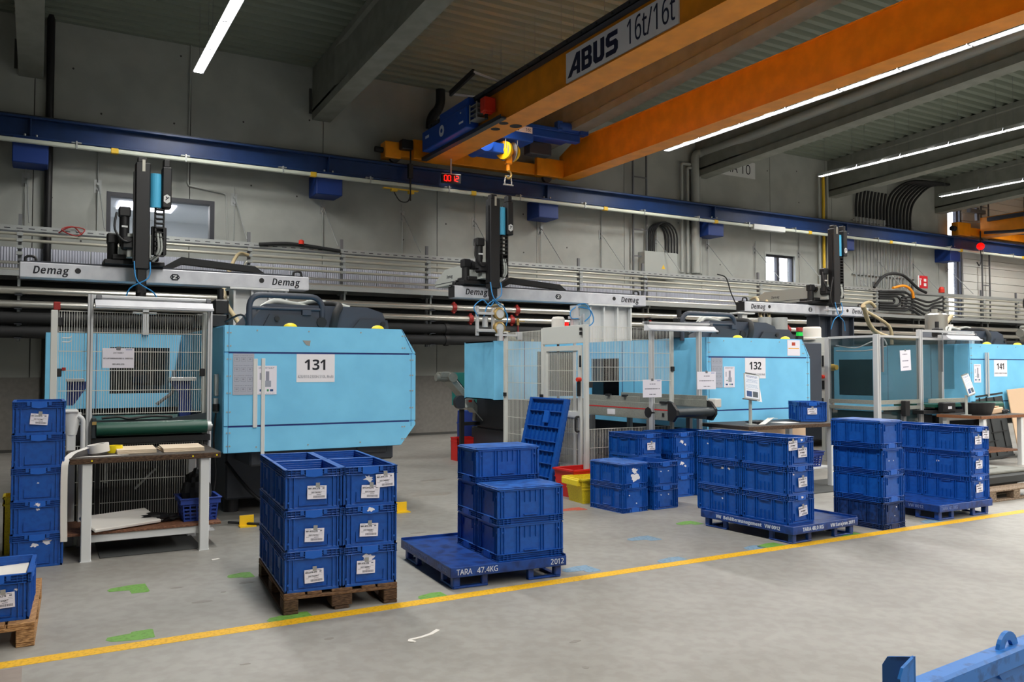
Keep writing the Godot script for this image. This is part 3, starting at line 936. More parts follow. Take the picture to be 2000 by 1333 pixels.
	part("rod", MB.new().cyl(V(0, 0.1, 0), V(0, 0.5, 0), 0.02, 8), "alu", d)
	part("casing", MB.new().bb(-0.24, 0.24, -0.11, 0.1, -0.05, 0.05, 0.008), "black", d)
	part("top_bracket", MB.new().bb(-0.24, 0.24, 0.1, 0.115, -0.05, 0.055), "alu", d)
	d.rotation_degrees.y = -8
	var seg := {"0": [1, 1, 1, 0, 1, 1, 1], "1": [0, 0, 1, 0, 0, 1, 0], "2": [1, 0, 1, 1, 1, 0, 1]}
	var xs := -0.185
	for c in ["0", ",", "0", "1", "2"]:
		var mb := MB.new()
		if c == ",":
			mb.bb(xs - 0.045, xs - 0.03, -0.085, -0.06, 0.05, 0.056)
			xs -= 0.005
			part("digit", mb, "led_red", d)
			continue
		var on: Array = seg[c]
		var w := 0.07
		var hh := 0.065
		if on[0]: mb.bb(xs + 0.01, xs + w - 0.01, hh - 0.008, hh + 0.008, 0.05, 0.056)
		if on[1]: mb.bb(xs - 0.007, xs + 0.009, 0.006, hh - 0.004, 0.05, 0.056)
		if on[2]: mb.bb(xs + w - 0.009, xs + w + 0.007, 0.006, hh - 0.004, 0.05, 0.056)
		if on[3]: mb.bb(xs + 0.01, xs + w - 0.01, -0.008, 0.008, 0.05, 0.056)
		if on[4]: mb.bb(xs - 0.007, xs + 0.009, -hh + 0.004, -0.006, 0.05, 0.056)
		if on[5]: mb.bb(xs + w - 0.009, xs + w + 0.007, -hh + 0.004, -0.006, 0.05, 0.056)
		if on[6]: mb.bb(xs + 0.01, xs + w - 0.01, -hh - 0.008, -hh + 0.008, 0.05, 0.056)
		part("digit", mb, "led_red", d)
		xs += 0.098
	var dl := OmniLight3D.new()
	dl.name = "display_light"
	add_child(dl)
	dl.position = V(8.6, 6.28, -17.98)
	dl.light_color = Color(1, 0.1, 0.06)
	dl.light_energy = 0.02
	dl.light_size = 0.15
	dl.omni_range = 30.0
	dl.omni_attenuation = 2.0
	dl.shadow_enabled = true

func build_far_crane() -> void:
	var t := thing("far_bridge_crane", "second orange bridge crane far off by the strip window", "crane")
	part("end_carriage", MB.new().bb(30.2, 31.0, 6.75, 7.25, -19.1, -18.8, 0.02).bb(31.0, 35.5, 6.8, 7.1, -19.08, -18.84, 0.015), "crane_orange", t)
	part("buffer", MB.new().cyl(V(30.0, 7.0, -18.95), V(30.2, 7.0, -18.95), 0.1, 12), "rubber", t)
	for g in [[31.5, 32.1], [35.2, 35.8]]:
		part("girder", MB.new().bb(g[0], g[1], 6.75, 7.5, -18.75, 12.8, 0.01), "crane_orange", t)
	part("cable_trough", MB.new().bb(31.36, 31.5, 7.3, 7.44, -18.4, 12.5), "dark_steel", t)
	var cb := part("control_cabinet", MB.new().bb(31.1, 31.45, 6.95, 7.35, -16.9, -14.6, 0.015), "crane_blue", t)
	part("round_emblem", MB.new().cyl(V(31.1, 7.15, -15.9), V(31.09, 7.15, -15.9), 0.14, 20), "white_ink", cb)
	part("type_plate", MB.new().bb(31.09, 31.1, 7.1, 7.2, -16.7, -16.4).bb(31.09, 31.1, 7.05, 7.12, -15.2, -14.95), "white_ink", cb)
	part("energy_chain", MB.new().tube(smooth([V(31.2, 6.85, -18.4), V(31.2, 6.72, -16.5), V(31.2, 6.9, -14.2), V(31.2, 7.05, -13.2)]), 0.06, 8), "dark_steel", t)
	part("radio_box", MB.new().bb(31.05, 31.35, 6.75, 7.15, -13.5, -13.2, 0.015), "crane_blue", t)
	part("green_lamp", MB.new().bb(31.03, 31.05, 7.05, 7.12, -13.45, -13.2), "lamp_green", t)
	part("cross_bracket", MB.new().bb(30.9, 31.9, 7.68, 7.82, -18.9, -18.75).bb(31.4, 31.55, 7.4, 7.9, -18.9, -18.8), "alu_dark", t)
	var l := thing("warning_lamp", "round red warning lamp on a rod before the strip window", "lamp", V(31.0, 6.2, -18.45))
	part("rod", MB.new().cyl(V(0, 0, 0), V(0, 0.7, 0), 0.025, 8).tube(smooth([V(0, 0, 0), V(0.02, -0.4, 0), V(-0.1, -0.62, 0), V(-0.25, -0.5, 0)]), 0.02), "black", l)
	var pr := []
	for i in 9:
		var g := deg_to_rad(-90 + i * 22.5)
		pr.append(Vector2(cos(g) * 0.14, sin(g) * 0.14 + 0.12))
	part("lens", MB.new().lathe(pr, 18), "lamp_red", l)

func build_wall_services() -> void:
	# dark downpipe in the corner
	solo("downpipe", MB.new().cyl(V(0.12, 0, WZ + 0.1), V(0.12, 9.0, WZ + 0.1), 0.075, 14), "black", "dark vertical downpipe on the wall at the left edge", "pipe")
	# conduit with a jog above the office window
	solo("conduit", MB.new().tube(bent([V(2.84, 8.9, WZ + 0.03), V(2.80, 5.72, WZ + 0.03), V(3.62, 5.62, WZ + 0.03), V(3.66, 4.5, WZ + 0.03)], 0.08), 0.02, 8), "pvc_grey", "thin grey conduit stepping down beside the office window", "conduit")
	# hangers: fishplate, drop rod and diagonal brace carrying the cable trays
	for i in 16:
		var x := -0.28 + i * 2.04
		if i == 1:
			x = 1.03
		var t := thing("tray_hanger", "thin wall hanger with diagonal brace, %s" % ["first at the left edge", "second, left of the first robot mast", "third, right of the office window", "fourth, under the second corbel", "fifth, left of the second robot mast", "sixth, behind the second robot mast", "seventh, under the hook of the crane", "eighth, left of the ladder", "ninth, right of the cable box", "tenth, under the fourth corbel", "eleventh, left of the small window", "twelfth, right of the small window", "thirteenth, behind the third robot mast", "fourteenth, among the riser pipes", "fifteenth, right of the riser pipes", "sixteenth, next to the strip window"][i], "hanger", V(x, 5.5, WZ), 0.0, "wall hangers")
		part("anchor_plate", MB.new().bb(-0.07, 0.07, -0.13, 0.15, 0, 0.012).cyl(V(0, 0.06, 0), V(0, 0.06, 0.06), 0.03, 6).cyl(V(0, -0.06, 0), V(0, -0.06, 0.06), 0.03, 6), "galv", t)
		part("drop_rod", MB.new().cyl(V(0, -1.1, 0.04), V(0, 0.75 if i % 2 else 0.3, 0.04), 0.011, 6), "galv", t)
		part("brace", MB.new().cyl(V(0.02, 0.02, 0.05), V(0.08, -1.02, 1.0), 0.012, 6), "galv", t)
	# ladders
	for k in [[15.05, "grey steel wall ladder behind the crane, left of the pipes"], [32.4, "grey steel wall ladder on the white cladding"]]:
		var t := thing("wall_ladder", k[1], "ladder", V(k[0], 0, WZ))
		for s in [0.0, 0.5]:
			part("rail", MB.new().bb(s - 0.02, s + 0.02, 3.0, 8.4, 0.14, 0.19), "alu_dark", t)
		for i in 7:
			part("rung", MB.new().bb(0, 0.5, 3.4 + i * 0.78, 3.435 + i * 0.78, 0.15, 0.18), "alu_dark", t)
	# cable box with looped black cables
	var b := thing("cable_box", "grey electrical cabinet high on the wall with warning triangle", "cabinet", V(15.7, 4.45, WZ))
	part("body", MB.new().bb(-0.35, 0.9, 0, 0.68, 0, 0.32, 0.015), "pvc_grey", b)
	part("warning_triangle", MB.new().prism(PackedVector2Array([Vector2(0.28, 0.18), Vector2(0.42, 0.18), Vector2(0.35, 0.31)]), 0.32, 0.323), "clip_yellow", b)
	for i in 5:
		var p := []
		var w := 0.62 + 0.0 * i
		for j in 11:
			var g := PI * j / 10.0
			p.append(V(0.3 - cos(g) * (0.36 + 0.02 * i) + 0.05 * i, 1.1 + sin(g) * 0.45 + 0.01 * i, 0.06 + i * 0.05))
		solo("cable_loop", MB.new().tube([V(15.7 + 0.3 - 0.36 - 0.02 * i + 0.05 * i, 5.1, WZ + 0.06 + i * 0.05)] + p.map(func(e): return e + V(15.7, 4.45, WZ)) + [V(15.7 + 0.66 + 0.07 * i, 5.13, WZ + 0.06 + i * 0.05)], 0.026, 8), "rubber", "thick black cable arching over the grey wall cabinet", "cable", "cables over the wall cabinet")
	# heating and rain pipes near the crane
	var zz := WZ + 0.12
	for k in [[16.95, 0.045, 7.95], [17.18, 0.045, 7.85]]:
		solo("riser_pipe", MB.new().tube(bent([V(k[0], 4.6, zz), V(k[0], k[2], zz), V(k[0] + 0.35, k[2], zz)], 0.1), k[1], 10), "pvc_grey", "grey vertical wall pipe with short bend, %s of two" % ("left" if k[0] < 17 else "right"), "pipe")
	solo("roof_drain", MB.new().tube(bent([V(17.45, 4.6, zz + 0.05), V(17.45, 8.28, zz + 0.05), V(17.68, 8.32, zz + 0.1), V(17.68, 8.36, -17.0), V(17.68, 8.75, -8.0), V(17.68, 9.2, 6.0)], 0.2, 6), 0.13, 14), "pvc_grey", "large grey drain pipe turning along the roof beam", "pipe")
	solo("side_riser", MB.new().tube([V(17.66, 4.6, zz + 0.02), V(17.66, 7.6, zz + 0.02)], 0.05, 10), "pvc_grey", "thin grey riser right of the large drain pipe", "pipe")
	solo("gas_pipe", MB.new().cyl(V(23.28, 3.6, zz), V(23.28, 8.3, zz), 0.05, 10), "clip_yellow", "yellow gas pipe rising up the wall under the third beam", "pipe")
	for dx in [-0.22, 0.2]:
		solo("grey_riser", MB.new().cyl(V(23.28 + dx, 3.6, zz), V(23.28 + dx, 8.3, zz), 0.045, 10), "pvc_grey", "grey riser directly %s of the yellow gas pipe" % ("left" if dx < 0 else "right"), "pipe")
	# bundle of thin risers, flexible black tops bending towards the roof
	for i in 17:
		var x := 25.0 + i * 0.19
		var top := 7.05 if i < 9 else 6.95 - 0.02 * i
		var t := thing("media_riser", "thin steel riser with black flexible top in the pipe bundle by the third robot", "pipe", V(x, 0, WZ), 0.0, "media risers")
		part("tube", MB.new().cyl(V(0, 4.6, 0.09), V(0, top, 0.09), 0.024, 8), "galv", t)
		if i < 9:
			part("hose", MB.new().tube(smooth([V(0, top, 0.09), V(0.0, top + 0.5, 0.1), V(-0.02, top + 0.95, 0.2)]), 0.042, 8), "rubber", t)
		else:
			part("hose", MB.new().tube(smooth([V(0, top, 0.09), V(0.0, top + 0.8, 0.1), V(0.25, top + 1.35, 0.15), V(0.9, 8.52, 0.4), V(2.2, 8.6, 0.6)]), 0.042, 8), "rubber", t)
	for y in [5.0, 6.9]:
		solo("pipe_clamp_rail", MB.new().bb(24.85, 28.3, y, y + 0.05, WZ + 0.03, WZ + 0.07), "galv", "slotted clamp rail %s the bundle of thin risers" % ("low behind" if y < 6 else "high across"), "rail")
	# hall axis sign, half behind the beam
	var s := thing("hall_sign", "white hall sign reading MA 10 half behind a roof beam", "sign", V(19.35, 8.1, WZ))
	part("board", MB.new().bb(-0.82, 0.82, -0.26, 0.26, 0.002, 0.012), "white_paint", s)
	words(s, "MA 10", 0.3, "ink", at(V(0.02, 0, 0.013)), false)
	# fire point sign
	s = thing("fire_sign", "small red fire extinguisher and alarm sign above the pipes", "sign", V(27.2, 4.75, -18.3))
	part("board", MB.new().bb(-0.28, 0.28, -0.22, 0.22, 0, 0.012), "sign_red", s)
	part("pictogram", MB.new().bb(-0.16, -0.1, -0.12, 0.06, 0.012, 0.014).bb(-0.18, -0.06, 0.08, 0.12, 0.012, 0.014).bb(0.06, 0.2, 0.02, 0.12, 0.012, 0.014).bb(0.06, 0.2, -0.14, -0.04, 0.012, 0.014).bb(-0.28, -0.2, -0.22, 0.22, 0.012, 0.0135), "white_paint", s)
	solo("alarm_beacon", MB.new().lathe([Vector2(0.1, 0), Vector2(0.1, 0.12), Vector2(0.06, 0.2), Vector2(0, 0.22)], 14, at(V(28.3, 4.42, -18.3))), "box_red", "small red beacon right of the fire sign", "beacon")
	solo("red_wire_coil", MB.new().tube(smooth([V(0.3, 4.3, -18.2), V(0.5, 4.42, -18.15), V(0.75, 4.4, -18.2), V(0.6, 4.25, -18.1), V(0.35, 4.36, -18.15), V(0.55, 4.44, -18.2), V(0.7, 4.28, -18.15)]), 0.012, 6), "valve_red", "tangle of red wire lying on the left cable tray", "wire")
	solo("pilot_lamp", MB.new().lathe([Vector2(0.06, 0), Vector2(0.06, 0.08), Vector2(0.0, 0.11)], 12, at(V(5.0, 4.42, -18.15))), "box_red", "small red lamp on the cable tray above the first robot", "lamp")
	# vent elbow under the roof
	solo("vent_elbow", MB.new().tube(bent([V(8.75, 8.75, -19.0), V(8.75, 8.3, -19.0), V(8.6, 8.1, -19.25), V(8.6, 7.8, -19.3)], 0.2), 0.12, 12), "black", "black ribbed vent elbow under the roof behind the crane", "vent pipe")

func build_pipes() -> void:
	# upper cable tray and pipe runs along the wall
	var tray := thing("cable_tray", "long perforated steel cable tray along the rear wall", "cable tray")
	part("tray", MB.new().bb(-3, 35, 4.30, 4.315, -18.55, -18.25).bb(-3, 35, 4.30, 4.40, -18.26, -18.245).bb(-3, 35, 4.30, 4.40, -18.555, -18.54), "galv", tray)
	var slots := MB.new()
	for i in 130:
		slots.bb(-1.0 + i * 0.2, -0.9 + i * 0.2, 4.335, 4.35, -18.246, -18.243)
	part("slot_row", slots, "ink", tray).set_meta("kind", "stuff")
	part("tray_cable", MB.new().cyl(V(-3, 4.35, -18.4), V(35, 4.35, -18.4), 0.035, 8).cyl(V(-3, 4.34, -18.33), V(35, 4.34, -18.33), 0.025, 8), "white_paint", tray)
	var runs := [[4.23, -3.0, 24.6, 0.028, "cream_pipe", "upper cream pipe just under the cable tray"], [4.11, -3.0, 24.6, 0.03, "cream_pipe", "second cream pipe under the cable tray"], [3.98, 3.8, 24.6, 0.028, "cream_pipe", "third pipe of the wall rack, starting behind the first robot"], [3.86, 3.5, 24.6, 0.028, "cream_pipe", "fourth pipe of the wall rack, with an elbow behind the first robot"],
		[3.68, -3.0, 27.0, 0.028, "steel_pipe", "thin bright pipe above the long bracket shelf"], [3.55, -3.0, 27.0, 0.034, "steel_pipe", "bright pipe on the long bracket shelf"],
		[3.14, -3.0, 35.0, 0.075, "steel_pipe", "thick upper stainless header pipe along the rear wall"], [2.88, -3.0, 35.0, 0.075, "steel_pipe", "thick lower stainless header pipe along the rear wall"],
		[2.62, -3.0, 35.0, 0.115, "rubber", "upper black insulated header pipe along the rear wall"], [2.36, -3.0, 35.0, 0.115, "rubber", "lower black insulated header pipe along the rear wall"]]
	for r in runs:
		var t := thing("pipe_run", r[5], "pipe")
		var z := -18.2 if r[3] < 0.05 else -18.0
		if r[1] > 3.0:
			part("tube", MB.new().tube(bent([V(r[1], r[0] - 0.5, z), V(r[1], r[0], z), V(r[2], r[0], z)], 0.12), r[3], 10), r[4], t)
		else:
			part("tube", MB.new().cyl(V(r[1], r[0], z), V(r[2], r[0], z), r[3], 14), r[4], t)
		if r[3] > 0.09:
			for x in [0.6, 4.4, 8.4, 12.0, 16.0]:
				part("collar", MB.new().cyl(V(x, r[0], z), V(x + 0.1, r[0], z), r[3] + 0.025, 14), "black", t)
		elif r[3] > 0.05:
			for x in ([8.6, 10.35, 13.4, 18.0] if r[0] > 3.0 else [9.05, 10.2, 14.6, 20.0]):
				part("red_coupling", MB.new().cyl(V(x, r[0], z), V(x + 0.1, r[0], z), r[3] + 0.03, 14).bb(x + 0.02, x + 0.08, r[0] - 0.14, r[0] + 0.14, z - 0.02, z + 0.04, 0.01), "valve_red", t)
	# beyond the hose loops the rack goes on
	for i in 5:
		solo("pipe_run", MB.new().cyl(V(28.2, 4.25 - i * 0.16, -18.2), V(37, 4.25 - i * 0.16, -18.2), 0.035, 10), "cream_pipe", "cream pipe crossing before the strip window, %s from the top" % ["first", "second", "third", "fourth", "fifth"][i], "pipe", "pipes at the strip window")
	for i in 4:
		var r := 0.10 + 0.11 * i
		var loop := [V(24.6, 3.98 + r * 0.7, -18.15)]
		for j in 9:
			var e := PI * (0.5 - j / 8.0)
			loop.append(V(25.15 + 0.14 * i + cos(e) * r * 1.3, 3.98 + sin(e) * r * 0.75, -18.05 + 0.03 * i))
		loop.append(V(24.6, 3.98 - r * 0.7, -18.15))
		solo("hose_loop", MB.new().tube(smooth(loop, 3), 0.04, 8), "rubber", "black hose turning back in a loop right of the third robot", "hose", "nested hose loops")
	for i in 5:
		var y := 4.1 - i * 0.09
		solo("linking_hose", MB.new().tube(smooth([V(25.6, y, -18.0), V(26.1, y + 0.02 - 0.02 * i, -17.95), V(26.8, y - 0.1 - 0.06 * i, -17.9), V(27.4, y - 0.04, -18.0), V(28.2, 4.25 - i * 0.16, -18.2)]), 0.04, 8), "rubber", "black hose sagging towards the pipe rack at the strip window", "hose", "linking hoses between pipe racks")
	# posts that carry the rack
	var spots := [-0.34, 3.9, 5.96, 8.07, 12.47, 14.63, 19.1, 24.55, 26.6, 28.4, 30.7, 33.0]
	var txt := ["at the left edge of the hall", "left of the office window edge", "above the first blue machine", "left of the second robot", "right of the second robot mast", "below the grey wall cabinet", "left of the small window", "right of the third robot", "amid the linking hoses", "by the steel hopper", "before the strip window", "before the white cladding"]
	for i in spots.size():
		var t := thing("rack_post", "slotted steel rack post holding the wall pipes " + txt[i], "post", V(spots[i], 0, -18.28), 0.0, "pipe rack posts")
		part("upright", MB.new().bb(-0.03, 0.03, 2.2, 4.62, -0.04, 0.02), "alu_dark", t)
		part("clamp", MB.new().bb(-0.05, 0.05, 4.2, 4.26, 0.02, 0.13).bb(-0.05, 0.05, 4.08, 4.14, 0.02, 0.13).bb(-0.05, 0.05, 3.95, 4.01, 0.02, 0.13).bb(-0.05, 0.05, 3.83, 3.89, 0.02, 0.13), "galv", t)
		part("cantilever", MB.new().bb(-0.03, 0.03, 3.36, 3.46, -1.1, 0.3).bar(V(0, 3.2, -1.1), V(0, 3.38, -0.2), 0.05).bb(-0.02, 0.02, 2.2, 3.4, 0.2, 0.24), "galv", t)
		part("strap", MB.new().bb(-0.06, 0.06, 3.045, 3.06, 0.18, 0.38).bb(-0.06, 0.06, 2.785, 2.8, 0.18, 0.38).bb(-0.06, 0.06, 2.5, 2.515, 0.18, 0.38).bb(-0.06, 0.06, 2.24, 2.255, 0.18, 0.38), "dark_steel", t)
	# shelf of closed trays over the header pipes
	var sh := thing("lower_tray_shelf", "wide steel cable shelf over the thick header pipes", "cable tray")
	part("shelf", MB.new().bb(-3, 35, 3.44, 3.455, -19.36, -17.85).bb(-3, 35, 3.40, 3.50, -17.86, -17.84), "galv", sh)
	for k in [[3.28, 0.1, -18.55], [3.0, 0.13, -18.65], [2.72, 0.13, -18.62], [2.44, 0.13, -18.6]]:
		solo("insulated_pipe", MB.new().cyl(V(-3, k[0], k[2]), V(35, k[0], k[2]), k[1], 12), "rubber", "black insulated pipe behind the bright headers, %s of four" % ["uppermost", "second", "third", "lowest"][[3.28, 3.0, 2.72, 2.44].find(k[0])], "pipe", "insulated pipes behind the headers")
	for i in 8:
		part("cable_bundle", MB.new().cyl(V(-3, 3.52, -19.0 + i * 0.1), V(35, 3.52, -19.0 + i * 0.1), 0.04, 6), "rubber", sh)
	# ribbed screen sheets hung on the wall behind the pipes
	var scr := thing("ribbed_wall_screen", "band of greyish ribbed plastic sheets on the rear wall behind the pipes", "wall screen", V(0, 0, WZ + 0.02))
	for i in 17:
		var m := MB.new()
		var x0 := -1.6 + i * 1.26
		for k in 25:
			var xa := x0 + k * 0.05
			m.q(V(xa, 3.5, 0.0), V(xa + 0.025, 3.5, 0.018), V(xa + 0.025, 4.12, 0.018), V(xa, 4.12, 0.0), V(0, 0, 1))
			m.q(V(xa + 0.025, 3.5, 0.018), V(xa + 0.05, 3.5, 0.0), V(xa + 0.05, 4.12, 0.0), V(xa + 0.025, 4.12, 0.018), V(0, 0, 1))
		part("sheet", m, "screen_sheet", scr)
	# foil lagged duct rising behind the first machine
	var d := MB.new()
	for i in 20:
		var y := 0.4 + i * 0.11
		d.lathe([Vector2(0.2, y), Vector2(0.235, y + 0.03), Vector2(0.235, y + 0.08), Vector2(0.2, y + 0.11)], 16, at(V(7.75, 0, -18.9)))
	solo("foil_duct", d, "galv", "silver ribbed foil duct on the wall right of the first machine", "duct")
	# ball valves and red hoses by the second robot
	for i in 3:
		var x := 9.95 + i * 0.42
		var t := thing("drain_hose", "dark red water hose on a brass valve, %s of three left of the second machine" % ["first", "second", "third"][i], "hose", V(x, 0, -17.9), 0.0, "red water hoses")
		var y0: float = [2.62, 2.88, 2.36][i]
		part("valve", MB.new().cyl(V(0, y0 - 0.12, 0.02), V(0, y0 + 0.05, 0.02), 0.035, 8).bb(-0.02, 0.16, y0 - 0.03, y0 - 0.01, 0.05, 0.08), "gold", t)
		part("hose", MB.new().tube(smooth([V(0, y0 - 0.12, 0.02), V(0.05, y0 - 0.5, 0.06), V(0.4, y0 - 1.0, 0.4), V(1.0, 1.2, 1.4), V(1.1, 0.7, 2.2)]), 0.026, 8), "hose_red", t)
	# ventilation hose bridges and the beige material hoses
	var beige := [[V(3.85, 4.1, -18.1), V(3.5, 4.0, -17.5), V(2.45, 2.85, -13.2), V(2.35, 2.3, -11.6), V(2.3, 2.1, -11.0)], [V(9.6, 3.2, -17.8), V(8.1, 2.95, -14.6), V(7.5, 2.6, -13.9), V(7.55, 2.3, -13.4), V(7.7, 2.1, -13.0)],
		[V(18.5, 3.75, -18.0), V(15.2, 3.4, -14.6), V(13.6, 3.0, -13.0), V(12.9, 2.6, -12.2), V(12.6, 2.2, -11.4)], [V(19.0, 3.75, -18.0), V(15.5, 3.4, -14.6), V(13.9, 3.0, -13.0), V(13.1, 2.6, -12.2), V(12.8, 2.2, -11.4)],
		[V(13.9, 2.9, -10.6), V(14.6, 2.45, -10.9), V(15.6, 2.3, -11.0), V(17.0, 2.4, -11.2), V(18.3, 2.9, -11.6)], [V(15.6, 3.0, -11.6), V(15.4, 3.1, -11.6), V(15.2, 2.95, -11.6), V(15.9, 2.6, -11.5), V(16.0, 2.2, -11.5)]]
	var bt := ["behind the first robot beam", "dropping left of the second machine light", "dropping behind the second machine, left of two", "dropping behind the second machine, right of two", "slung low in a loop below the third robot beam", "ending in a bright bend right of the third robot"]
	for i in beige.size():
		solo("material_hose", MB.new().tube(smooth(beige[i]), 0.045 if i == 4 else 0.035, 8), "hose_beige", "beige material hose " + bt[i], "hose", "material hoses")
	solo("drop_cable", MB.new().tube(smooth([V(17.3, 4.45, -18.15), V(17.55, 4.35, -18.05), V(17.7, 3.9, -18.0), V(17.9, 3.5, -17.95)]), 0.018, 6), "rubber", "thin black cable hanging from the tray near the small window", "cable")
	solo("black_cable_arc", MB.new().tube(smooth([V(24.3, 4.4, -18.1), V(24.9, 4.85, -18.1), V(25.8, 4.9, -18.1), V(26.6, 4.5, -18.1), V(27.1, 4.35, -18.1)]), 0.05, 8), "rubber", "black cable arching over the tray right of the third mast", "cable")
	solo("orange_cable_arc", MB.new().tube(smooth([V(25.0, 4.4, -17.9), V(25.6, 4.5, -17.9), V(26.0, 4.35, -17.9), V(26.1, 4.1, -17.9)]), 0.045, 8), "crane_orange", "short orange hose arching on the tray right of the third mast", "hose")
	solo("office_cable", MB.new().tube(smooth([V(4.1, 4.36, -18.2), V(4.7, 4.42, -18.2), V(5.2, 4.4, -18.2), V(5.9, 4.34, -18.2)]), 0.04, 8), "rubber", "black cable lying on the tray right of the office window", "cable")

func build_machines() -> void:
	var specs := [
		{"x": 1.70, "num": "131", "sub": "420/810-2300H/310L Multi", "unit": -1.62, "holes": [[-0.88, -0.15, 1.35, 1.96]], "side": [], "arch": [0.36, 1.2, -0.5], "where": "on the left, with the number 131", "name": "leftmost machine"},
		{"x": 8.45, "num": "132", "sub": "420/810-2300H/310L Multi", "unit": -1.89, "holes": [[-1.05, -0.3, 1.2, 1.97]], "side": [11.2, 12.0, 1.1, 1.85], "arch": [-0.02, 1.06, -0.5], "where": "in the middle, with the number 132", "name": "middle machine"},
		{"x": 14.88, "num": "141", "sub": "420/810-2300H/310L Multi", "unit": 0.0, "holes": [], "side": [11.15, 11.98, 1.12, 1.87], "arch": [2.0, 3.2, -1.6], "where": "at the right edge, with the number 141", "name": "machine cut by the right edge"}]
	for s in specs:
		machine(s)

func machine(s: Dictionary) -> void:
	var t := thing("moulding_machine", "pale blue injection moulding machine " + s.where, "machine", V(s.x, 0, -9.1), 0.0, "injection moulding machines")
	# clamp cover: cut corners on the right, three panels with dark seams
	var outline := func(y0: float, y1: float, inset: float) -> PackedVector2Array:
		var edge := func(y: float) -> float:
			if y > 1.86: return 2.18 - (y - 1.86) * 0.62
			if y < 1.02: return 2.18 - (1.02 - y) * 0.78
			return 2.18
		var p := [Vector2(inset, y0), Vector2(inset, y1), Vector2(edge.call(y1) - inset, y1)]
		for y in [1.86, 1.02]:
			if y > y0 and y < y1:
				p.append(Vector2(2.18 - inset, y))
		p.append(Vector2(edge.call(y0) - inset, y0))
		return PackedVector2Array(p)
	part("cover", MB.new().prism(outline.call(0.785, 2.14, 0.008), -0.76, -0.012), "panel_blue", t)
	for k in [[0.79, 1.055], [1.075, 1.84], [1.86, 2.138]]:
		part("front_panel", MB.new().prism(outline.call(k[0], k[1], 0.003), -0.014, 0.0), "panel_blue", t)
	part("panel_seam", MB.new().bb(0.05, 2.10, 1.055, 1.075, -0.013, -0.006).bb(0.05, 2.10, 1.84, 1.86, -0.013, -0.006), "frame_blue", t)
	part("side_panel", MB.new().bb(-0.004, 0.008, 0.80, 2.13, -0.75, -0.02, 0.003), "panel_blue", t)
	var sc := MB.new()
	for y in [0.86, 1.0, 1.22, 1.42, 1.6, 1.78, 1.92, 2.06]:
		for x in [0.035, 0.065]:
			sc.cyl(V(x, y, -0.002), V(x, y, 0.004), 0.009, 8)
		var xr := 2.14 if y < 1.86 and y > 1.0 else 2.04
		sc.cyl(V(xr, y, -0.002), V(xr, y, 0.004), 0.009, 8).cyl(V(xr - 0.03, y, -0.002), V(xr - 0.03, y, 0.004), 0.009, 8)
	for x in [0.34, 0.9, 1.5]:
		sc.cyl(V(x, 2.09, -0.002), V(x, 2.09, 0.004), 0.009, 8).cyl(V(x, 0.84, -0.002), V(x, 0.84, 0.004), 0.009, 8)
	part("screw_heads", sc, "galv", t).set_meta("kind", "stuff")
	part("trim_joint", MB.new().bar(V(2.0, 2.135, 0.0), V(2.135, 1.87, 0.0), 0.005).bb(2.12, 2.124, 1.0, 1.86, -0.001, 0.0012).bb(0.045, 0.049, 0.79, 2.138, -0.001, 0.0012), "frame_blue", t)
	# long side wall of the guard, running back from the cover
	var sh := []
	if s.side.size() > 0:
		sh = [s.side]
	var sw := part("side_wall", MB.new().slab(9.87, 12.1, 1.16 if s.num == "131" else 0.80, 2.14, -0.01, 0.01, sh), "panel_blue", t)
	sw.transform = Transform3D(Basis(V(0, 0, -1), V(0, 1, 0), V(1, 0, 0)), V(0.01, 0, 9.1))
	part("wall_seam", MB.new().bb(-0.003, 0.0, 1.0, 2.13, -2.012, -2.0).bb(-0.003, 0.0, 1.0, 2.13, -1.70, -1.692), "frame_blue", t)
	if sh.size() > 0:
		part("window_pane", MB.new().bb(0.015, 0.02, sh[0][2], sh[0][3], 9.1 - sh[0][1], 9.1 - sh[0][0]), "window_dark", t)
		part("inner_frame", MB.new().bb(0.3, 0.5, 0.9, 1.9, -2.8, -1.9, 0.02).cyl(V(0.25, 1.3, -2.9), V(0.25, 1.3, -1.9), 0.05, 10), "dark_steel", t)
	# machine bed and dark frame below
	part("machine_bed", MB.new().bb(-1.5, 1.9, 0.16, 0.62, -4.6, -3.1, 0.02).bb(0.2, 1.85, 0.16, 0.79, -3.1, -0.9, 0.02).bb(0.3, 1.95, 0.62, 0.79, -1.6, -0.12, 0.02).bb(1.5, 1.86, 0.70, 0.785, -0.3, -0.1, 0.01).bb(-1.5, 0.2, 0.62, 1.14, -4.4, -3.2, 0.02), "dark_steel", t)
	for x in [0.3, 1.75]:
		part("levelling_foot", MB.new().cyl(V(x, 0, -1.1), V(x, 0.16, -1.1), 0.09, 12).cyl(V(x, 0, -3.3), V(x, 0.16, -3.3), 0.09, 12), "black", t)
	# injection side behind and the dark top works
	part("top_works", MB.new().prism(PackedVector2Array([Vector2(0.3, 2.13), Vector2(0.55, 2.42), Vector2(1.75, 2.42), Vector2(1.95, 2.36), Vector2(2.05, 2.13)]), -1.3, -0.5).bb(0.12, 1.95 if s.num == "131" else 3.4, 1.0, 2.13, -4.4, -0.78, 0.02).bb(0.95, 1.05, 2.3, 2.36, -0.5, -0.44), "machine_grey", t)
	part("hinge_plate", MB.new().prism(PackedVector2Array([Vector2(0.5, 2.14), Vector2(0.58, 2.3), Vector2(1.1, 2.3), Vector2(1.2, 2.14)]), -0.5, -0.46).prism(PackedVector2Array([Vector2(1.55, 2.14), Vector2(1.65, 2.27), Vector2(2.0, 2.27), Vector2(2.02, 2.14)]), -0.5, -0.46), "dark_steel", t)
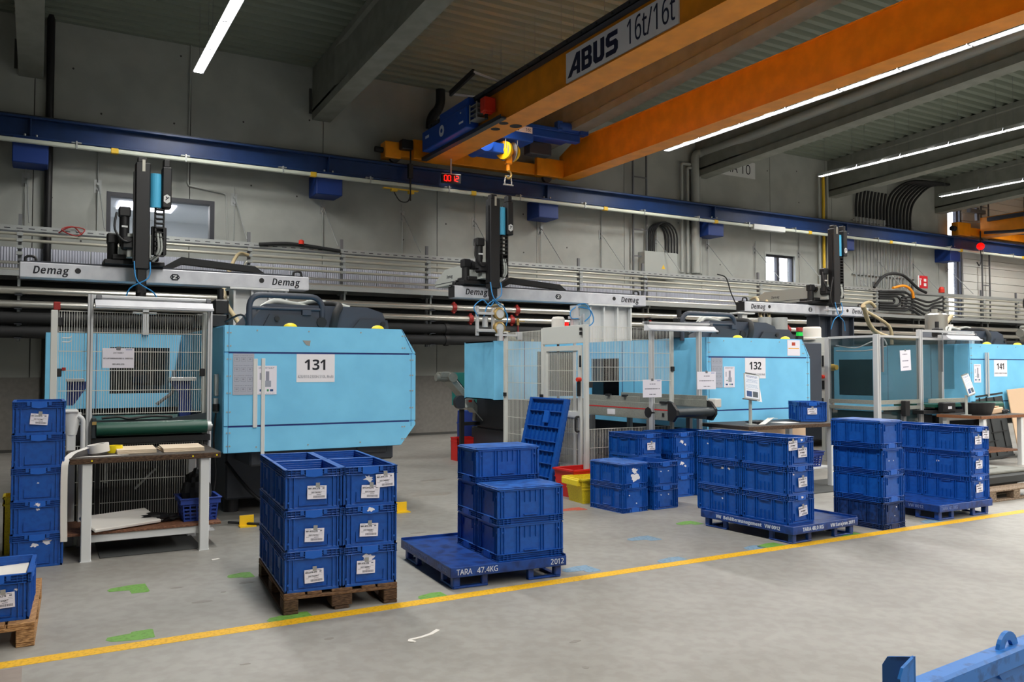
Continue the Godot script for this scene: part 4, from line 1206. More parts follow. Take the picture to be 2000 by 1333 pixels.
	part("plate_bolt", MB.new().cyl(V(0.66, 2.25, -0.47), V(0.66, 2.25, -0.44), 0.03, 10).cyl(V(1.94, 2.22, -0.47), V(1.94, 2.22, -0.44), 0.03, 10).cyl(V(1.18, 2.22, -0.5), V(1.18, 2.22, -0.44), 0.06, 12), "black", t)
	for x in [0.72, 1.74]:
		var pr := []
		for i in 8:
			var g := deg_to_rad(i * 90.0 / 7.0)
			pr.append(Vector2(cos(g) * 0.075, 2.135 + sin(g) * 0.05))
		part("yellow_cap", MB.new().lathe(pr, 20, at(V(x, 0, -0.1))), "cap_yellow", t)
	var a: Array = s.arch
	part("guard_arch", MB.new().tube(bent([V(a[0], 2.1, a[2]), V(a[0], 2.52, a[2]), V(a[1], 2.52, a[2]), V(a[1], 2.1, a[2])], 0.16, 7), 0.034, 12).cyl(V(a[0], 2.37, a[2]), V(a[1], 2.37, a[2]), 0.02, 10), "machine_grey", t)
	part("corrugated_hose", MB.new().tube(smooth([V(1.3, 2.1, -0.44), V(1.34, 2.32, -0.42), V(1.42, 2.44, -0.6), V(1.2, 2.45, -0.9), V(0.9, 2.42, -1.0)]), 0.045, 10), "rubber", t)
	part("pale_hose", MB.new().tube(smooth([V(0.5, 2.36, -0.7), V(0.7, 2.47, -0.8), V(0.95, 2.45, -0.8), V(1.2, 2.42, -0.9), V(1.4, 2.47, -0.8), V(1.6, 2.42, -0.7)]), 0.03, 8).tube(smooth([V(0.55, 2.4, -0.8), V(0.75, 2.5, -0.9), V(1.0, 2.46, -0.9), V(1.25, 2.5, -0.8), V(1.5, 2.4, -0.7)]), 0.022, 8), "pvc_grey", t)
	part("valve_block", MB.new().bb(-0.2, 0.12, 2.14, 2.28, -0.8, -0.5, 0.01).bb(0.0, 0.16, 2.28, 2.46, -0.75, -0.6, 0.02).cyl(V(0.08, 2.46, -0.68), V(0.08, 2.58, -0.68), 0.035, 10).tube(smooth([V(0.1, 2.2, -0.5), V(0.25, 2.28, -0.42), V(0.32, 2.2, -0.45), V(0.3, 2.1, -0.5)]), 0.012), "black", t)
	# sliding guard with window, set back left of the cover
	var u: float = s.unit
	var zu := -3.0
	if u < 0.0:
		part("guard_face", MB.new().slab(u, -0.012, 1.16, 2.14, zu - 0.04, zu, s.holes), "panel_blue", t)
		part("guard_box", MB.new().bb(u, u + 0.02, 1.16, 2.14, zu - 1.06, zu - 0.04).bb(u, 0.0, 2.12, 2.14, zu - 1.06, zu - 0.04).bb(u, 0.0, 1.16, 1.175, zu - 1.06, zu - 0.04).bb(u, 0.1, 1.16, 2.14, zu - 1.1, zu - 1.06), "panel_blue", t)
		part("seam_line", MB.new().bb(u + 0.575, u + 0.589, 1.165, 2.135, zu, zu + 0.002), "frame_blue", t)
	for h in s.holes:
		part("window_pane", MB.new().bb(h[0], h[1], h[2], h[3], zu - 0.032, zu - 0.026), "window_dark", t)
		part("mould_half", MB.new().bb(h[0] + 0.05, h[0] + 0.3, h[2], h[3] - 0.1, -3.7, -3.3, 0.01).cyl(V(h[0] + 0.1, h[2] + 0.12, -3.15), V(h[1] - 0.05, h[2] + 0.12, -3.15), 0.02, 10).cyl(V(h[0] + 0.1, h[2] + 0.4, -3.3), V(h[1] - 0.05, h[2] + 0.36, -3.3), 0.03, 10).bb(h[1] - 0.2, h[1] - 0.02, h[2] + 0.1, h[3] - 0.05, -3.7, -3.35, 0.01), "dark_steel", t)
		part("mould_hose", MB.new().tube(smooth([V(h[0] + 0.25, h[2] + 0.3, -3.15), V(h[0] + 0.35, h[2] + 0.42, -3.1), V(h[0] + 0.42, h[2] + 0.25, -3.1), V(h[1] - 0.12, h[2] + 0.34, -3.15)]), 0.014, 6).tube(smooth([V(h[0] + 0.2, h[2] + 0.4, -3.15), V(h[0] + 0.32, h[2] + 0.22, -3.12), V(h[0] + 0.44, h[2] + 0.38, -3.12), V(h[1] - 0.1, h[2] + 0.2, -3.15)]), 0.012, 6), "galv", t)
	if s.num == "131":
		part("guard_handle", MB.new().tube(bent([V(-0.32, 1.2, -2.9), V(-0.12, 1.36, -2.86), V(-0.1, 1.56, -2.88), V(-0.1, 1.64, -2.96)], 0.05), 0.022, 8), "alu_dark", t)
		part("tie_bar_bracket", MB.new().bb(-0.46, -0.2, 1.545, 1.585, -0.68, -0.48, 0.004).bb(-1.45, -1.28, 1.545, 1.575, -0.68, -0.5, 0.004), "alu", t)
		part("bracket_gusset", MB.new().bb(-0.36, -0.24, 0.2, 1.545, -0.68, -0.55, 0.006).prism(PackedVector2Array([Vector2(-1.44, 1.545), Vector2(-1.44, 1.3), Vector2(-1.38, 1.3), Vector2(-1.22, 1.545)]), -0.66, -0.56).prism(PackedVector2Array([Vector2(-0.24, 1.545), Vector2(-0.46, 1.545), Vector2(-0.34, 1.38), Vector2(-0.24, 1.36)]), -0.66, -0.56), "frame_blue", t)
		part("socket_box", MB.new().bb(-0.04, 0.0, 1.38, 1.62, -0.36, -0.26, 0.008).bb(-0.05, 0.0, 1.2, 1.36, -0.34, -0.26, 0.008), "white_paint", t)
		part("plug_cable", MB.new().cyl(V(-0.03, 1.22, -0.24), V(-0.03, 1.3, -0.24), 0.04, 10).tube(smooth([V(-0.03, 1.2, -0.26), V(-0.05, 0.9, -0.26), V(-0.02, 0.5, -0.3), V(-0.1, 0.2, -0.3), V(-0.4, 0.02, -0.2)]), 0.01, 6), "black", t)
	# cables that lie in the dark under the bed
	part("floor_cables", MB.new().tube(smooth([V(0.1, 0.03, -0.2), V(0.5, 0.02, 0.05), V(0.9, 0.03, -0.3), V(1.4, 0.02, -0.2), V(1.9, 0.03, -0.5)]), 0.015, 6).tube(smooth([V(0.2, 0.6, -0.9), V(0.5, 0.2, -0.6), V(0.9, 0.03, -0.5), V(1.5, 0.03, -0.6)]), 0.02, 6), "black", t)
	# printed sheets on the cover
	var n := thing("number_sheet", "white sheet with the big number %s on the %s" % [s.num, s.name], "sign", V(s.x + 0.98, 1.685, -9.1))
	part("paper", MB.new().bb(-0.215, 0.215, -0.155, 0.155, 0.001, 0.003), "paper", n)
	words(n, s.num, 0.115, "ink", at(V(0, 0.035, 0.003)), true, false, "number")
	words(n, s.sub, 0.028, "soft_ink", at(V(0, -0.095, 0.003)), false, false, "small_print", 0.86)
	if s.num != "141":
		var c := solo("instruction_chart", MB.new(), "chart_print", "grey instruction chart with diagrams on the " + s.name, "chart")
		flat(c, s.x + 0.09, s.x + 0.31, 1.40, 1.84, -9.098, 0.003)
	var p := solo("maintenance_sheet", MB.new(), "poster_print", "white maintenance sheet with a machine drawing on the " + s.name, "notice")
	if s.num == "141":
		flat(p, s.x + 0.12, s.x + 0.34, 1.42, 1.76, -9.098, 0.003)
	else:
		flat(p, s.x + 0.335, s.x + 0.55, 1.40, 1.71, -9.098, 0.003)
	if s.num == "131":
		for k in [[0.30, 0.345, 1.05, 1.785], [0.385, 0.425, 0.76, 1.79]]:
			solo("plastic_strip", MB.new().bb(s.x + k[0], s.x + k[1], k[2], k[3], -9.095, -9.085, 0.002).bb(s.x + k[0] + 0.008, s.x + k[0] + 0.012, k[2], k[3], -9.085, -9.083).bb(s.x + k[1] - 0.012, s.x + k[1] - 0.008, k[2], k[3], -9.085, -9.083), "white_paint", "%s pale plastic strip hanging on the cover of machine 131" % ("shorter left" if k[2] > 1 else "longer right"), "strip")
		solo("tape_scrap", MB.new().prism(PackedVector2Array([Vector2(2.53, 1.99), Vector2(2.62, 1.99), Vector2(2.61, 1.93), Vector2(2.57, 1.94)]), -9.099, -9.097), "tape_grey", "scrap of old tape on the top panel of machine 131", "tape")
		for k in [[1.96, "left"], [3.72, "right"]]:
			solo("floor_guard", MB.new().bb(k[0] - 0.075, k[0] + 0.075, 0.0, 0.115, -9.16, -9.15, 0.003).bb(k[0] - 0.085, k[0] + 0.085, 0, 0.012, -9.16, -9.06), "guard_yellow", "worn yellow angle bolted to the floor under machine 131, %s of two" % k[1], "floor guard")
	if s.num == "132":
		var f := solo("cartoon_sheet", MB.new(), "fun_print", "small white sheet with brown and orange print at the top right of machine 132", "notice")
		flat(f, s.x + 1.67, s.x + 1.95, 1.88, 2.125, -9.098, 0.003)
	if s.num == "141":
		solo("alu_strips", MB.new().bb(15.32, 15.35, 1.2, 1.98, -9.08, -9.06).bb(15.39, 15.43, 1.15, 1.98, -9.08, -9.06), "alu", "pair of thin bright strips hanging left of number 141", "strip")

# a thin printed card facing +z with its print the right way up
func flat(o: MeshInstance3D, x0: float, x1: float, y0: float, y1: float, z: float, th: float) -> void:
	var m := MB.new()
	var p := V((x0 + x1) / 2, (y0 + y1) / 2, z)
	var hx := (x1 - x0) / 2
	var hy := (y1 - y0) / 2
	card(m, hx, hy, th)
	o.mesh = m.mesh()
	o.position = p

func card(m: MB, hx: float, hy: float, th: float, xf := Transform3D()) -> MB:
	m.q(xf * V(-hx, -hy, th), xf * V(hx, -hy, th), xf * V(hx, hy, th), xf * V(-hx, hy, th))
	m.q(xf * V(-hx, -hy, 0), xf * V(-hx, hy, 0), xf * V(hx, hy, 0), xf * V(hx, -hy, 0))
	for e in [[V(-hx, -hy, 0), V(hx, -hy, 0)], [V(hx, -hy, 0), V(hx, hy, 0)], [V(hx, hy, 0), V(-hx, hy, 0)], [V(-hx, hy, 0), V(-hx, -hy, 0)]]:
		var k := m.v.size()
		m.q(xf * e[0], xf * e[1], xf * (e[1] + V(0, 0, th)), xf * (e[0] + V(0, 0, th)), xf.basis * (e[0] + e[1]))
		for i in range(k, m.v.size()):
			m.u[i] = Vector2(0.01, 0.01)
	return m

func zlogo(parent: Node3D, p: Vector3) -> void:
	var m := MB.new()
	m.prism(PackedVector2Array([Vector2(-0.055, 0), Vector2(-0.03, 0.036), Vector2(0.03, 0.036), Vector2(0.055, 0), Vector2(0.03, -0.036), Vector2(-0.03, -0.036)]), 0, 0.002, at(p))
	var o := part("badge", m, "ink", parent)
	var w := MB.new()
	w.prism(PackedVector2Array([Vector2(-0.02, 0.022), Vector2(0.022, 0.022), Vector2(0.022, 0.014), Vector2(-0.004, -0.013), Vector2(0.022, -0.013), Vector2(0.022, -0.022), Vector2(-0.022, -0.022), Vector2(-0.022, -0.014), Vector2(0.005, 0.013), Vector2(-0.02, 0.013)]), 0.002, 0.003, at(p))
	w.cyl(p + V(-0.038, 0, 0.002), p + V(-0.038, 0, 0.003), 0.005, 8).cyl(p + V(0.038, 0, 0.002), p + V(0.038, 0, 0.003), 0.005, 8)
	part("badge_letter", w, "white_paint", o)

func build_robots() -> void:
	robot({"x": -0.23, "len": 3.10, "mx": 1.16, "text": [0.29, 2.81], "logo": 1.54, "holes": [0.55, 2.52], "col": [2.21, 2.83, -0.5], "colm": "white_paint", "arm": 1.3, "top": 1.3, "low": -0.15, "label": "long pale linear robot with black mast over the left machine"})
	robot({"x": 5.98, "len": 3.31, "mx": 0.46, "text": [0.33, 2.99], "logo": 1.68, "holes": [2.69], "col": [2.27, 3.03, -0.59], "colm": "white_paint", "arm": 1.35, "top": 1.35, "low": 0.01, "label": "long pale linear robot with black mast over the middle machine"})
	robot({"x": 12.57, "len": 3.19, "mx": 1.94, "text": [0.31, 2.89], "logo": 1.60, "holes": [0.58, 2.59], "col": [1.86, 2.78, -0.55], "colm": "machine_grey", "arm": 1.6, "top": 1.52, "low": 0.25, "label": "long pale linear robot with black mast by the small window"})

func robot(s: Dictionary) -> void:
	# built in the robot's own units, 1.216 m each, from the lower left corner of its beam
	var t := thing("handling_robot", s.label, "robot", V(s.x, 2.86, -12.4), 0.0, "linear robots")
	t.scale = Vector3.ONE * 1.216
	s.x0 = 0.0
	s.x1 = s.len
	var y0 := 0.0
	var zf := 0.0
	var bm := part("main_beam", MB.new().bb(s.x0, s.x1, y0, y0 + 0.165, zf - 0.2, zf, 0.008), "beam_white", t)
	part("beam_end", MB.new().bb(s.x0 - 0.004, s.x0, y0 + 0.005, y0 + 0.16, zf - 0.195, zf - 0.005), "black", bm)
	part("guide_rail", MB.new().bb(s.x0 + 0.1, s.x1 - 0.2, y0 + 0.165, y0 + 0.185, zf - 0.06, zf - 0.03), "dark_steel", bm)
	for x in s.text:
		words(bm, "Demag", 0.08, "ink", at(V(x, y0 + 0.086, zf + 0.001)), true, false, "lettering", 0.9, 0.16)
	zlogo(bm, V(s.logo, y0 + 0.08, zf + 0.001))
	for x in s.holes:
		part("round_port", MB.new().cyl(V(x, y0 + 0.095, zf - 0.02), V(x, y0 + 0.095, zf + 0.003), 0.03, 16), "black", bm)
	for x in [s.x0 + 0.1, s.x1 - 0.12]:
		part("lifting_eye", MB.new().tube(bent([V(x - 0.05, y0 + 0.165, zf - 0.1), V(x - 0.05, y0 + 0.24, zf - 0.1), V(x + 0.05, y0 + 0.24, zf - 0.1), V(x + 0.05, y0 + 0.165, zf - 0.1)], 0.05), 0.014, 8).bb(x - 0.12, x + 0.06, y0 + 0.165, y0 + 0.18, zf - 0.14, zf - 0.06), "black", bm)
	# pedestal of welded plates
	var c: Array = s.col
	var col := MB.new().bb(c[0] + 0.02, c[1] - 0.02, c[2], y0 - 0.02, zf - 0.26, zf - 0.1)
	for i in 4:
		var x: float = lerpf(c[0], c[1], i / 3.0)
		col.bb(x - 0.012, x + 0.012, c[2], y0 - 0.02, zf - 0.3, zf - 0.02)
	col.bb(c[0] - 0.06, c[1] + 0.02, y0 - 0.025, y0, zf - 0.3, zf + 0.01, 0.004)
	part("pedestal", col, s.colm, t)
	# carriage with drives
	var mx: float = s.mx
	part("carriage", MB.new().bb(mx - 0.36, mx + 0.26, y0 + 0.185, y0 + 0.24, zf - 0.3, zf + 0.06, 0.008).bb(mx - 0.28, mx + 0.2, y0 + 0.24, y0 + 0.3, zf - 0.3, zf + 0.05, 0.01), "black", t)
	part("drive_motor", MB.new().cyl(V(mx - 0.27, y0 + 0.24, zf - 0.05), V(mx - 0.27, y0 + 0.5, zf - 0.05), 0.055, 14).bb(mx - 0.33, mx - 0.21, y0 + 0.42, y0 + 0.54, zf - 0.11, zf + 0.01, 0.015).cyl(V(mx - 0.2, y0 + 0.46, zf - 0.05), V(mx - 0.12, y0 + 0.46, zf - 0.05), 0.06, 12), "black", t)
	part("lift_motor", MB.new().cyl(V(mx - 0.17, y0 + 0.4, zf + 0.16), V(mx - 0.17, y0 + 0.78, zf + 0.16), 0.052, 14).bb(mx - 0.23, mx - 0.11, y0 + 0.7, y0 + 0.81, zf + 0.1, zf + 0.22, 0.012).bb(mx - 0.2, mx - 0.02, y0 + 0.34, y0 + 0.48, zf + 0.08, zf + 0.24, 0.02).tube(smooth([V(mx - 0.25, y0 + 0.74, zf + 0.2), V(mx - 0.27, y0 + 0.55, zf + 0.24), V(mx - 0.17, y0 + 0.42, zf + 0.26), V(mx - 0.05, y0 + 0.46, zf + 0.2)]), 0.012), "black", t)
	part("motor_label", MB.new().bb(mx - 0.2, mx - 0.14, y0 + 0.58, y0 + 0.6, zf + 0.2, zf + 0.215), "white_paint", t)
	# cross arm reaching back over the machine
	var arm: float = s.arm
	var ab := part("cross_arm", MB.new().prism(PackedVector2Array([Vector2(-zf - 0.2, y0 + 0.26), Vector2(-zf - 0.2, y0 + 0.52), Vector2(-zf + arm - 0.35, y0 + 0.5), Vector2(-zf + arm, y0 + 0.34), Vector2(-zf + arm, y0 + 0.26)]), mx - 0.14, mx + 0.1, Transform3D(Basis(V(0, 0, -1), V(0, 1, 0), V(1, 0, 0)), Vector3.ZERO)), "pvc_grey", t)
	words(ab, "Demag", 0.045, "ink", Transform3D(Basis(Vector3.UP, deg_to_rad(-90)), V(mx - 0.141, y0 + 0.38, zf - arm * 0.62)), false, false, "lettering", 1.0, 0.16)
	part("arm_seam", MB.new().bb(mx - 0.143, mx - 0.13, y0 + 0.295, y0 + 0.303, zf - arm, zf - 0.1), "dark_steel", ab)
	# mast, inner ram and wrist
	var top: float = s.top
	part("mast", MB.new().bb(mx - 0.075, mx + 0.075, y0 + 0.12, top, zf + 0.17, zf + 0.31, 0.01).bb(mx - 0.055, mx + 0.04, top, top + 0.06, zf + 0.19, zf + 0.29, 0.008).bb(mx - 0.09, mx - 0.075, y0 + 0.2, top - 0.1, zf + 0.2, zf + 0.28), "black", t)
	part("mast_slot", MB.new().bb(mx - 0.01, mx + 0.02, top - 0.1, top + 0.03, zf + 0.31, zf + 0.313), "cream_pipe", t)
	part("ram", MB.new().bb(mx - 0.05, mx + 0.05, s.low, y0 + 0.15, zf + 0.19, zf + 0.29, 0.01).cyl(V(mx, s.low - 0.07, zf + 0.24), V(mx, s.low + 0.02, zf + 0.24), 0.055, 14).bb(mx - 0.1, mx + 0.1, s.low - 0.09, s.low - 0.06, zf + 0.16, zf + 0.32, 0.006), "black", t)
	# cable drag chain beside the mast, with cyan cover and black guard
	part("cyan_cover", MB.new().prism(half_round(0.065, 0.06), top - 0.48, top - 0.1, Transform3D(Basis(V(1, 0, 0), V(0, 0, -1), V(0, 1, 0)), V(mx + 0.14, 0, zf + 0.24))), "cover_cyan", t)
	var gd := part("chain_guard", MB.new().bb(mx + 0.2, mx + 0.295, top - 0.48, top - 0.02, zf + 0.15, zf + 0.3, 0.01).bb(mx + 0.21, mx + 0.28, top - 0.02, top + 0.07, zf + 0.17, zf + 0.28, 0.01), "black", t)
	part("guard_badge", MB.new().prism(PackedVector2Array([Vector2(-0.034, 0.03), Vector2(0, 0.052), Vector2(0.034, 0.03), Vector2(0.034, -0.03), Vector2(0, -0.052), Vector2(-0.034, -0.03)]), 0, 0.003, at(V(mx + 0.247, top - 0.38, zf + 0.3))), "white_paint", gd)
	part("badge_mark", MB.new().bar(V(mx + 0.232, top - 0.395, zf + 0.304), V(mx + 0.252, top - 0.37, zf + 0.304), 0.008).bar(V(mx + 0.252, top - 0.372, zf + 0.304), V(mx + 0.267, top - 0.36, zf + 0.304), 0.008).bar(V(mx + 0.252, top - 0.372, zf + 0.304), V(mx + 0.235, top - 0.355, zf + 0.304), 0.008), "ink", gd)
	var ch := MB.new()
	var y := y0 + 0.28
	while y < top - 0.48:
		ch.bb(mx + 0.13, mx + 0.22, y, y + 0.012, zf + 0.18, zf + 0.26).bb(mx + 0.13, mx + 0.145, y, y + 0.05, zf + 0.18, zf + 0.26).bb(mx + 0.232, mx + 0.22, y, y + 0.05, zf + 0.18, zf + 0.26)
		y += 0.052
	part("drag_chain", ch, "black", t)
	part("chain_tray", MB.new().bb(mx + 0.1, mx + 0.26, y0 + 0.3, y0 + 0.62, zf + 0.14, zf + 0.2, 0.01), "black", t)
	part("cable_loom", MB.new().tube(smooth([V(mx + 0.16, y0 + 0.55, zf + 0.24), V(mx + 0.17, y0 + 0.34, zf + 0.26), V(mx + 0.1, y0 + 0.24, zf + 0.2)]), 0.014).tube(smooth([V(mx + 0.19, y0 + 0.55, zf + 0.24), V(mx + 0.2, y0 + 0.34, zf + 0.26), V(mx + 0.12, y0 + 0.22, zf + 0.22)]), 0.012), "pvc_grey", t)
	var xe: float = minf(s.x1 - 0.5, mx + 1.1)
	if s.x1 - mx > 1.5:
		part("energy_chain", MB.new().prism(PackedVector2Array([Vector2(mx + 0.24, y0 + 0.19), Vector2(mx + 0.46, y0 + 0.33), Vector2(xe + 0.2, y0 + 0.27), Vector2(xe + 0.33, y0 + 0.18), Vector2(xe + 0.24, y0 + 0.18), Vector2(xe + 0.16, y0 + 0.2), Vector2(mx + 0.48, y0 + 0.25), Vector2(mx + 0.36, y0 + 0.19)]), zf - 0.2, zf - 0.08), "rubber", t)
	# blue air lines at the wrist
	part("air_line", MB.new().tube(smooth([V(mx - 0.08, y0 + 0.2, zf + 0.32), V(mx - 0.05, y0 - 0.02, zf + 0.36), V(mx + 0.12, y0 - 0.14, zf + 0.34), V(mx + 0.2, y0 - 0.3, zf + 0.3)]), 0.008, 6).tube(smooth([V(mx + 0.08, y0 + 0.2, zf + 0.32), V(mx + 0.06, y0 + 0.02, zf + 0.36), V(mx - 0.12, y0 - 0.1, zf + 0.34), V(mx - 0.17, y0 - 0.28, zf + 0.3)]), 0.008, 6), "hose_blue", t)
	if s.x > 5 and s.x < 7:
		var g := V(mx, -0.3, zf + 0.3)
		part("gripper_frame", MB.new().bb(g.x - 0.3, g.x - 0.26, -0.53, -0.13, g.z, g.z + 0.04, 0.004).bb(g.x - 0.3, g.x + 0.02, -0.25, -0.21, g.z + 0.04, g.z + 0.08, 0.004).bb(g.x - 0.3, g.x + 0.02, -0.48, -0.44, g.z + 0.04, g.z + 0.08, 0.004).bb(g.x - 0.06, g.x - 0.02, -0.45, -0.15, g.z, g.z + 0.04, 0.004).cyl(V(g.x - 0.15, -0.41, g.z), V(g.x - 0.15, -0.27, g.z), 0.04, 12), "alu", t)
		for y1 in [-0.23, -0.42]:
			var dsk := part("suction_disc", MB.new().cyl(V(g.x + 0.03, y1, g.z + 0.02), V(g.x + 0.03, y1, g.z + 0.09), 0.065, 20), "white_paint", t)
			part("disc_rim", MB.new().lathe([Vector2(0.062, 0), Vector2(0.084, 0.0), Vector2(0.084, 0.05), Vector2(0.062, 0.06)], 22, Transform3D(Basis(V(1, 0, 0), V(0, 0, 1), V(0, -1, 0)), V(g.x + 0.03, y1, g.z + 0.04))), "gold", dsk)
		part("gripper_hose", MB.new().tube(smooth([V(mx, -0.03, g.z), V(mx - 0.1, -0.13, g.z + 0.05), V(mx - 0.22, -0.05, g.z + 0.06), V(mx - 0.34, -0.15, g.z + 0.04), V(mx - 0.28, -0.27, g.z + 0.04)]), 0.008, 6).tube(smooth([V(mx - 0.04, -0.03, g.z), V(mx + 0.06, -0.15, g.z + 0.08), V(mx + 0.14, -0.25, g.z + 0.1), V(mx + 0.12, -0.39, g.z + 0.1)]), 0.008, 6), "hose_blue", t)
	elif s.x > 12:
		part("gripper_frame", MB.new().bb(mx - 0.22, mx + 0.2, 0.05, 0.08, zf + 0.2, zf + 0.3, 0.004).bb(mx - 0.2, mx - 0.17, -0.01, 0.13, zf + 0.22, zf + 0.26).bb(mx + 0.14, mx + 0.17, -0.03, 0.13, zf + 0.22, zf + 0.26).bb(mx - 0.04, mx + 0.02, -0.01, 0.15, zf + 0.22, zf + 0.28), "alu", t)
		part("wrist_cable", MB.new().tube(smooth([V(mx - 0.1, 0.65, zf + 0.3), V(mx - 0.2, 0.30, zf + 0.32), V(mx - 0.15, 0.15, zf + 0.32), V(mx, 0.11, zf + 0.3)]), 0.012, 6), "black", t)
	else:
		part("gripper_frame", MB.new().bb(mx + 0.02, mx + 0.08, -0.60, -0.25, zf + 0.22, zf + 0.28).bb(mx - 0.08, mx + 0.16, -0.37, -0.35, zf + 0.22, zf + 0.28), "alu", t)

func half_round(r: float, d: float) -> PackedVector2Array:
	var p := PackedVector2Array()
	for i in 11:
		var g := PI * i / 10.0
		p.append(Vector2(cos(g) * r, sin(g) * d - d * 0.4))
	# drawn with y running to -z
	for i in p.size():
		p[i].y = -p[i].y
	return p

# vertical and cross wires of a welded mesh panel in the plane from a to b
func wire_panel(parent: Node3D, a: Vector3, b: Vector3, y0: float, y1: float, pitch: float, rows: Array) -> void:
	var m := MB.new()
	var d := Vector3(b.x - a.x, 0, b.z - a.z)
	var n := int(d.length() / pitch)
	var w := 0.0022
	var dir := d.normalized()
	var side := dir.cross(Vector3.UP)
	for i in n + 1:
		var p := a + dir * (pitch * i)
		for o in [side, -side]:
			m.q(V(p.x, y0, p.z) - dir * w + o * w, V(p.x, y0, p.z) + dir * w + o * w, V(p.x, y1, p.z) + dir * w + o * w, V(p.x, y1, p.z) - dir * w + o * w, o)
		for o in [dir, -dir]:
			m.q(V(p.x, y0, p.z) - side * w + o * w, V(p.x, y0, p.z) + side * w + o * w, V(p.x, y1, p.z) + side * w + o * w, V(p.x, y1, p.z) - side * w + o * w, o)
	part("mesh_wires", m, "wire", parent).set_meta("kind", "stuff")
	var h := MB.new()
	for y in rows:
		h.bar(V(a.x, y, a.z) + side * 0.005, V(b.x, y, b.z) + side * 0.005, 0.007)
	part("cross_wires", h, "wire", parent)

func post(parent: Node3D, x: float, z: float, y0: float, y1: float, w: float, m := "fence_grey") -> MeshInstance3D:
	var b := MB.new().bb(x - w / 2, x + w / 2, y0, y1, z - w / 2, z + w / 2, 0.004)
	if m == "alu":
		b.bb(x - 0.006, x + 0.006, y0, y1, z + w / 2, z + w / 2 + 0.0015)
	var o := part("post", b, m, parent)
	if m == "alu":
		part("post_groove", MB.new().bb(x - 0.004, x + 0.004, y0, y1, z + w / 2 + 0.0015, z + w / 2 + 0.0025), "alu_dark", o)
	if y0 < 0.02:
		part("foot_plate", MB.new().bb(x - 0.06, x + 0.06, 0, 0.012, z - 0.06, z + 0.06), m, o)
	return o

func hood(label: String, x0: float, x1: float, y: float, z: float) -> void:
	var t := thing("hood_lamp", label, "work light", Vector3.ZERO, 0.0, "hood lamps over the conveyors")
	part("top_rail", MB.new().bb(x0 + 0.02, x1 - 0.02, y + 0.1, y + 0.125, z - 0.06, z + 0.02, 0.004).bb(x0 + 0.02, x1 - 0.02, y + 0.08, y + 0.1, z - 0.045, z - 0.005), "alu", t)
	part("reflector", MB.new().prism(PackedVector2Array([Vector2(-z + 0.02, y + 0.085), Vector2(-z - 0.04, y + 0.08), Vector2(-z - 0.09, y + 0.03), Vector2(-z - 0.13, y + 0.02), Vector2(-z - 0.13, y), Vector2(-z + 0.02, y)]), x0, x1, Transform3D(Basis(V(0, 0, -1), V(0, 1, 0), V(1, 0, 0)), Vector3.ZERO)), "beam_white", t)
	part("end_block", MB.new().bb(x0 + 0.01, x0 + 0.06, y + 0.09, y + 0.13, z - 0.03, z + 0.03, 0.004).bb(x1 - 0.06, x1 - 0.01, y + 0.09, y + 0.13, z - 0.03, z + 0.03, 0.004), "alu_dark", t)

func info(p: Vector3, w: float, h: float, label: String, mm := "info_print", tilt := 0.0) -> void:
	var m := MB.new()
	card(m, w / 2, h / 2, 0.003)
	var o := solo("information_sheet", m, mm, label, "notice")
	o.position = p
	o.rotation_degrees.z = tilt
	part("clip", MB.new().bb(-0.02, 0.02, h / 2 - 0.02, h / 2 + 0.015, 0.002, 0.008, 0.002), "alu_dark", o)

func conveyor_end(parent: Node3D, x0: float, x1: float, y: float, z: float, r: float, m: String) -> void:
	part("end_roller", MB.new().cyl(V(x0, y, z), V(x1, y, z), r, 22), m, parent)

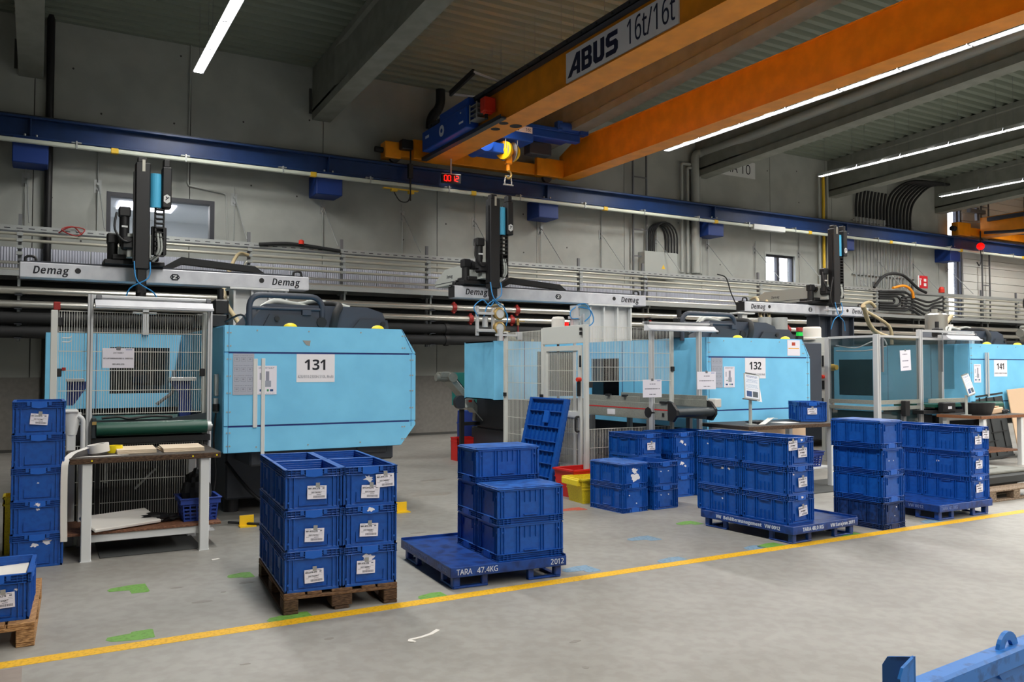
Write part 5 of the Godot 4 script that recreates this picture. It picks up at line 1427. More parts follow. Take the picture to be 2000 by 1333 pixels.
func build_cage_131() -> void:
	var t := thing("safety_fence", "grey wire mesh safety fence before the left machine", "fence", Vector3.ZERO, 0.0, "safety fences")
	post(t, 0.13, -9.22, 0.0, 2.25, 0.06)
	post(t, 1.525, -9.24, 0.0, 2.27, 0.04)
	wire_panel(t, V(0.17, 0, -9.24), V(1.5, 0, -9.24), 1.22, 2.25, 0.0225, [1.23, 1.46, 1.66, 1.85, 2.04, 2.245])
	wire_panel(t, V(0.13, 0, -9.3), V(0.13, 0, -9.85), 0.3, 2.25, 0.03, [0.31, 0.9, 1.46, 2.04, 2.245])
	wire_panel(t, V(0.17, 0, -9.24), V(1.5, 0, -9.24), 0.12, 0.92, 0.0225, [0.13, 0.34, 0.56, 0.80, 0.915])
	part("panel_clip", MB.new().bb(0.15, 0.2, 1.6, 1.68, -9.25, -9.21, 0.006).bb(1.48, 1.53, 1.6, 1.68, -9.25, -9.21, 0.006).bb(0.15, 0.2, 2.1, 2.18, -9.25, -9.21, 0.006), "black", t)
	part("red_beacon", MB.new().bb(0.12, 0.18, 2.25, 2.33, -9.25, -9.19, 0.006), "valve_red", t)
	part("fence_hook", MB.new().tube(smooth([V(0.2, 1.98, -9.2), V(0.26, 1.98, -9.2), V(0.28, 2.0, -9.2)]), 0.006, 6).tube(smooth([V(0.2, 1.94, -9.2), V(0.26, 1.94, -9.2), V(0.28, 1.96, -9.2)]), 0.006, 6), "white_paint", t)
	part("padlock", MB.new().bb(0.2, 0.235, 1.66, 1.69, -9.22, -9.2, 0.003), "valve_red", t)
	var f := thing("lamp_stand", "tall bright aluminium posts carrying the left hood lamp", "stand")
	post(f, 0.44, -9.14, 0.0, 2.41, 0.052, "alu")
	post(f, 1.56, -9.14, 0.0, 2.36, 0.046, "alu")
	part("cross_profile", MB.new().bb(0.44, 1.56, 2.37, 2.41, -9.2, -9.16, 0.004), "alu", f)
	hood("bright aluminium hood lamp over the green roller conveyor", 0.475, 1.57, 2.275, -9.1)
	info(V(0.70, 1.785, -9.22), 0.29, 0.2, "white typed notice clipped to the left wire fence", "blank_print")
	var inf := get_node("information_sheet")
	words(inf, "201740067", 0.014, "ink", at(V(0, 0.052, 0.003)))
	words(inf, "HT LUFTANSAUGUNG U. OBERTEIL", 0.014, "ink", at(V(0, -0.004, 0.003)), true, false, "lettering", 0.86)
	words(inf, "991.873.273", 0.014, "ink", at(V(0, -0.062, 0.003)), true)
	# green belt conveyor coming out under the guard
	var c := thing("green_conveyor", "conveyor with dark green belt roller under the left fence", "conveyor")
	part("belt", MB.new().bb(0.5, 1.52, 1.10, 1.15, -10.4, -9.02).cyl(V(0.5, 1.09, -9.02), V(1.52, 1.09, -9.02), 0.066, 24).bb(0.5, 1.52, 1.02, 1.04, -10.4, -9.02), "green_belt", c)
	part("roller_cap", MB.new().cyl(V(1.52, 1.09, -9.02), V(1.56, 1.09, -9.02), 0.055, 16).cyl(V(1.56, 1.09, -9.02), V(1.575, 1.09, -9.02), 0.02, 10), "galv", c)
	part("guide_plate", MB.new().prism(PackedVector2Array([Vector2(0.5, 1.17), Vector2(1.15, 1.17), Vector2(1.53, 1.22), Vector2(1.53, 1.12), Vector2(0.5, 1.12)]), -9.14, -9.12).bb(0.46, 0.5, 1.0, 1.2, -10.3, -9.0, 0.006), "dark_belt", c)
	part("brass_plate", MB.new().bb(0.462, 0.5, 1.135, 1.165, -8.998, -8.985), "gold", c)
	part("frame", MB.new().bb(0.46, 1.56, 0.94, 1.0, -10.3, -9.04).bb(0.5, 0.54, 0.0, 0.94, -9.1, -9.06).bb(1.5, 1.54, 0.0, 0.94, -9.1, -9.06).bb(0.5, 0.54, 0.0, 0.94, -10.2, -10.16).bb(1.5, 1.54, 0, 0.94, -10.2, -10.16), "black", c)
	part("drip_panel", MB.new().bb(0.5, 1.5, 0.06, 0.93, -9.62, -9.6).bb(0.3, 0.46, 0.1, 1.1, -9.9, -9.7, 0.01), "black", c)
	part("push_rod", MB.new().cyl(V(0.9, 0.42, -9.55), V(1.1, 0.62, -9.55), 0.012, 8).cyl(V(0.62, 0.5, -9.55), V(0.62, 0.9, -9.55), 0.014, 8), "galv", c)
	part("parts_on_belt", MB.new().tube(smooth([V(0.55, 1.19, -9.1), V(0.7, 1.2, -9.1), V(0.8, 1.18, -9.1), V(1.0, 1.2, -9.1), V(1.2, 1.19, -9.1)]), 0.014, 6), "black", c)

func build_cage_132() -> void:
	var t := thing("safety_fence", "pale wire mesh safety cage with door before the middle machine", "fence", Vector3.ZERO, 0.0, "safety fences")
	# side wall with the door, running back from the corner
	post(t, 6.47, -9.31, 0.0, 2.28, 0.06)
	post(t, 6.47, -10.42, 0.0, 2.27, 0.045)
	post(t, 6.47, -11.54, 0.0, 2.27, 0.06)
	part("door_header", MB.new().bb(6.45, 6.49, 2.03, 2.28, -10.4, -9.33, 0.004), "fence_grey", t)
	var d := part("door_leaf", MB.new().slab(-10.36, -9.42, 0.06, 2.0, -0.02, 0.02, [[-10.30, -9.48, 1.08, 1.93], [-10.30, -9.48, 0.12, 1.0]]), "fence_grey", t)
	d.transform = Transform3D(Basis(V(0, 0, 1), V(0, 1, 0), V(-1, 0, 0)), V(6.47, 0, 0))
	wire_panel(t, V(6.47, 0, -9.48), V(6.47, 0, -10.3), 1.08, 1.93, 0.026, [1.09, 1.36, 1.65, 1.92])
	wire_panel(t, V(6.47, 0, -9.48), V(6.47, 0, -10.3), 0.12, 1.0, 0.026, [0.13, 0.34, 0.56, 0.78, 0.99])
	wire_panel(t, V(6.47, 0, -10.45), V(6.47, 0, -11.5), 0.12, 2.25, 0.026, [0.13, 0.4, 0.66, 0.92, 1.2, 1.46, 1.72, 1.98, 2.24])
	part("door_handle", MB.new().tube(bent([V(6.44, 1.02, -9.44), V(6.38, 1.02, -9.44), V(6.38, 0.82, -9.44), V(6.44, 0.82, -9.44)], 0.04), 0.014, 8), "black", t)
	part("emergency_stop", MB.new().cyl(V(6.44, 1.53, -9.4), V(6.38, 1.53, -9.4), 0.03, 14), "box_red", t)
	part("switch_box", MB.new().bb(6.40, 6.44, 1.3, 1.5, -9.44, -9.39, 0.006).bb(6.42, 6.44, 1.7, 1.86, -9.41, -9.38, 0.004).bb(6.42, 6.44, 2.14, 2.18, -9.4, -9.36).bb(6.42, 6.44, 2.2, 2.24, -9.4, -9.36), "black", t)
	part("panel_clip", MB.new().bb(6.42, 6.45, 2.18, 2.24, -11.54, -11.48).bb(6.42, 6.45, 1.24, 1.3, -11.54, -11.48).bb(6.42, 6.45, 1.24, 1.3, -10.44, -10.38).bb(6.42, 6.45, 0.36, 0.42, -11.54, -11.48).bb(6.5, 6.55, 1.42, 1.5, -9.3, -9.27), "black", t)
	part("control_cupboard", MB.new().bb(6.55, 6.75, 0.1, 0.75, -11.2, -10.6, 0.006), "white_paint", t)
	# front wall
	wire_panel(t, V(6.52, 0, -9.3), V(7.94, 0, -9.3), 1.5, 2.26, 0.026, [1.505, 1.70, 1.90, 2.09, 2.255])
	post(t, 7.97, -9.31, 0.0, 2.26, 0.05)
	part("panel_clip", MB.new().bb(7.93, 7.99, 1.64, 1.71, -9.29, -9.26, 0.004), "black", t)
	wire_panel(t, V(6.52, 0, -9.3), V(7.94, 0, -9.3), 0.12, 0.86, 0.026, [0.13, 0.35, 0.6, 0.855])
	# inside: slim stand with the grey stack lights
	var w := thing("stack_light", "cream signal dome with small red and green lamps behind the mesh door", "signal light", V(6.82, 0, -10.55))
	part("dome", MB.new().lathe([Vector2(0.0, 2.47), Vector2(0.08, 2.46), Vector2(0.1, 2.43), Vector2(0.1, 2.3), Vector2(0.0, 2.3)], 18), "card_white", w)
	part("neck", MB.new().cyl(V(0, 2.16, 0), V(0, 2.3, 0), 0.07, 14, 0.09).cyl(V(0, 0, 0), V(0, 2.16, 0), 0.02, 10), "dark_steel", w)
	part("signal_lamp", MB.new().bb(0.11, 0.16, 2.33, 2.38, 0.0, 0.05, 0.004), "lamp_red", w)
	part("signal_lamp", MB.new().bb(0.11, 0.16, 2.27, 2.32, 0.0, 0.05, 0.004), "lamp_green", w)
	var g := thing("grip_changer", "tangle of air lines and cylinders standing behind the mesh cage", "machine part", V(7.12, 2.42, -10.55))
	part("cylinder", MB.new().cyl(V(0, -0.15, 0), V(0, 0.22, 0), 0.07, 14).cyl(V(0, 0.02, 0), V(0, 0.06, 0), 0.1, 14).bb(-0.14, 0.14, -0.16, -0.12, -0.06, 0.06).bb(0.14, 0.17, -0.3, 0.1, -0.03, 0.03).cyl(V(0, -2.4, 0), V(0, -0.15, 0), 0.025, 10), "alu", g)
	part("air_line", MB.new().tube(smooth([V(0, 0.22, 0.05), V(0.15, 0.25, 0.08), V(0.25, 0.1, 0.08), V(0.12, -0.02, 0.1)]), 0.009, 6).tube(smooth([V(0.02, 0.2, 0.06), V(0.22, 0.16, 0.1), V(0.28, -0.02, 0.1), V(0.14, -0.12, 0.1)]), 0.009, 6).tube(smooth([V(-0.02, 0.2, 0.06), V(-0.14, 0.12, 0.1), V(-0.12, 0.02, 0.1), V(0.0, 0.02, 0.1)]), 0.009, 6), "hose_blue", g)
	solo("clamp_device", MB.new().bb(5.98, 6.42, 2.17, 2.2, -11.0, -10.95).bb(6.02, 6.08, 2.1, 2.28, -11.0, -10.94).bb(6.34, 6.42, 2.12, 2.24, -11.0, -10.94), "alu", "small bright clamp bar at the top of the cage corner", "machine part")
	# lamp stand and hood
	var f := thing("lamp_stand", "two aluminium lamp posts beside the grey belt conveyor", "stand")
	post(f, 7.40, -9.06, 0.0, 2.22, 0.06, "alu")
	post(f, 8.16, -8.94, 0.0, 2.22, 0.06, "alu")
	part("cross_profile", MB.new().bb(7.3, 8.3, 2.3, 2.335, -9.14, -9.1, 0.004), "alu", f)
	hood("bright aluminium hood lamp over the grey belt conveyor", 7.26, 8.5, 2.205, -9.03)
	info(V(7.375, 1.405, -9.02), 0.33, 0.245, "white notice on the near lamp post of the grey conveyor")
	info(V(8.26, 1.51, -8.9), 0.35, 0.25, "white notice on the far lamp post of the grey conveyor")
	# belt conveyor running towards the camera
	var c := thing("belt_conveyor", "grey belt conveyor with a thin red stripe and black roller", "conveyor")
	part("side_plate", MB.new().bb(7.42, 7.45, 0.97, 1.2, -10.7, -8.72, 0.004).bb(8.1, 8.13, 0.97, 1.24, -10.7, -8.72, 0.004), "conv_grey", c)
	part("upper_guide", MB.new().bb(7.44, 7.46, 1.2, 1.28, -10.7, -9.4, 0.003).bb(8.11, 8.14, 1.22, 1.3, -10.7, -8.75, 0.003), "conv_grey", c)
	part("red_stripe", MB.new().bb(7.417, 7.42, 1.105, 1.12, -10.7, -8.73), "stripe_red", c)
	part("belt", MB.new().bb(7.46, 8.1, 1.13, 1.145, -10.7, -8.62).cyl(V(7.46, 1.085, -8.62), V(8.1, 1.085, -8.62), 0.06, 22).bb(7.46, 8.1, 1.02, 1.03, -10.7, -8.62), "dark_belt", c)
	for x in [7.43, 8.12]:
		part("bearing_plate", MB.new().prism(PackedVector2Array([Vector2(8.74, 0.97), Vector2(8.74, 1.24), Vector2(8.66, 1.22), Vector2(8.56, 1.12), Vector2(8.56, 1.05), Vector2(8.64, 0.96)]), x - 0.02, x + 0.02, Transform3D(Basis(V(0, 0, -1), V(0, 1, 0), V(1, 0, 0)), Vector3.ZERO)), "black", c)
	part("motor_cover", MB.new().bb(8.14, 8.26, 1.14, 1.26, -8.75, -8.6, 0.008), "card_white", c)
	part("post_clamp", MB.new().cyl(V(7.36, 1.07, -9.1), V(7.42, 1.07, -9.1), 0.075, 8).bb(7.41, 7.418, 1.02, 1.07, -8.86, -8.82), "black", c)
	part("type_label", MB.new().bb(7.415, 7.42, 1.0, 1.08, -10.12, -9.93), "paper", c)
	for z in [-9.12, -10.5]:
		part("leg", MB.new().bb(7.38, 7.44, 0, 0.97, z - 0.04, z + 0.04, 0.004).bb(8.1, 8.16, 0, 0.97, z - 0.04, z + 0.04, 0.004), "alu_dark", c)
	part("guide_block", MB.new().bb(7.4, 7.47, 1.27, 1.3, -9.75, -9.68).bb(7.4, 7.47, 1.27, 1.3, -10.15, -10.08).bb(7.4, 7.47, 1.2, 1.23, -8.9, -8.76), "black", c)
	# rising conveyor far behind on the left of the cage
	var r := thing("rising_conveyor", "small rising conveyor with grey motor behind the blue crates", "conveyor")
	part("inclined_bed", MB.new().bar(V(6.42, 1.52, -13.6), V(6.98, 0.9, -13.6), 0.11, 0.3, 0.01), "conv_grey", r)
	part("level_bed", MB.new().bar(V(6.95, 0.89, -13.6), V(9.2, 0.74, -13.6), 0.10, 0.34, 0.01), "conv_grey", r)
	part("belt", MB.new().bar(V(6.47, 1.575, -13.6), V(7.02, 0.96, -13.6), 0.02, 0.24).bar(V(7.02, 0.955, -13.6), V(9.2, 0.805, -13.6), 0.02, 0.28), "dark_belt", r)
	part("motor", MB.new().cyl(V(6.43, 1.52, -13.38), V(6.43, 1.52, -13.8), 0.085, 16).cyl(V(6.14, 1.52, -13.5), V(6.36, 1.52, -13.5), 0.07, 14).bb(6.2, 6.38, 1.52, 1.62, -13.6, -13.42, 0.01), "slab_grey", r)
	part("switch_box", MB.new().bb(6.62, 6.78, 0.98, 1.14, -13.36, -13.26, 0.008), "pvc_grey", r)
	part("switch_knob", MB.new().bb(6.67, 6.73, 1.08, 1.12, -13.26, -13.23, 0.004), "box_red", r)
	part("drive_wheel", MB.new().cyl(V(6.55, 1.08, -13.4), V(6.55, 1.08, -13.3), 0.12, 16), "dark_steel", r)
	for x in [6.6, 7.22]:
		part("leg", MB.new().bb(x - 0.035, x + 0.035, 0.06, 0.95, -13.42, -13.35), "black", r)
	part("cross_bar", MB.new().bb(6.6, 7.25, 0.66, 0.72, -13.42, -13.36), "black", r)
	part("castor", MB.new().cyl(V(6.55, 0.06, -13.39), V(6.62, 0.06, -13.39), 0.06, 14), "rubber", r)
	part("cable", MB.new().tube(smooth([V(6.75, 1.0, -13.3), V(6.95, 0.75, -13.25), V(7.2, 0.55, -13.2), V(7.3, 0.3, -13.2), V(7.32, 0.1, -13.2)]), 0.01, 6), "pvc_grey", r)
	for k in [[6.82, "left"], [7.3, "right"]]:
		var b := thing("red_crate", "red plastic crate under the rising conveyor, %s of two" % k[1], "crate", V(k[0], 0, -13.75), 0.0, "red crates under the conveyor")
		part("body", tray_shape(0.4, 0.3, 0.42, 0.02), "bin_red", b)
		part("label_holder", MB.new().bb(-0.1, 0.06, 0.22, 0.3, 0.152, 0.158, 0.002), "valve_red", b)
	solo("blue_drum", MB.new().lathe([Vector2(0.0, 0), Vector2(0.26, 0), Vector2(0.27, 0.28), Vector2(0.285, 0.3), Vector2(0.27, 0.32), Vector2(0.27, 0.6), Vector2(0.285, 0.62), Vector2(0.27, 0.64), Vector2(0.26, 0.86), Vector2(0.0, 0.86)], 24, at(V(7.35, 0, -14.5))), "drum_blue", "blue plastic drum behind the red crates", "drum")
	solo("green_sheet", MB.new().bb(7.15, 8.2, 0.95, 1.6, -14.95, -14.93, 0.004), "green_sheet", "teal plastic sheet behind the rising conveyor", "sheet")

func tray_shape(w: float, d: float, h: float, th: float) -> MB:
	var b := MB.new()
	b.bb(-w / 2 + 0.01, w / 2 - 0.01, 0, th, -d / 2 + 0.01, d / 2 - 0.01)
	for s in [-1.0, 1.0]:
		b.bb(s * (w / 2 - th), s * w / 2 - s * 0.008, 0, h, -d / 2 + 0.008, d / 2 - 0.008)
		b.bb(-w / 2 + 0.008, w / 2 - 0.008, 0, h, s * (d / 2 - th), s * d / 2 - s * 0.008)
		for y in [h - 0.02, h - 0.08]:
			b.bb(s * (w / 2 - 0.01), s * w / 2, y, y + 0.015, -d / 2, d / 2)
			b.bb(-w / 2, w / 2, y, y + 0.015, s * (d / 2 - 0.01), s * d / 2)
	return b

func build_cage_141() -> void:
	var t := thing("safety_fence", "plexiglass safety enclosure of grey aluminium profiles before the right machine", "fence", Vector3.ZERO, 0.0, "safety fences")
	post(t, 12.54, -9.31, 0.0, 2.27, 0.09, "alu")
	post(t, 12.54, -10.33, 0.0, 2.25, 0.08, "alu")
	post(t, 12.54, -11.0, 0.0, 2.25, 0.05, "alu")
	post(t, 13.72, -9.31, 0.0, 2.38, 0.08, "alu")
	post(t, 14.48, -9.4, 0.0, 2.3, 0.07, "alu")
	post(t, 15.3, -9.31, 0.6, 2.38, 0.07, "alu")
	part("rail", MB.new().bb(12.52, 12.56, 2.22, 2.26, -10.3, -9.35).bb(12.58, 13.68, 2.22, 2.26, -9.33, -9.29).bb(13.76, 15.27, 2.34, 2.38, -9.33, -9.29).bb(13.76, 14.45, 2.2, 2.24, -9.38, -9.34), "alu", t)
	part("lower_rail", MB.new().bb(12.51, 12.57, 1.06, 1.13, -10.3, -9.35).bb(12.51, 12.57, 0.96, 1.02, -10.3, -9.35).bb(12.58, 13.7, 1.06, 1.13, -9.34, -9.28).bb(12.58, 14.1, 0.96, 1.02, -9.34, -9.28), "conv_grey", t)
	for k in [[12.535, -10.29, -9.36], [0, 0, 0]]:
		if k[0] > 0:
			part("pane", MB.new().bb(12.535, 12.545, 1.13, 2.22, k[1], k[2]), "smoked", t)
			part("pane", MB.new().bb(12.535, 12.545, 0.1, 0.96, k[1], k[2]), "smoked", t)
	part("pane", MB.new().bb(12.59, 13.68, 1.13, 2.22, -9.315, -9.305), "smoked", t)
	part("pane", MB.new().bb(13.77, 14.44, 1.06, 2.2, -9.365, -9.355), "smoked", t)
	part("pane", MB.new().bb(14.52, 15.26, 1.3, 2.24, -9.405, -9.395), "smoked", t)
	part("pane", MB.new().bb(12.59, 13.68, 0.1, 0.96, -9.315, -9.305), "smoked", t)
	var hd := part("door_header", MB.new().bb(12.52, 12.56, 2.0, 2.25, -11.0, -10.36, 0.004), "fence_grey", t)
	part("door_frame", MB.new().bb(12.51, 12.57, 0.05, 2.0, -10.46, -10.36, 0.004).bb(12.51, 12.57, 0.9, 0.98, -11.0, -10.46).bb(12.51, 12.57, 1.94, 2.0, -11.0, -10.46), "fence_grey", t)
	part("pane", MB.new().bb(12.535, 12.545, 0.98, 1.94, -10.97, -10.47), "smoked", t)
	part("switch_strip", MB.new().bb(12.49, 12.51, 1.72, 1.92, -10.43, -10.39, 0.004).bb(12.49, 12.51, 1.3, 1.46, -10.43, -10.38, 0.006).bb(12.46, 12.51, 1.0, 1.14, -10.44, -10.4, 0.01), "black", t)
	part("emergency_stop", MB.new().cyl(V(12.5, 1.53, -10.4), V(12.44, 1.53, -10.4), 0.035, 14), "box_red", t)
	part("yellow_button", MB.new().cyl(V(12.62, 1.7, -10.3), V(12.62, 1.7, -10.2), 0.05, 14).bb(12.58, 12.7, 1.64, 1.76, -10.35, -10.3, 0.01), "clip_yellow", t)
	part("door_track", MB.new().bb(12.62, 12.65, 1.62, 2.22, -9.28, -9.25).bb(14.38, 14.41, 1.62, 2.2, -9.34, -9.31), "alu_dark", t)
	part("pneumatic_hose", MB.new().tube(smooth([V(12.6, 2.1, -10.2), V(12.75, 2.05, -9.9), V(12.9, 2.15, -9.7), V(13.1, 2.22, -9.6), V(13.15, 2.1, -9.55)]), 0.012, 6).tube(smooth([V(12.6, 2.0, -10.2), V(12.9, 2.0, -9.8), V(13.2, 2.08, -9.6)]), 0.012, 6), "white_paint", t)
	info(V(13.305, 1.825, -9.30), 0.29, 0.36, "white notice taped to the plexiglass before the right machine", "note_print", 3.0)
	hood("bright aluminium hood lamp by the right machine", 14.25, 15.22, 2.2, -9.18)
	var c := thing("green_conveyor", "dark conveyor with green roller end by the right bench", "conveyor")
	part("side_profile", MB.new().bb(13.78, 15.75, 1.06, 1.14, -9.2, -9.16, 0.004).bb(14.9, 15.8, 1.12, 1.2, -9.28, -9.22, 0.004), "conv_grey", c)
	part("belt", MB.new().bb(13.8, 15.7, 0.99, 1.04, -9.9, -9.1).cyl(V(14.9, 1.0, -9.06), V(15.75, 1.0, -9.06), 0.07, 20), "green_belt", c)
	part("frame", MB.new().bb(13.5, 15.0, 0.88, 0.94, -9.9, -9.1).bb(13.9, 14.25, 0.9, 1.08, -9.1, -8.98, 0.015).bb(13.1, 13.22, 0.85, 1.12, -9.26, -9.16, 0.01), "black", c)
	part("leg", MB.new().bb(13.15, 13.22, 0, 0.88, -9.3, -9.24).bb(14.4, 14.46, 0, 0.88, -9.3, -9.24), "alu_dark", c)
	part("type_label", MB.new().bb(14.02, 14.13, 0.96, 1.01, -8.98, -8.978), "paper", c)
	# things on top of the machines behind
	solo("steel_hopper", MB.new().lathe([Vector2(0.0, 2.3), Vector2(0.21, 2.3), Vector2(0.22, 2.34), Vector2(0.22, 2.82), Vector2(0.2, 2.85), Vector2(0.0, 2.85)], 24, at(V(16.65, 0, -10.9))).cyl(V(16.6, 2.85, -10.9), V(16.6, 2.95, -10.9), 0.06, 12).bb(16.5, 16.75, 2.86, 2.89, -10.95, -10.85), "steel_pipe", "stainless steel cylinder hopper on top of the right machine", "hopper")
	solo("paper_hopper", MB.new().lathe([Vector2(0.0, 2.35), Vector2(0.16, 2.35), Vector2(0.17, 2.6), Vector2(0.19, 2.62), Vector2(0.19, 2.68), Vector2(0.0, 2.68)], 20, at(V(18.0, 0, -11.6))), "card_white", "white dosing pot with an orange band behind the guard arch", "hopper")
	solo("vent_duct", MB.new().cyl(V(11.92, 2.2, -10.9), V(11.92, 2.62, -10.9), 0.15, 20).cyl(V(11.6, 2.2, -10.95), V(11.6, 2.62, -10.95), 0.12, 16), "galv", "pair of shiny vertical duct stubs below the third robot beam", "duct")
	solo("grey_hood", MB.new().prism(PackedVector2Array([Vector2(10.15, 2.1), Vector2(10.2, 2.36), Vector2(11.4, 2.36), Vector2(11.55, 2.2), Vector2(11.55, 2.1)]), -10.9, -10.2), "machine_grey", "dark grey sloped hood on top of machine 132", "machine hood")
	solo("white_dome", MB.new().lathe([Vector2(0.0, 2.46), Vector2(0.15, 2.46), Vector2(0.165, 2.43), Vector2(0.165, 2.27), Vector2(0.2, 2.25), Vector2(0.2, 2.22), Vector2(0.0, 2.22)], 22, at(V(12.62, 0, -10.75))), "card_white", "white round signal dome over the door header", "signal light")
	var sl := thing("small_signal", "tiny red and green signal lamps left of the white dome", "signal light", V(12.25, 2.2, -10.75))
	part("green_lamp", MB.new().bb(-0.06, 0.06, 0.08, 0.15, 0, 0.06, 0.006), "lamp_green", sl)
	part("red_lamp", MB.new().bb(-0.06, 0.06, 0.17, 0.24, 0, 0.06, 0.006), "valve_red", sl)
	part("bracket", MB.new().bb(-0.07, 0.07, 0, 0.08, 0, 0.06), "black", sl)
	var st := thing("beam_stand", "slim white stand under the left end of the third robot beam", "stand", V(12.6, 0, -12.5))
	part("column", MB.new().bb(-0.07, 0.07, 0.0, 2.8, -0.07, 0.07, 0.006), "white_paint", st)
	part("plate", MB.new().bb(-0.24, 0.24, 2.8, 2.83, -0.12, 0.12, 0.006), "white_paint", st)
	# dark robot arm at the right edge
	var a := thing("articulated_robot", "dark articulated robot arm cut by the right edge of the hall view", "robot", V(21.5, 0, -11.6))
	part("upper_arm", MB.new().bar(V(0.2, 2.2, 0), V(0.35, 3.6, 0), 0.28, 0.3, 0.06).cyl(V(-0.1, 3.3, 0.2), V(0.7, 3.3, 0.2), 0.3, 18), "black", a)
	part("fore_arm", MB.new().bb(-0.3, 0.25, 2.35, 2.75, -0.1, 0.3, 0.04).cyl(V(-0.6, 2.55, 0.1), V(-0.3, 2.55, 0.1), 0.1, 14), "slab_grey", a)
	part("base", MB.new().bb(0.0, 0.6, 0.0, 2.2, -0.3, 0.3, 0.02), "black", a)

var crate_mesh := {}

# stackable blue crate, 0.6 deep and 0.4 wide, 0.28 high, built upright with its rim on top
func crate_shapes() -> void:
	var b := MB.new()
	var W := 0.2
	var D := 0.3
	b.bb(-W + 0.02, W - 0.02, 0.0, 0.014, -D + 0.02, D - 0.02, 0.004)
	# walls
	for s in [-1.0, 1.0]:
		b.bb(s * (W - 0.024), s * (W - 0.018), 0.0, 0.275, -D + 0.018, D - 0.018)
		b.bb(-W + 0.018, W - 0.018, 0.0, 0.275, s * (D - 0.024), s * (D - 0.018))
	# rim rings and foot ring
	for k in [[0.274, 0.28, 0.0], [0.2575, 0.261, 0.002], [0.2405, 0.244, 0.002], [0.224, 0.229, 0.0], [0.0, 0.018, 0.008]]:
		for s in [-1.0, 1.0]:
			b.bb(s * (W - k[2]), s * (W - 0.026), k[0], k[1], -D + k[2], D - k[2], 0.0015)
			b.bb(-W + k[2], W - k[2], k[0], k[1], s * (D - k[2]), s * (D - 0.026), 0.0015)
	# fins in the rim and ribs below it
	for s in [-1.0, 1.0]:
		for x in [-0.185, -0.155, -0.125, -0.08, 0.08, 0.125, 0.155, 0.185]:
			if absf(x) > 0.1:
				b.bb(x - 0.0015, x + 0.0015, 0.23, 0.275, s * (D - 0.02), s * (D - 0.001))
			else:
				b.bb(x - 0.012, x + 0.012, 0.245, 0.278, s * (D - 0.02), s * (D + 0.001))
		for x in [-0.19, -0.165, -0.135, 0.135, 0.165, 0.19]:
			b.bb(x - 0.003, x + 0.003, 0.015, 0.23, s * (D - 0.02), s * (D - 0.003))
		for x in [-0.172, 0.172]:
			b.cyl(V(x, 0.055, s * (D - 0.012)), V(x, 0.055, s * (D - 0.002)), 0.008, 8)
		b.bb(-0.1, 0.1, 0.03, 0.033, s * (D - 0.02), s * (D - 0.006))
		for x in [-0.1, 0.1]:
			b.bb(x - 0.0015, x + 0.0015, 0.03, 0.1, s * (D - 0.02), s * (D - 0.006))
		for z in [-0.285, -0.25, -0.215, -0.18, 0.18, 0.215, 0.25, 0.285]:
			b.bb(s * (W - 0.02), s * (W - 0.001), 0.23, 0.275, z - 0.0015, z + 0.0015)
		for z in [-0.287, -0.262, -0.235, -0.12, -0.095, 0.095, 0.12, 0.235, 0.262, 0.287]:
			b.bb(s * (W - 0.02), s * (W - 0.004), 0.015, 0.23, z - 0.003, z + 0.003)
		for z in [-0.05, 0.0, 0.05]:
			b.bb(s * (W - 0.02), s * (W - 0.006), 0.02, 0.11, z - 0.002, z + 0.002)
		b.bb(s * (W - 0.02), s * (W + 0.0), 0.205, 0.212, -0.06, 0.06, 0.001)
		for z in [-0.25, 0.25]:
			b.cyl(V(s * (W - 0.012), 0.055, z), V(s * (W - 0.002), 0.055, z), 0.008, 8)
	crate_mesh.body = b.mesh()
	var g := MB.new()
	g.prism(PackedVector2Array([Vector2(-0.058, 0.276), Vector2(-0.058, 0.232), Vector2(-0.035, 0.228), Vector2(0.0, 0.222), Vector2(0.035, 0.228), Vector2(0.058, 0.232), Vector2(0.058, 0.276)]), 0.283, 0.302)
	crate_mesh.grip = g.mesh()
	var gb := MB.new()
	gb.prism(PackedVector2Array([Vector2(-0.058, 0.276), Vector2(-0.058, 0.232), Vector2(-0.035, 0.228), Vector2(0.0, 0.222), Vector2(0.035, 0.228), Vector2(0.058, 0.232), Vector2(0.058, 0.276)]), -0.302, -0.283)
	crate_mesh.grip_back = gb.mesh()
	var lb := MB.new()
	card(lb, 0.066, 0.046, 0.0015)
	crate_mesh.label = lb.mesh()
	crate_mesh.tape = MB.new().bb(-0.014, 0.014, -0.016, 0.016, 0, 0.002).mesh()
	# closed underside seen on a crate that is turned over
	crate_mesh.base = MB.new().bb(-0.199, 0.199, -0.006, 0.006, -0.299, 0.299, 0.004).bb(-0.188, 0.188, -0.016, -0.005, -0.288, 0.288, 0.005).mesh()
	# torn remains of old labels
	for i in 4:
		rng.seed = 40 + i
		var p := PackedVector2Array()
		for j in 17:
			var a := TAU * j / 17.0
			var r := rng.randf_range(0.45, 1.15)
			p.append(Vector2(cos(a) * r * 0.032, sin(a) * r * 0.022))
		crate_mesh["scrap%d" % i] = MB.new().prism(p, 0, 0.001).mesh()

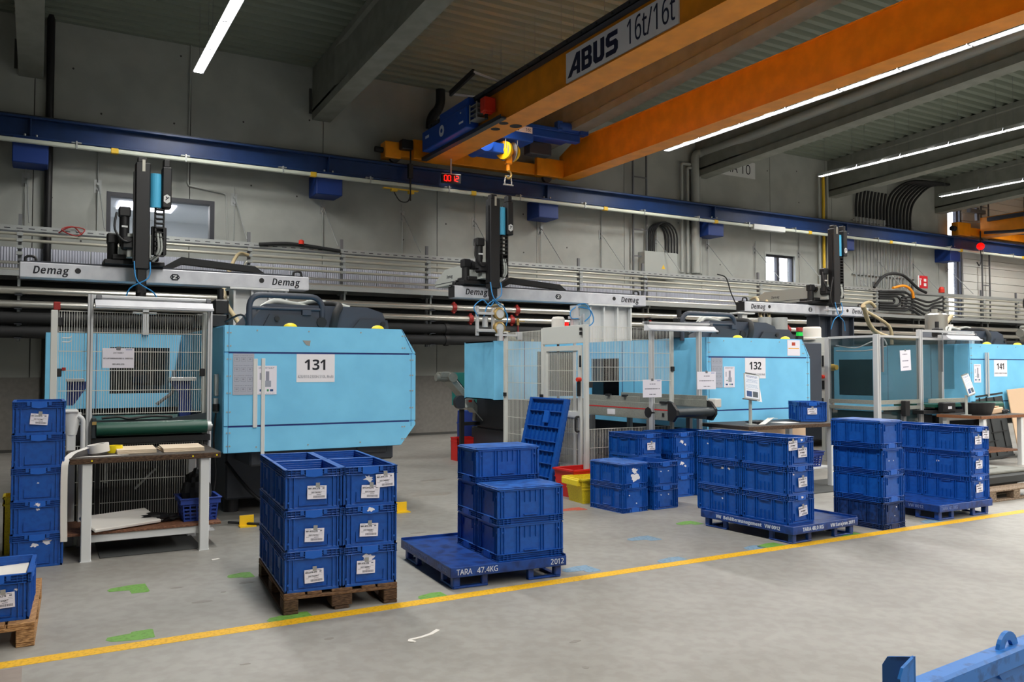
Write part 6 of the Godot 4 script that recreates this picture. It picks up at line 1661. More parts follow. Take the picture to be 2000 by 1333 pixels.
# a crate at the middle of its footprint; side = true turns its long side to the aisle
func crate(p: Vector3, turn: float, over: bool, label: String, group := "", extra := {}) -> Node3D:
	var t := thing("blue_crate", label, "crate", p, turn, group)
	var m: String = extra.get("mat", "crate_blue")
	var body := part("body", crate_mesh.body, m, t)
	part("grip", crate_mesh.grip, "grip_blue" if m == "crate_blue" else m, body)
	part("grip", crate_mesh.grip_back, "grip_blue" if m == "crate_blue" else m, body)
	if over:
		body.transform = Transform3D(Basis(Vector3.BACK, PI), V(0, 0.28, 0))
		if extra.get("top", false):
			part("base_plate", crate_mesh.base, "lid_blue", body)
	for k in extra.get("tags", []):
		# [x, y, tilt] of a taped label on the short front
		var l := part("paper_label", crate_mesh.label, "label_print", t)
		l.transform = Transform3D(Basis(Vector3.BACK, deg_to_rad(k[2])), V(k[0], k[1], 0.2985 if k.size() < 4 else k[3]))
		words(l, "991.873.273", 0.0105, "ink", at(V(-0.06, 0.026, 0.0015)), true, true)
		words(l, "201740067", 0.0105, "ink", at(V(-0.004, -0.001, 0.0015)), false, false)
		var tp := part("tape", crate_mesh.tape, "tape_grey", l)
		tp.position = V(0.005, 0.05, 0.001)
	for k in extra.get("scraps", []):
		# [face, u, v, size, kind]: f = short front, s = left long side
		var sc := part("label_scrap", crate_mesh["scrap%d" % k[4]], "paper", t)
		if k[0] == "f":
			sc.transform = Transform3D(Basis().scaled(V(k[3], k[3], 1)), V(k[1], k[2], 0.303 if k[2] > 0.225 else 0.2825))
		elif k[0] == "l":
			sc.transform = Transform3D(Basis(Vector3.UP, -PI / 2) * Basis().scaled(V(k[3], k[3], 1)), V(-0.1825, k[2], k[1]))
		else:
			sc.transform = Transform3D(Basis(Vector3.UP, PI / 2) * Basis().scaled(V(k[3], k[3], 1)), V(0.1825, k[2], k[1]))
	return t

func pallet(p: Vector3, turn: float, m: String, label: String) -> Node3D:
	# euro pallet: 0.8 wide along x, 1.2 deep
	var t := thing("wooden_pallet", label, "pallet", p, turn, "wooden pallets")
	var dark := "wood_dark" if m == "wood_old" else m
	for k in [[-0.3275, 0.145], [-0.19, 0.1], [0.0, 0.145], [0.19, 0.1], [0.3275, 0.145]]:
		part("top_board", MB.new().bb(k[0] - k[1] / 2, k[0] + k[1] / 2, 0.122, 0.144, -0.6, 0.6, 0.004), m, t)
	for z in [-0.5275, 0.0, 0.5275]:
		part("cross_board", MB.new().bb(-0.4, 0.4, 0.1, 0.122, z - 0.0725, z + 0.0725, 0.004), m, t)
		for x in [-0.35, 0.0, 0.35]:
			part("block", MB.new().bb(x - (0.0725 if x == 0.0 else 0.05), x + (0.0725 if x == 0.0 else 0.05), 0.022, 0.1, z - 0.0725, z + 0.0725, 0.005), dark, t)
	for x in [-0.35, 0.0, 0.35]:
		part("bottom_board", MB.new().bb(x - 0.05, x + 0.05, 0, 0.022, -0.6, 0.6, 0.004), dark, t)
	return t

func dolly(p: Vector3, turn: float, label: String, front: Array, side: Array, ink := "white_ink") -> Node3D:
	# low steel platform, 1.0 wide along x and 1.2 deep, deck 0.165 high
	var t := thing("platform_dolly", label, "dolly", p, turn, "blue steel platforms")
	part("deck", MB.new().bb(-0.49, 0.49, 0.15, 0.163, -0.59, 0.59), "dolly_blue", t)
	var fe := part("edge_plate", MB.new().bb(-0.5, 0.5, 0.095, 0.172, 0.59, 0.6, 0.003), "dolly_blue", t)
	part("edge_plate", MB.new().bb(-0.5, 0.5, 0.095, 0.185, -0.6, -0.59, 0.003), "dolly_blue", t)
	var se := part("edge_plate", MB.new().bb(-0.5, -0.49, 0.095, 0.172, -0.59, 0.59, 0.003), "dolly_blue", t)
	part("edge_plate", MB.new().bb(0.49, 0.5, 0.095, 0.185, -0.59, 0.59, 0.003), "dolly_blue", t)
	for x in [-1.0, 1.0]:
		for z in [-1.0, 1.0]:
			var m := MB.new()
			var fx: float = x * 0.44
			var fz: float = z * 0.54
			# each foot is a bent bar loop on two sides of the corner
			m.bb(fx - 0.03, fx + 0.03, 0.014, 0.1, fz - 0.03, fz + 0.03, 0.008)
			m.bb(fx - x * 0.24 - 0.025, fx - x * 0.24 + 0.025, 0.014, 0.1, fz - 0.02, fz + 0.02, 0.006)
			m.bb(minf(fx + x * 0.03, fx - x * 0.265), maxf(fx + x * 0.03, fx - x * 0.265), 0, 0.018, fz - 0.025, fz + 0.025, 0.006)
			m.bb(fx - 0.02, fx + 0.02, 0.014, 0.1, fz - z * 0.24 - 0.025, fz - z * 0.24 + 0.025, 0.006)
			m.bb(fx - 0.025, fx + 0.025, 0, 0.018, minf(fz + z * 0.03, fz - z * 0.265), maxf(fz + z * 0.03, fz - z * 0.265), 0.006)
			part("foot", m, "dolly_blue", t)
	for k in front:
		words(fe, k[0], k[2], ink, at(V(k[1], 0.133, 0.6)), k.size() > 3, true)
	for k in side:
		words(se, k[0], k[2], "faded_ink" if ink == "white_ink" and k.size() < 4 else ink, Transform3D(Basis(Vector3.UP, -PI / 2), V(-0.5, 0.133, k[1])), true, true)
	return t

func build_crates() -> void:
	crate_shapes()
	# 1: twelve crates on the pallet before the left machine
	pallet(V(1.925, 0, -6.28), -5.0, "wood_old", "worn brown wooden pallet under the twelve blue crates")
	var pb := Transform3D(Basis(Vector3.UP, deg_to_rad(-5.0)), V(1.925, 0.144, -6.28))
	var lv := ["bottom", "middle", "top"]
	var g := "crates on the wooden pallet"
	for c in [[-0.2, 0.3, "front left"], [0.2, 0.3, "front right"], [-0.2, -0.3, "rear left"], [0.2, -0.3, "rear right"]]:
		for i in 3:
			var e := {}
			if c[2] == "front left":
				e = {"tags": [[[0.005, 0.105, 2.0], [0.005, 0.105, -2.0], [0.02, 0.118, -1.0]][i]], "scraps": [["l", 0.2, 0.16, 0.4, 1]] if i else []}
			elif c[2] == "front right":
				e = {"tags": [[[-0.03, 0.13, -1.0]], [[-0.01, 0.11, -2.0]], [[0.0, 0.10, -3.0], [0.105, 0.175, 2.0, 0.303]]][i], "scraps": [[["f", -0.01, 0.185, 1.6, 0]], [["f", 0.0, 0.256, 0.9, 1]], [["f", -0.01, 0.19, 1.2, 2]]][i]}
			elif c[2] == "rear left":
				e = {"scraps": [["l", 0.1, 0.17, 0.5, 3]] if i == 2 else []}
			crate(pb * V(c[0] * 0.998, i * 0.28, c[1] * 0.998), -5.0, false, "blue crate, %s of the %s column on the wooden pallet" % [lv[i], c[2]], g, e)
	# 2: five turned over crates on the first steel platform
	dolly(V(3.27, 0, -6.28), -4.0, "blue steel platform lettered TARA 47.4KG, half empty", [["TARA", -0.455, 0.04], ["47.4KG", -0.285, 0.04], ["2012", 0.355, 0.04]], [["BEHÄLTERMANAGEMENT", -0.5, 0.034], ["VW 0012", 0.32, 0.034]])
	var db := Transform3D(Basis(Vector3.UP, deg_to_rad(-3.0)), V(3.45, 0.165, -5.92))
	g = "turned over crates on the first platform"
	for i in 2:
		crate(db * V(0, i * 0.28, 0), 87.0, true, "blue crate upside down, %s of the front pair on the platform TARA 47.4KG" % ["lower", "upper"][i], g, {"top": i == 1, "scraps": [["r", -0.02, 0.17, 0.7, 0], ["r", -0.1, 0.22, 0.3, 1]] if i == 0 else [["r", 0.02, 0.12, 0.35, 2], ["r", -0.06, 0.1, 0.5, 3]]})
	for i in 3:
		crate(db * V(0.0, i * 0.28, -0.41), 87.0, true, "blue crate upside down, %s of the rear three on the platform TARA 47.4KG" % lv[i], g, {"top": i == 2, "scraps": [["r", 0.12, 0.09, 0.7, 1], ["r", -0.1, 0.09, 0.6, 2], ["r", 0.06, 0.14, 0.4, 3]] if i == 2 else []})
	# 3: six crates on the lettered platform in the middle
	dolly(V(6.72, 0, -6.2), 3.0, "blue steel platform lettered VW Sarajevo 2011 under six crates", [["TARA 48,0 KG", -0.36, 0.036, 1], ["VW Sarajevo 2011", 0.06, 0.033, 1]], [["VW", -0.38, 0.034, 1], ["Behältermanagement", -0.28, 0.034, 1], ["VW 0012", 0.26, 0.034, 1]])
	var mb := Transform3D(Basis(Vector3.UP, deg_to_rad(4.0)), V(6.5, 0.165, -6.0))
	g = "crates on the middle platform"
	for c in [[0.0, "front"], [-0.602, "rear"]]:
		for i in 3:
			var e := {"scraps": [["l", 0.05 - 0.1 * i, 0.15, 0.4, i]]}
			if c[0] == 0.0:
				e = {"tags": [[[0.02, 0.12, 6.0]], [[0.02, 0.12, 2.0]], [[0.02, 0.13, 1.0], [-0.13, 0.205, 2.0, 0.303]]][i], "scraps": [["f", 0.0, 0.252, 0.6, 3]] if i != 1 else [["f", -0.1, 0.2, 0.5, 2]]}
			elif i == 1:
				e = {"scraps": [["l", 0.05, 0.19, 0.7, 1], ["l", 0.14, 0.19, 0.7, 2]]}
			crate(mb * V(0, i * 0.28, c[0]), 4.0, false, "blue crate, %s of the %s stack on the platform VW Sarajevo" % [lv[i], c[1]], g, e)
	# 4: tower of four turned over crates
	g = "tower of turned over crates"
	for i in 4:
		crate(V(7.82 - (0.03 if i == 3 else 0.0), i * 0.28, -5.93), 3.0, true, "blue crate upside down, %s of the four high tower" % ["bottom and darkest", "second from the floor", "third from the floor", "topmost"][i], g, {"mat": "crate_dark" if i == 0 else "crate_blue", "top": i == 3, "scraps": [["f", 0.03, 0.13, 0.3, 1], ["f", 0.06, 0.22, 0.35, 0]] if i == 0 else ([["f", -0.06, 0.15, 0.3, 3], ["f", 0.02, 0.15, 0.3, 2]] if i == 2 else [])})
	# 5: six crates on the right platform
	dolly(V(9.12, 0, -6.24), 0.0, "blue steel platform lettered TARA 47.3KG at the right", [["TARA  47.3KG", -0.47, 0.036]], [["BEHÄLTERMANAGEMENT", -0.5, 0.034], ["VW 0012", 0.22, 0.034]], "faded_ink")
	g = "crates on the right platform"
	for c in [[-5.97, "front"], [-6.575, "rear"]]:
		for i in 3:
			var e := {"scraps": [["l", -0.02, 0.12, 0.5, i]] if i != 2 else []}
			if c[1] == "front":
				e = {"tags": [[[-0.02, 0.14, 2.0]], [[-0.02, 0.13, 0.0]], [[-0.03, 0.13, 0.0], [0.12, 0.19, -3.0, 0.303]]][i], "scraps": [["f", 0.0, 0.252, 0.8, 2]] if i == 0 else ([["l", -0.1, 0.15, 0.7, 1]] if i == 1 else [])}
			crate(V(9.43, 0.165 + i * 0.28, c[0]), 2.0, false, "blue crate, %s of the %s stack on the right platform" % [lv[i], c[1]], g, e)
	# 6: the group before the middle cage
	g = "crates before the middle cage"
	for i in 2:
		crate(V(6.075, i * 0.28, -8.07), 4.0, true, "blue crate upside down, %s beside the yellow bin" % ["lower with scratches", "upper with torn white sticker,"][i], g, {"top": i == 1, "scraps": [["f", 0.0, 0.2, 1.6, 0], ["f", 0.0, 0.12, 2.4, 3]] if i == 1 else [["f", -0.08, 0.2, 0.4, 1], ["f", 0.03, 0.1, 0.4, 2]]})
		crate(V(6.545, i * 0.28, -8.07), 3.0, false, "open blue crate, %s of the pair right of the crate with torn sticker" % ["lower", "upper"][i], g, {"scraps": [["f", 0.05, 0.17, 0.4, i], ["f", -0.07, 0.17, 0.4, 2]]})
	for i in 3:
		crate(V(6.83, i * 0.28, -8.72), 3.0, i < 2, "blue crate, %s stack behind the open pair" % ["bottom of the", "middle of the", "top crate with white label of the"][i], g, {"tags": [[0.02, 0.12, 1.0]] if i == 2 else []})
		crate(V(7.36, i * 0.28, -8.68), 3.0, false, "blue crate with torn label, %s of the stack right of the labelled crate" % lv[i], g, {"scraps": [["f", -0.02, 0.16, 1.3, i], ["f", 0.04, 0.12, 0.8, 2]] if i else []})
		crate(V(7.78, i * 0.28, -8.68), 3.0, false, "blue crate mostly hidden, %s of the stack behind the middle platform" % lv[i], g, {})
	# 7: five crates at the left
	g = "tall stack of crates at the left"
	for i in 5:
		crate(V(0.015, i * 0.28, -8.42), 0.0, false, "blue crate, %s of the tall stack at the left of the workbench" % ["lowest", "second from the floor", "third from the floor", "fourth from the floor", "topmost"][i], g, {"tags": [[0.0, 0.13, -5.0]] if i == 4 else [], "scraps": [[["f", 0.07, 0.21, 1.3, 0], ["f", -0.02, 0.19, 1.0, 1]], [["f", 0.0, 0.25, 0.8, 2], ["f", 0.0, 0.205, 0.5, 3]], [["f", 0.0, 0.15, 0.3, 1]], [], []][i]})
	pallet(V(-0.37, 0, -6.47), -2.0, "wood_new", "light wooden pallet cut off by the left edge")
	var cr := crate(V(-0.2, 0.144, -6.24), -3.0, false, "open blue crate with white foam inside at the left edge", "", {"tags": [[0.05, 0.13, 2.0]], "scraps": [["f", 0.12, 0.185, 0.4, 2]]})
	solo("foam_sheet", MB.new().box(V(-0.2, 0.144 + 0.215, -6.24), V(0.345, 0.02, 0.54), 0.004, Basis(Vector3.BACK, deg_to_rad(2.0))), "card_white", "white foam sheet lying in the open crate at the left edge", "foam")
	# 8: one crate on the middle bench
	crate(V(9.88, 0.915, -8.52), -34.0, false, "blue crate standing on the middle workbench", "", {"tags": [[-0.01, 0.15, 1.0]], "scraps": [["r", 0.12, 0.14, 0.35, 1]]})

func bench(label: String, x0: float, x1: float, z0: float, z1: float, h: float, edge: String) -> Node3D:
	var t := thing("workbench", label, "table", Vector3.ZERO, 0.0, "workbenches")
	part("top", MB.new().bb(x0, x1, h - 0.05, h, z1, z0, 0.006), "bench_top", t)
	part("front_edge", MB.new().bb(x0 + 0.005, x1 - 0.005, h - 0.055, h - 0.008, z0, z0 + 0.012, 0.003), edge, t)
	for x in [x0 + 0.14, x1 - 0.14]:
		for z in [z0 - 0.05, z1 + 0.08]:
			var l := part("leg", MB.new().bb(x - 0.04, x + 0.04, 0.0, h - 0.05, z - 0.04, z + 0.04, 0.006), "white_paint", t)
			part("foot_plate", MB.new().bb(x - 0.045, x + 0.045, 0, 0.008, z - 0.045, z + 0.045), "white_paint", l)
	part("apron", MB.new().bb(x0 + 0.14, x1 - 0.14, h - 0.12, h - 0.05, z1 + 0.06, z1 + 0.1), "white_paint", t)
	return t

func build_benches() -> void:
	# left bench with its lower shelf
	var t := bench("dark topped workbench with white legs before the left machine", 0.245, 1.50, -8.12, -8.98, 0.905, "wood_dark")
	part("shelf_beam", MB.new().bb(0.4, 1.34, 0.14, 0.21, -8.3, -8.26, 0.004).bb(0.4, 1.34, 0.14, 0.21, -8.9, -8.86, 0.004), "white_paint", t)
	part("shelf", MB.new().bb(0.2, 1.53, 0.21, 0.235, -8.94, -8.24, 0.004), "shelf_board", t)
	part("screw_mark", MB.new().cyl(V(0.42, 0.875, -8.108), V(0.42, 0.875, -8.105), 0.008, 8).cyl(V(1.25, 0.875, -8.108), V(1.25, 0.875, -8.105), 0.008, 8).cyl(V(1.46, 0.875, -8.108), V(1.46, 0.875, -8.105), 0.008, 8), "tape_yellow", t)
	# stacks of cut card on it
	var k := 0
	for p in [[0.79, -8.5, 0.33, 0.42, 3, "left"], [1.19, -8.48, 0.36, 0.44, 3, "right"]]:
		for i in p[4]:
			solo("card_sheet", MB.new().box(V(p[0] + 0.006 * i, 0.911 + 0.013 * i, p[1] - 0.004 * i), V(p[2], 0.011, p[3]), 0.002, Basis(Vector3.UP, deg_to_rad(2.0 - 2.0 * i))), "cardboard", "pale cardboard sheet, %s of the %s pile on the left workbench" % [["lowest", "middle", "upper"][i], p[5]], "cardboard", "card sheets on the workbench")
	# rolls and loose strip
	solo("white_strip_roll", MB.new().lathe([Vector2(0.06, 0), Vector2(0.09, 0), Vector2(0.09, 0.075), Vector2(0.06, 0.075), Vector2(0.06, 0)], 22, Transform3D(Basis(Vector3.BACK, deg_to_rad(8)), V(0.49, 0.925, -8.38))), "card_white", "white roll of strip tilted on the left workbench", "roll")
	solo("yellow_tape_roll", MB.new().lathe([Vector2(0.05, 0), Vector2(0.065, 0), Vector2(0.065, 0.065), Vector2(0.05, 0.065), Vector2(0.05, 0)], 22, at(V(0.63, 0.906, -8.5))), "tape_yellow", "yellow roll of printed tape on the left workbench", "tape")
	var st := MB.new()
	var sp := [V(0.46, 0.99, -8.42), V(0.36, 0.965, -8.3), V(0.27, 0.94, -8.2), V(0.22, 0.88, -8.12), V(0.21, 0.78, -8.1), V(0.21, 0.5, -8.1), V(0.215, 0.2, -8.1)]
	sp = smooth(sp, 5)
	for i in sp.size() - 1:
		var w := V(0.026, 0, 0.004)
		for o in [0.0, 0.002]:
			var d := V(0, 0, -o)
			st.q(sp[i] - w + d, sp[i] + w + d, sp[i + 1] + w + d, sp[i + 1] - w + d, V(0, 0.3, 1 if o == 0.0 else -1))
	solo("hanging_strip", st, "card_white", "long white paper strip hanging over the left end of the workbench", "paper strip")
	solo("paper_slip", MB.new().prism(PackedVector2Array([Vector2(0.30, 8.19), Vector2(0.62, 8.24), Vector2(0.72, 8.2), Vector2(0.5, 8.15)]), 0.906, 0.908, Transform3D(Basis(V(1, 0, 0), V(0, 0, -1), V(0, 1, 0)), Vector3.ZERO)), "card_white", "flat white paper slip on the bench front edge", "paper")
	# shelf contents
	solo("white_board", MB.new().box(V(0.68, 0.30, -8.4), V(0.62, 0.03, 0.3), 0.006, Basis(Vector3.UP, deg_to_rad(24)) * Basis(Vector3.RIGHT, deg_to_rad(16))), "card_white", "white board lying askew on the bench shelf", "board")
	solo("black_bag", blob(V(0.9, 0.27, -8.52), V(0.3, 0.05, 0.12), 5), "black", "crumpled black bag under the white board on the shelf", "bag")
	basket(V(1.36, 0.237, -8.52), "blue plastic basket on the shelf of the left bench")
	solo("black_sack", blob(V(1.36, 0.48, -8.62), V(0.13, 0.2, 0.09), 9), "rubber", "black sack sticking out of the blue basket", "bag")
	solo("floor_mat", MB.new().bb(0.5, 1.36, 0.001, 0.012, -8.95, -8.22, 0.003), "mat_grey", "dark rubber mat under the left workbench", "mat")
	var lc := thing("wash_stand", "pale plastic stand with spout behind the tall crate stack", "stand", V(0.28, 0, -8.95))
	part("bowl", MB.new().bb(-0.2, 0.06, 1.26, 1.29, -0.15, 0.1, 0.01).cyl(V(0.0, 1.05, 0), V(0.0, 1.26, 0), 0.05, 12, 0.09), "white_paint", lc)
	part("pipe", MB.new().tube(bent([V(0.06, 1.23, 0.05), V(0.1, 1.2, 0.05), V(0.1, 0.85, 0.05)], 0.04), 0.022, 10), "white_paint", lc)
	part("column", MB.new().bb(-0.04, 0.04, 0, 1.06, -0.04, 0.04, 0.01), "white_paint", lc)
	var yb := thing("yellow_bin", "yellow bin half hidden behind the tall crate stack", "bin", V(-0.06, 0, -8.95), 0.0, "yellow bins")
	part("body", tray_shape(0.4, 0.3, 0.52, 0.02), "bin_yellow", yb)
	# middle bench
	bench("long workbench with white legs before machine 132", 8.2, 10.02, -8.05, -8.95, 0.91, "wood_dark")
	solo("back_board", MB.new().bb(8.6, 10.4, 0.1, 0.84, -9.02, -9.0, 0.004), "hardboard", "beige back board behind the middle workbench", "board")
	solo("bench_shelf", MB.new().bb(8.9, 10.0, 0.24, 0.27, -8.9, -8.2, 0.004), "white_paint", "white lower shelf under the middle workbench", "shelf")
	basket(V(9.68, 0.272, -8.4), "blue plastic basket on the shelf of the middle bench")
	solo("floor_mat", MB.new().bb(9.0, 10.4, 0.001, 0.014, -8.6, -7.7, 0.003), "mat_grey", "grey rubber mat on the floor by the middle bench", "mat")
	var pr := PackedVector2Array()
	for i in 8:
		var a := PI * i / 7.0
		pr.append(Vector2(cos(a) * 0.1, sin(a) * 0.03))
	solo("curled_label_strip", MB.new().box(V(8.72, 0.955, -8.22), V(0.3, 0.006, 0.09), 0.001, Basis(Vector3.BACK, deg_to_rad(16)) * Basis(Vector3.UP, deg_to_rad(18))).box(V(8.88, 0.99, -8.25), V(0.1, 0.006, 0.09), 0.001, Basis(Vector3.BACK, deg_to_rad(-4)) * Basis(Vector3.UP, deg_to_rad(18))), "card_white", "curled white label strip on the middle workbench", "paper strip")
	solo("black_tool", blob(V(8.78, 0.935, -8.45), V(0.2, 0.022, 0.09), 3), "black", "flat black tool on the middle workbench", "tool")
	solo("paper_slip", MB.new().bb(9.1, 9.4, 0.911, 0.914, -8.5, -8.25), "card_white", "flat white sheet before the crate on the middle bench", "paper")
	holder(V(8.5, 0.91, -8.3), -12.0, 8.0, "sloping work instruction holder with paper on the middle workbench")
	# right bench
	t = bench("workbench with light wooden edge near the right side", 13.72, 15.12, -8.22, -9.0, 0.885, "bench_edge")
	part("side_edge", MB.new().bb(13.708, 13.72, 0.83, 0.88, -9.0, -8.22, 0.003), "bench_edge", t)
	part("shelf", MB.new().bb(13.8, 15.0, 0.24, 0.27, -8.9, -8.3, 0.004), "shelf_board", t)
	holder(V(13.78, 0.885, -8.5), 6.0, -10.0, "sloping work instruction holder with paper on the right workbench")
	solo("black_basket", MB.new().lathe([Vector2(0.0, 0.0), Vector2(0.2, 0.0), Vector2(0.27, 0.2), Vector2(0.255, 0.2), Vector2(0.19, 0.015), Vector2(0.0, 0.015)], 20, at(V(14.12, 0.886, -8.5))), "black", "black round tub on the right workbench", "tub")
	solo("tan_case", MB.new().box(V(14.62, 0.94, -8.55), V(0.36, 0.1, 0.2), 0.015, Basis(Vector3.BACK, deg_to_rad(4))).box(V(14.6, 1.01, -8.6), V(0.3, 0.02, 0.2), 0.005), "hardboard", "tan case lying on the right workbench", "case")
	solo("black_pouch", blob(V(14.85, 0.93, -8.5), V(0.12, 0.04, 0.1), 6), "black", "small black pouch beside the tan case", "pouch")
	# boards leaning behind it
	var lid := thing("black_cover", "large black ribbed plastic cover leaning behind the right bench", "cover", V(15.55, 0, -8.95))
	var lx := Basis(Vector3.BACK, deg_to_rad(4)) * Basis(Vector3.RIGHT, deg_to_rad(-8))
	part("plate", MB.new().box(lx * V(0, 0.62, 0), V(0.86, 1.22, 0.02), 0.004, lx), "lid_black", lid)
	var rb := MB.new()
	for p in [[-0.1, 0.62, 0.02, 1.1], [-0.32, 0.62, 0.02, 1.1], [0.14, 0.95, 0.015, 0.4], [0.22, 0.4, 0.015, 0.6]]:
		rb.box(lx * V(p[0], p[1], 0.018), V(p[2], p[3], 0.02), 0.0, lx)
	for p in [[0.1, 0.95, 0.4, 0.015], [0.15, 0.8, 0.3, 0.015], [0.1, 0.5, 0.5, 0.015], [-0.2, 0.35, 0.4, 0.015], [0.15, 0.2, 0.5, 0.015], [0, 1.2, 0.86, 0.03], [0, 0.03, 0.86, 0.03]]:
		rb.box(lx * V(p[0], p[1], 0.018), V(p[2], p[3], 0.02), 0.0, lx)
	part("rib", rb, "rubber", lid)
	solo("leaning_board", MB.new().box(V(16.45, 0.66, -8.95), V(0.95, 1.3, 0.02), 0.004, Basis(Vector3.BACK, deg_to_rad(3)) * Basis(Vector3.RIGHT, deg_to_rad(-8))), "hardboard", "beige hardboard sheet leaning at the right edge", "board")
	# pallet with the grey lids
	pallet(V(10.95, 0, -6.5), 90.0, "wood_grey", "weathered wooden pallet carrying grey plastic lids at the right edge")
	solo("plastic_cover", MB.new().bb(10.55, 11.7, 0.145, 0.284, -7.15, -6.35, 0.03), "lid_black", "thick dark grey plastic cover on the pallet at the right edge", "cover", "plastic covers")
	solo("plastic_cover", MB.new().bb(10.58, 11.67, 0.285, 0.325, -7.13, -6.37, 0.012).bb(10.8, 11.4, 0.325, 0.335, -6.65, -6.61).bb(11.0, 11.6, 0.325, 0.335, -6.95, -6.91), "slab_grey", "light grey plastic cover topmost on the pallet at the right edge", "cover", "plastic covers")
	solo("plastic_cover", MB.new().bb(12.1, 14.0, 0.016, 0.07, -8.0, -7.2, 0.015).bb(12.6, 13.6, 0.07, 0.085, -7.7, -7.6), "slab_grey", "flat grey plastic cover lying on the floor before the right bench", "cover", "plastic covers")

func blob(c: Vector3, s: Vector3, seed_: int) -> MB:
	var m := MB.new()
	var f := FastNoiseLite.new()
	f.seed = seed_
	f.frequency = 1.6
	var rows := 12
	var cols := 18
	var P := func(i: int, j: int) -> Vector3:
		var a := PI * i / rows
		var b := TAU * (j % cols) / cols
		var d := Vector3(sin(a) * cos(b), cos(a), sin(a) * sin(b))
		return c + d * s * (1.0 + 0.35 * f.get_noise_3dv(d * 1.5))
	for i in rows:
		for j in cols:
			m.q(P.call(i, j), P.call(i, j + 1), P.call(i + 1, j + 1), P.call(i + 1, j), (P.call(i, j) + P.call(i + 1, j + 1)) / 2.0 - c)
	return m

func basket(p: Vector3, label: String) -> void:
	var t := thing("blue_basket", label, "basket", p, 0.0, "blue baskets")
	var m := MB.new()
	var h := 0.22
	m.bb(-0.13, 0.13, 0, 0.015, -0.15, 0.15)
	for s in [-1.0, 1.0]:
		for y in [0.0, 0.035, 0.07, 0.105, 0.14]:
			var g: float = y * 0.12
			m.bb(-0.14 - g, 0.14 + g, y, y + 0.014, s * (0.155 + g) - 0.004, s * (0.155 + g) + 0.004)
			m.bb(s * (0.14 + g) - 0.004, s * (0.14 + g) + 0.004, y, y + 0.014, -0.155 - g, 0.155 + g)
		for x in [-0.14, -0.085, -0.03, 0.03, 0.085, 0.14]:
			m.bar(V(x, 0, s * 0.156), V(x * 1.15, h, s * 0.185), 0.012)
		for z in [-0.1, -0.03, 0.03, 0.1]:
			m.bar(V(s * 0.141, 0, z), V(s * 0.168, h, z * 1.1), 0.012)
	part("lattice", m, "drum_blue", t)
	var r := MB.new()
	for s in [-1.0, 1.0]:
		r.bb(-0.18, 0.18, 0.16, h, s * 0.186 - 0.005, s * 0.186 + 0.005, 0.002)
		r.bb(s * 0.168 - 0.005, s * 0.168 + 0.005, 0.16, h, -0.19, 0.19, 0.002)
		r.bb(-0.19, 0.19, h - 0.012, h, s * 0.195 - 0.012, s * 0.195 + 0.012, 0.003)
		r.bb(s * 0.18 - 0.012, s * 0.18 + 0.012, h - 0.012, h, -0.2, 0.2, 0.003)
	part("rim", r, "drum_blue", t)

func holder(p: Vector3, turn: float, tilt: float, label: String) -> void:
	var t := thing("document_holder", label, "document holder", p, turn, "document holders")
	part("post", MB.new().cyl(V(0, 0, 0), V(0, 0.34, 0), 0.022, 12).bb(-0.06, 0.06, 0, 0.01, -0.06, 0.06), "pvc_grey", t)
	var b := Basis(Vector3.BACK, deg_to_rad(-tilt)) * Basis(Vector3.RIGHT, deg_to_rad(-14))
	var x := Transform3D(b, V(0, 0.52, 0.04))
	var pn := MB.new()
	pn.box(x.origin, V(0.25, 0.36, 0.012), 0.004, b)
	part("panel", pn, "pvc_grey", t)
	part("panel_rear", MB.new().box(x.origin + b * V(0.1, -0.01, -0.05), V(0.22, 0.34, 0.004), 0.0, Basis(Vector3.UP, deg_to_rad(26)) * b), "paper", t)
	var c := MB.new()
	card(c, 0.11, 0.165, 0.002, x * Transform3D(Basis(), V(0, 0, 0.0065)))
	part("instruction_page", c, "work_print", t)
	part("clamp_bar", MB.new().box(x.origin + b * V(-0.04, -0.185, 0.0), V(0.22, 0.012, 0.03), 0.003, b).box(x.origin + b * V(-0.02, 0.185, 0.0), V(0.16, 0.012, 0.03), 0.003, b), "alu_dark", t)

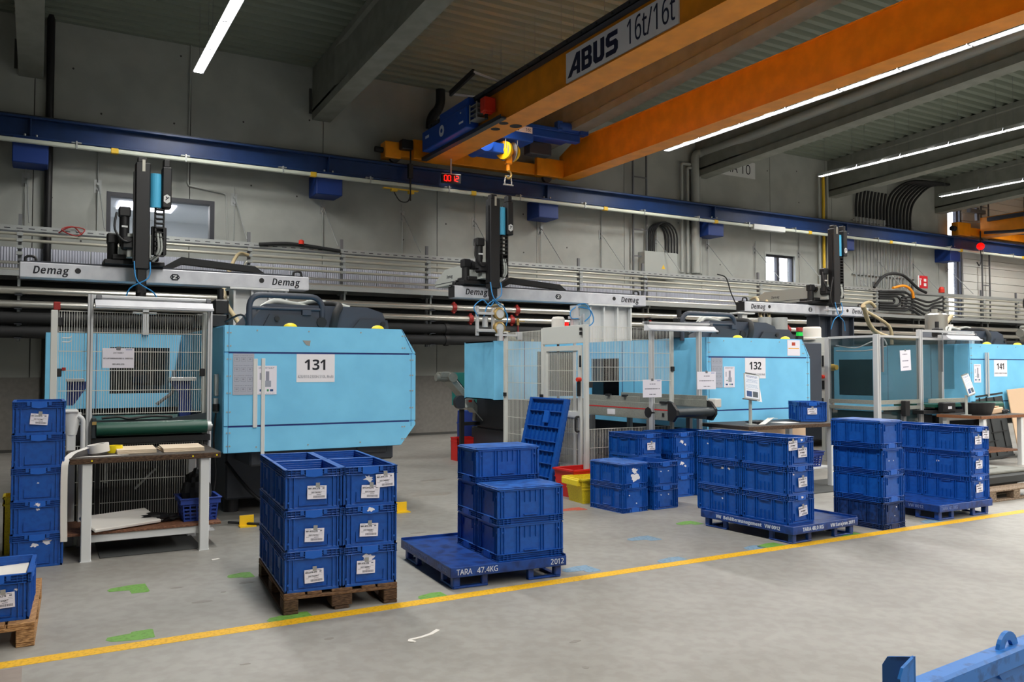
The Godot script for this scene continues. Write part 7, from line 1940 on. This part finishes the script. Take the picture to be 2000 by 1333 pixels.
func build_small() -> void:
	# leaning ribbed blue lid by the cage door
	var t := thing("pallet_cover", "big blue ribbed plastic cover leaning against the mesh door", "cover", V(6.02, 0.0, -9.95), -91.0)
	var b := Basis(Vector3.RIGHT, deg_to_rad(-13))
	part("plate", MB.new().box(b * V(0, 0.65, 0), V(1.0, 1.28, 0.02), 0.004, b), "crate_blue", t)
	for s in [-1.0, 1.0]:
		part("side_flange", MB.new().box(b * V(s * 0.465, 0.65, 0.025), V(0.07, 1.28, 0.07), 0.008, b), "crate_blue", t)
		part("end_flange", MB.new().box(b * V(0, 0.65 + s * 0.625, 0.025), V(0.86, 0.03, 0.07), 0.008, b), "crate_blue", t)
	for y in [1.1, 0.88, 0.68, 0.55, 0.38, 0.2]:
		part("cross_rib", MB.new().box(b * V(0, y, 0.032), V(0.86, 0.014, 0.05), 0.003, b), "crate_blue", t)
	for x in [-0.34, -0.23, -0.11, 0.0, 0.11, 0.23, 0.34]:
		part("long_rib", MB.new().box(b * V(x, 0.62, 0.022), V(0.008, 1.2, 0.026), 0.0, b), "crate_blue", t)
	part("catch", MB.new().box(b * V(0.05, 1.02, 0.05), V(0.13, 0.17, 0.03), 0.006, b), "grip_blue", t)
	# red and yellow bins
	var r := thing("red_bin", "open red plastic bin behind the yellow one", "bin", V(6.3, 0, -9.16), 4.0)
	part("body", bin_shape(0.62, 0.42, 0.36), "bin_red", r)
	part("rim", rim_shape(0.66, 0.46, 0.36), "bin_red", r)
	var y := thing("yellow_bin", "yellow plastic bin with sloping sides before the red bin", "bin", V(6.17, 0, -8.72), -4.0, "yellow bins")
	part("body", bin_shape(0.6, 0.4, 0.3), "bin_yellow", y)
	part("rim", rim_shape(0.68, 0.46, 0.3), "bin_yellow", y)
	part("side_lug", MB.new().bb(-0.36, -0.3, 0.22, 0.3, -0.2, 0.2, 0.01).bb(-0.1, 0.26, 0.2, 0.215, 0.2, 0.23, 0.004).bb(-0.12, -0.1, 0.2, 0.26, 0.2, 0.23, 0.004), "bin_yellow", y)
	part("print_mark", MB.new().bb(0.06, 0.16, 0.16, 0.162, 0.19, 0.196).bb(0.06, 0.16, 0.06, 0.062, 0.188, 0.193).bb(0.06, 0.062, 0.06, 0.162, 0.19, 0.195).bb(0.158, 0.16, 0.06, 0.162, 0.19, 0.195), "ink", y)
	# scraps of paper on the floor
	solo("floor_paper", MB.new().prism(PackedVector2Array([Vector2(2.0, 4.80), Vector2(2.02, 4.835), Vector2(2.10, 4.845), Vector2(2.18, 4.875), Vector2(2.25, 4.93), Vector2(2.265, 4.905), Vector2(2.19, 4.85), Vector2(2.10, 4.822), Vector2(2.03, 4.815), Vector2(2.045, 4.775), Vector2(2.03, 4.77)]), 0.001, 0.005, Transform3D(Basis(V(1, 0, 0), V(0, 0, -1), V(0, 1, 0)), Vector3.ZERO)), "card_white", "torn white paper strip on the bare floor in front", "paper")
	solo("floor_paper", MB.new().prism(PackedVector2Array([Vector2(1.35, 7.66), Vector2(1.42, 7.68), Vector2(1.41, 7.71), Vector2(1.35, 7.7)]), 0.001, 0.005, Transform3D(Basis(V(1, 0, 0), V(0, 0, -1), V(0, 1, 0)), Vector3.ZERO)), "card_white", "tiny white paper scrap right of the left workbench", "paper")
	# steel stillage in the foreground corner
	var s := thing("steel_stillage", "scratched blue steel stillage corner in the near right foreground", "stillage", V(1.955, 0.012, -1.41), 5.0)
	var ear := PackedVector2Array([Vector2(-0.05, 0.6), Vector2(-0.05, 0.885), Vector2(-0.03, 0.905), Vector2(0.03, 0.905), Vector2(0.05, 0.885), Vector2(0.05, 0.6)])
	part("corner_post", MB.new().bb(-0.045, 0.045, 0.0, 0.70, -0.045, 0.045, 0.006), "stillage_blue", s)
	part("corner_ear", MB.new().prism(PackedVector2Array([Vector2(-0.05, 0.6), Vector2(-0.05, 0.88), Vector2(-0.035, 0.905), Vector2(0.02, 0.925), Vector2(0.02, 0.6)]), 0.035, 0.043), "stillage_blue", s)
	part("corner_ear", MB.new().prism(PackedVector2Array([Vector2(-0.043, 0.6), Vector2(-0.043, 0.925), Vector2(0.03, 0.905), Vector2(0.045, 0.88), Vector2(0.045, 0.6)]), 0.014, 0.022, Transform3D(Basis(V(0, 0, -1), V(0, 1, 0), V(1, 0, 0)), Vector3.ZERO)), "stillage_blue", s)
	part("top_tube", MB.new().bb(0.03, 1.4, 0.77, 0.83, -0.03, 0.03, 0.008), "stillage_blue", s)
	part("side_sheet", MB.new().bb(0.04, 1.4, 0.2, 0.77, -0.015, -0.005), "stillage_blue", s)
	part("side_tube", MB.new().bb(-0.03, 0.03, 0.66, 0.72, 0.04, 1.2, 0.008), "stillage_blue", s)
	var eye := MB.new()
	var n := 24
	var c := V(0.60, 0.815, 0)
	for i in n:
		var q0 := eye_ring(TAU * i / n)
		var q1 := eye_ring(TAU * (i + 1) / n)
		for z in [-0.006, 0.006]:
			var d := V(0, 0, z)
			eye.q(c + q0[0] + d, c + q0[1] + d, c + q1[1] + d, c + q1[0] + d, d)
		var f := V(0, 0, 0.006)
		eye.q(c + q0[0] - f, c + q0[0] + f, c + q1[0] + f, c + q1[0] - f, -q0[0])
		eye.q(c + q0[1] - f, c + q0[1] + f, c + q1[1] + f, c + q1[1] - f, q0[1])
	part("lifting_eye", eye, "stillage_blue", s)

# inner and outer point of the lifting eye: an oval hole in a plate with a round head and a straight foot
func eye_ring(g: float) -> Array:
	var o := V(cos(g), sin(g), 0)
	var r := 0.06
	if o.y < 0.0:
		r = minf(0.06 / maxf(absf(o.x), 0.02), 0.075 / maxf(-o.y, 0.02))
	return [V(o.x * 0.028, o.y * 0.035, 0), o * r]

func bin_shape(w: float, d: float, h: float) -> MB:
	var m := MB.new()
	var k := 0.86
	var P := func(sx: float, sz: float, y: float, inset: float) -> Vector3:
		var f := lerpf(k, 1.0, y / h)
		return V(sx * (w / 2 * f - inset), y, sz * (d / 2 * f - inset))
	var c := [[-1, -1], [1, -1], [1, 1], [-1, 1]]
	for i in 4:
		var a: Array = c[i]
		var b: Array = c[(i + 1) % 4]
		var o := V(a[0] + b[0], 0, a[1] + b[1])
		m.q(P.call(a[0], a[1], 0, 0), P.call(b[0], b[1], 0, 0), P.call(b[0], b[1], h, 0), P.call(a[0], a[1], h, 0), o)
		m.q(P.call(a[0], a[1], 0.012, 0.008), P.call(b[0], b[1], 0.012, 0.008), P.call(b[0], b[1], h, 0.008), P.call(a[0], a[1], h, 0.008), -o)
	m.bb(-w * k / 2, w * k / 2, 0, 0.012, -d * k / 2, d * k / 2)
	for y in [h * 0.55, h * 0.7]:
		for s in [-1.0, 1.0]:
			var f := lerpf(k, 1.0, y / h)
			m.bb(-w / 2 * f - 0.006, w / 2 * f + 0.006, y, y + 0.012, s * (d / 2 * f - 0.004), s * (d / 2 * f + 0.008))
	return m

func rim_shape(w: float, d: float, h: float) -> MB:
	var m := MB.new()
	for s in [-1.0, 1.0]:
		m.bb(-w / 2, w / 2, h - 0.015, h + 0.012, s * (d / 2 - 0.03), s * d / 2, 0.004)
		m.bb(s * (w / 2 - 0.03), s * w / 2, h - 0.015, h + 0.012, -d / 2, d / 2, 0.004)
	return m
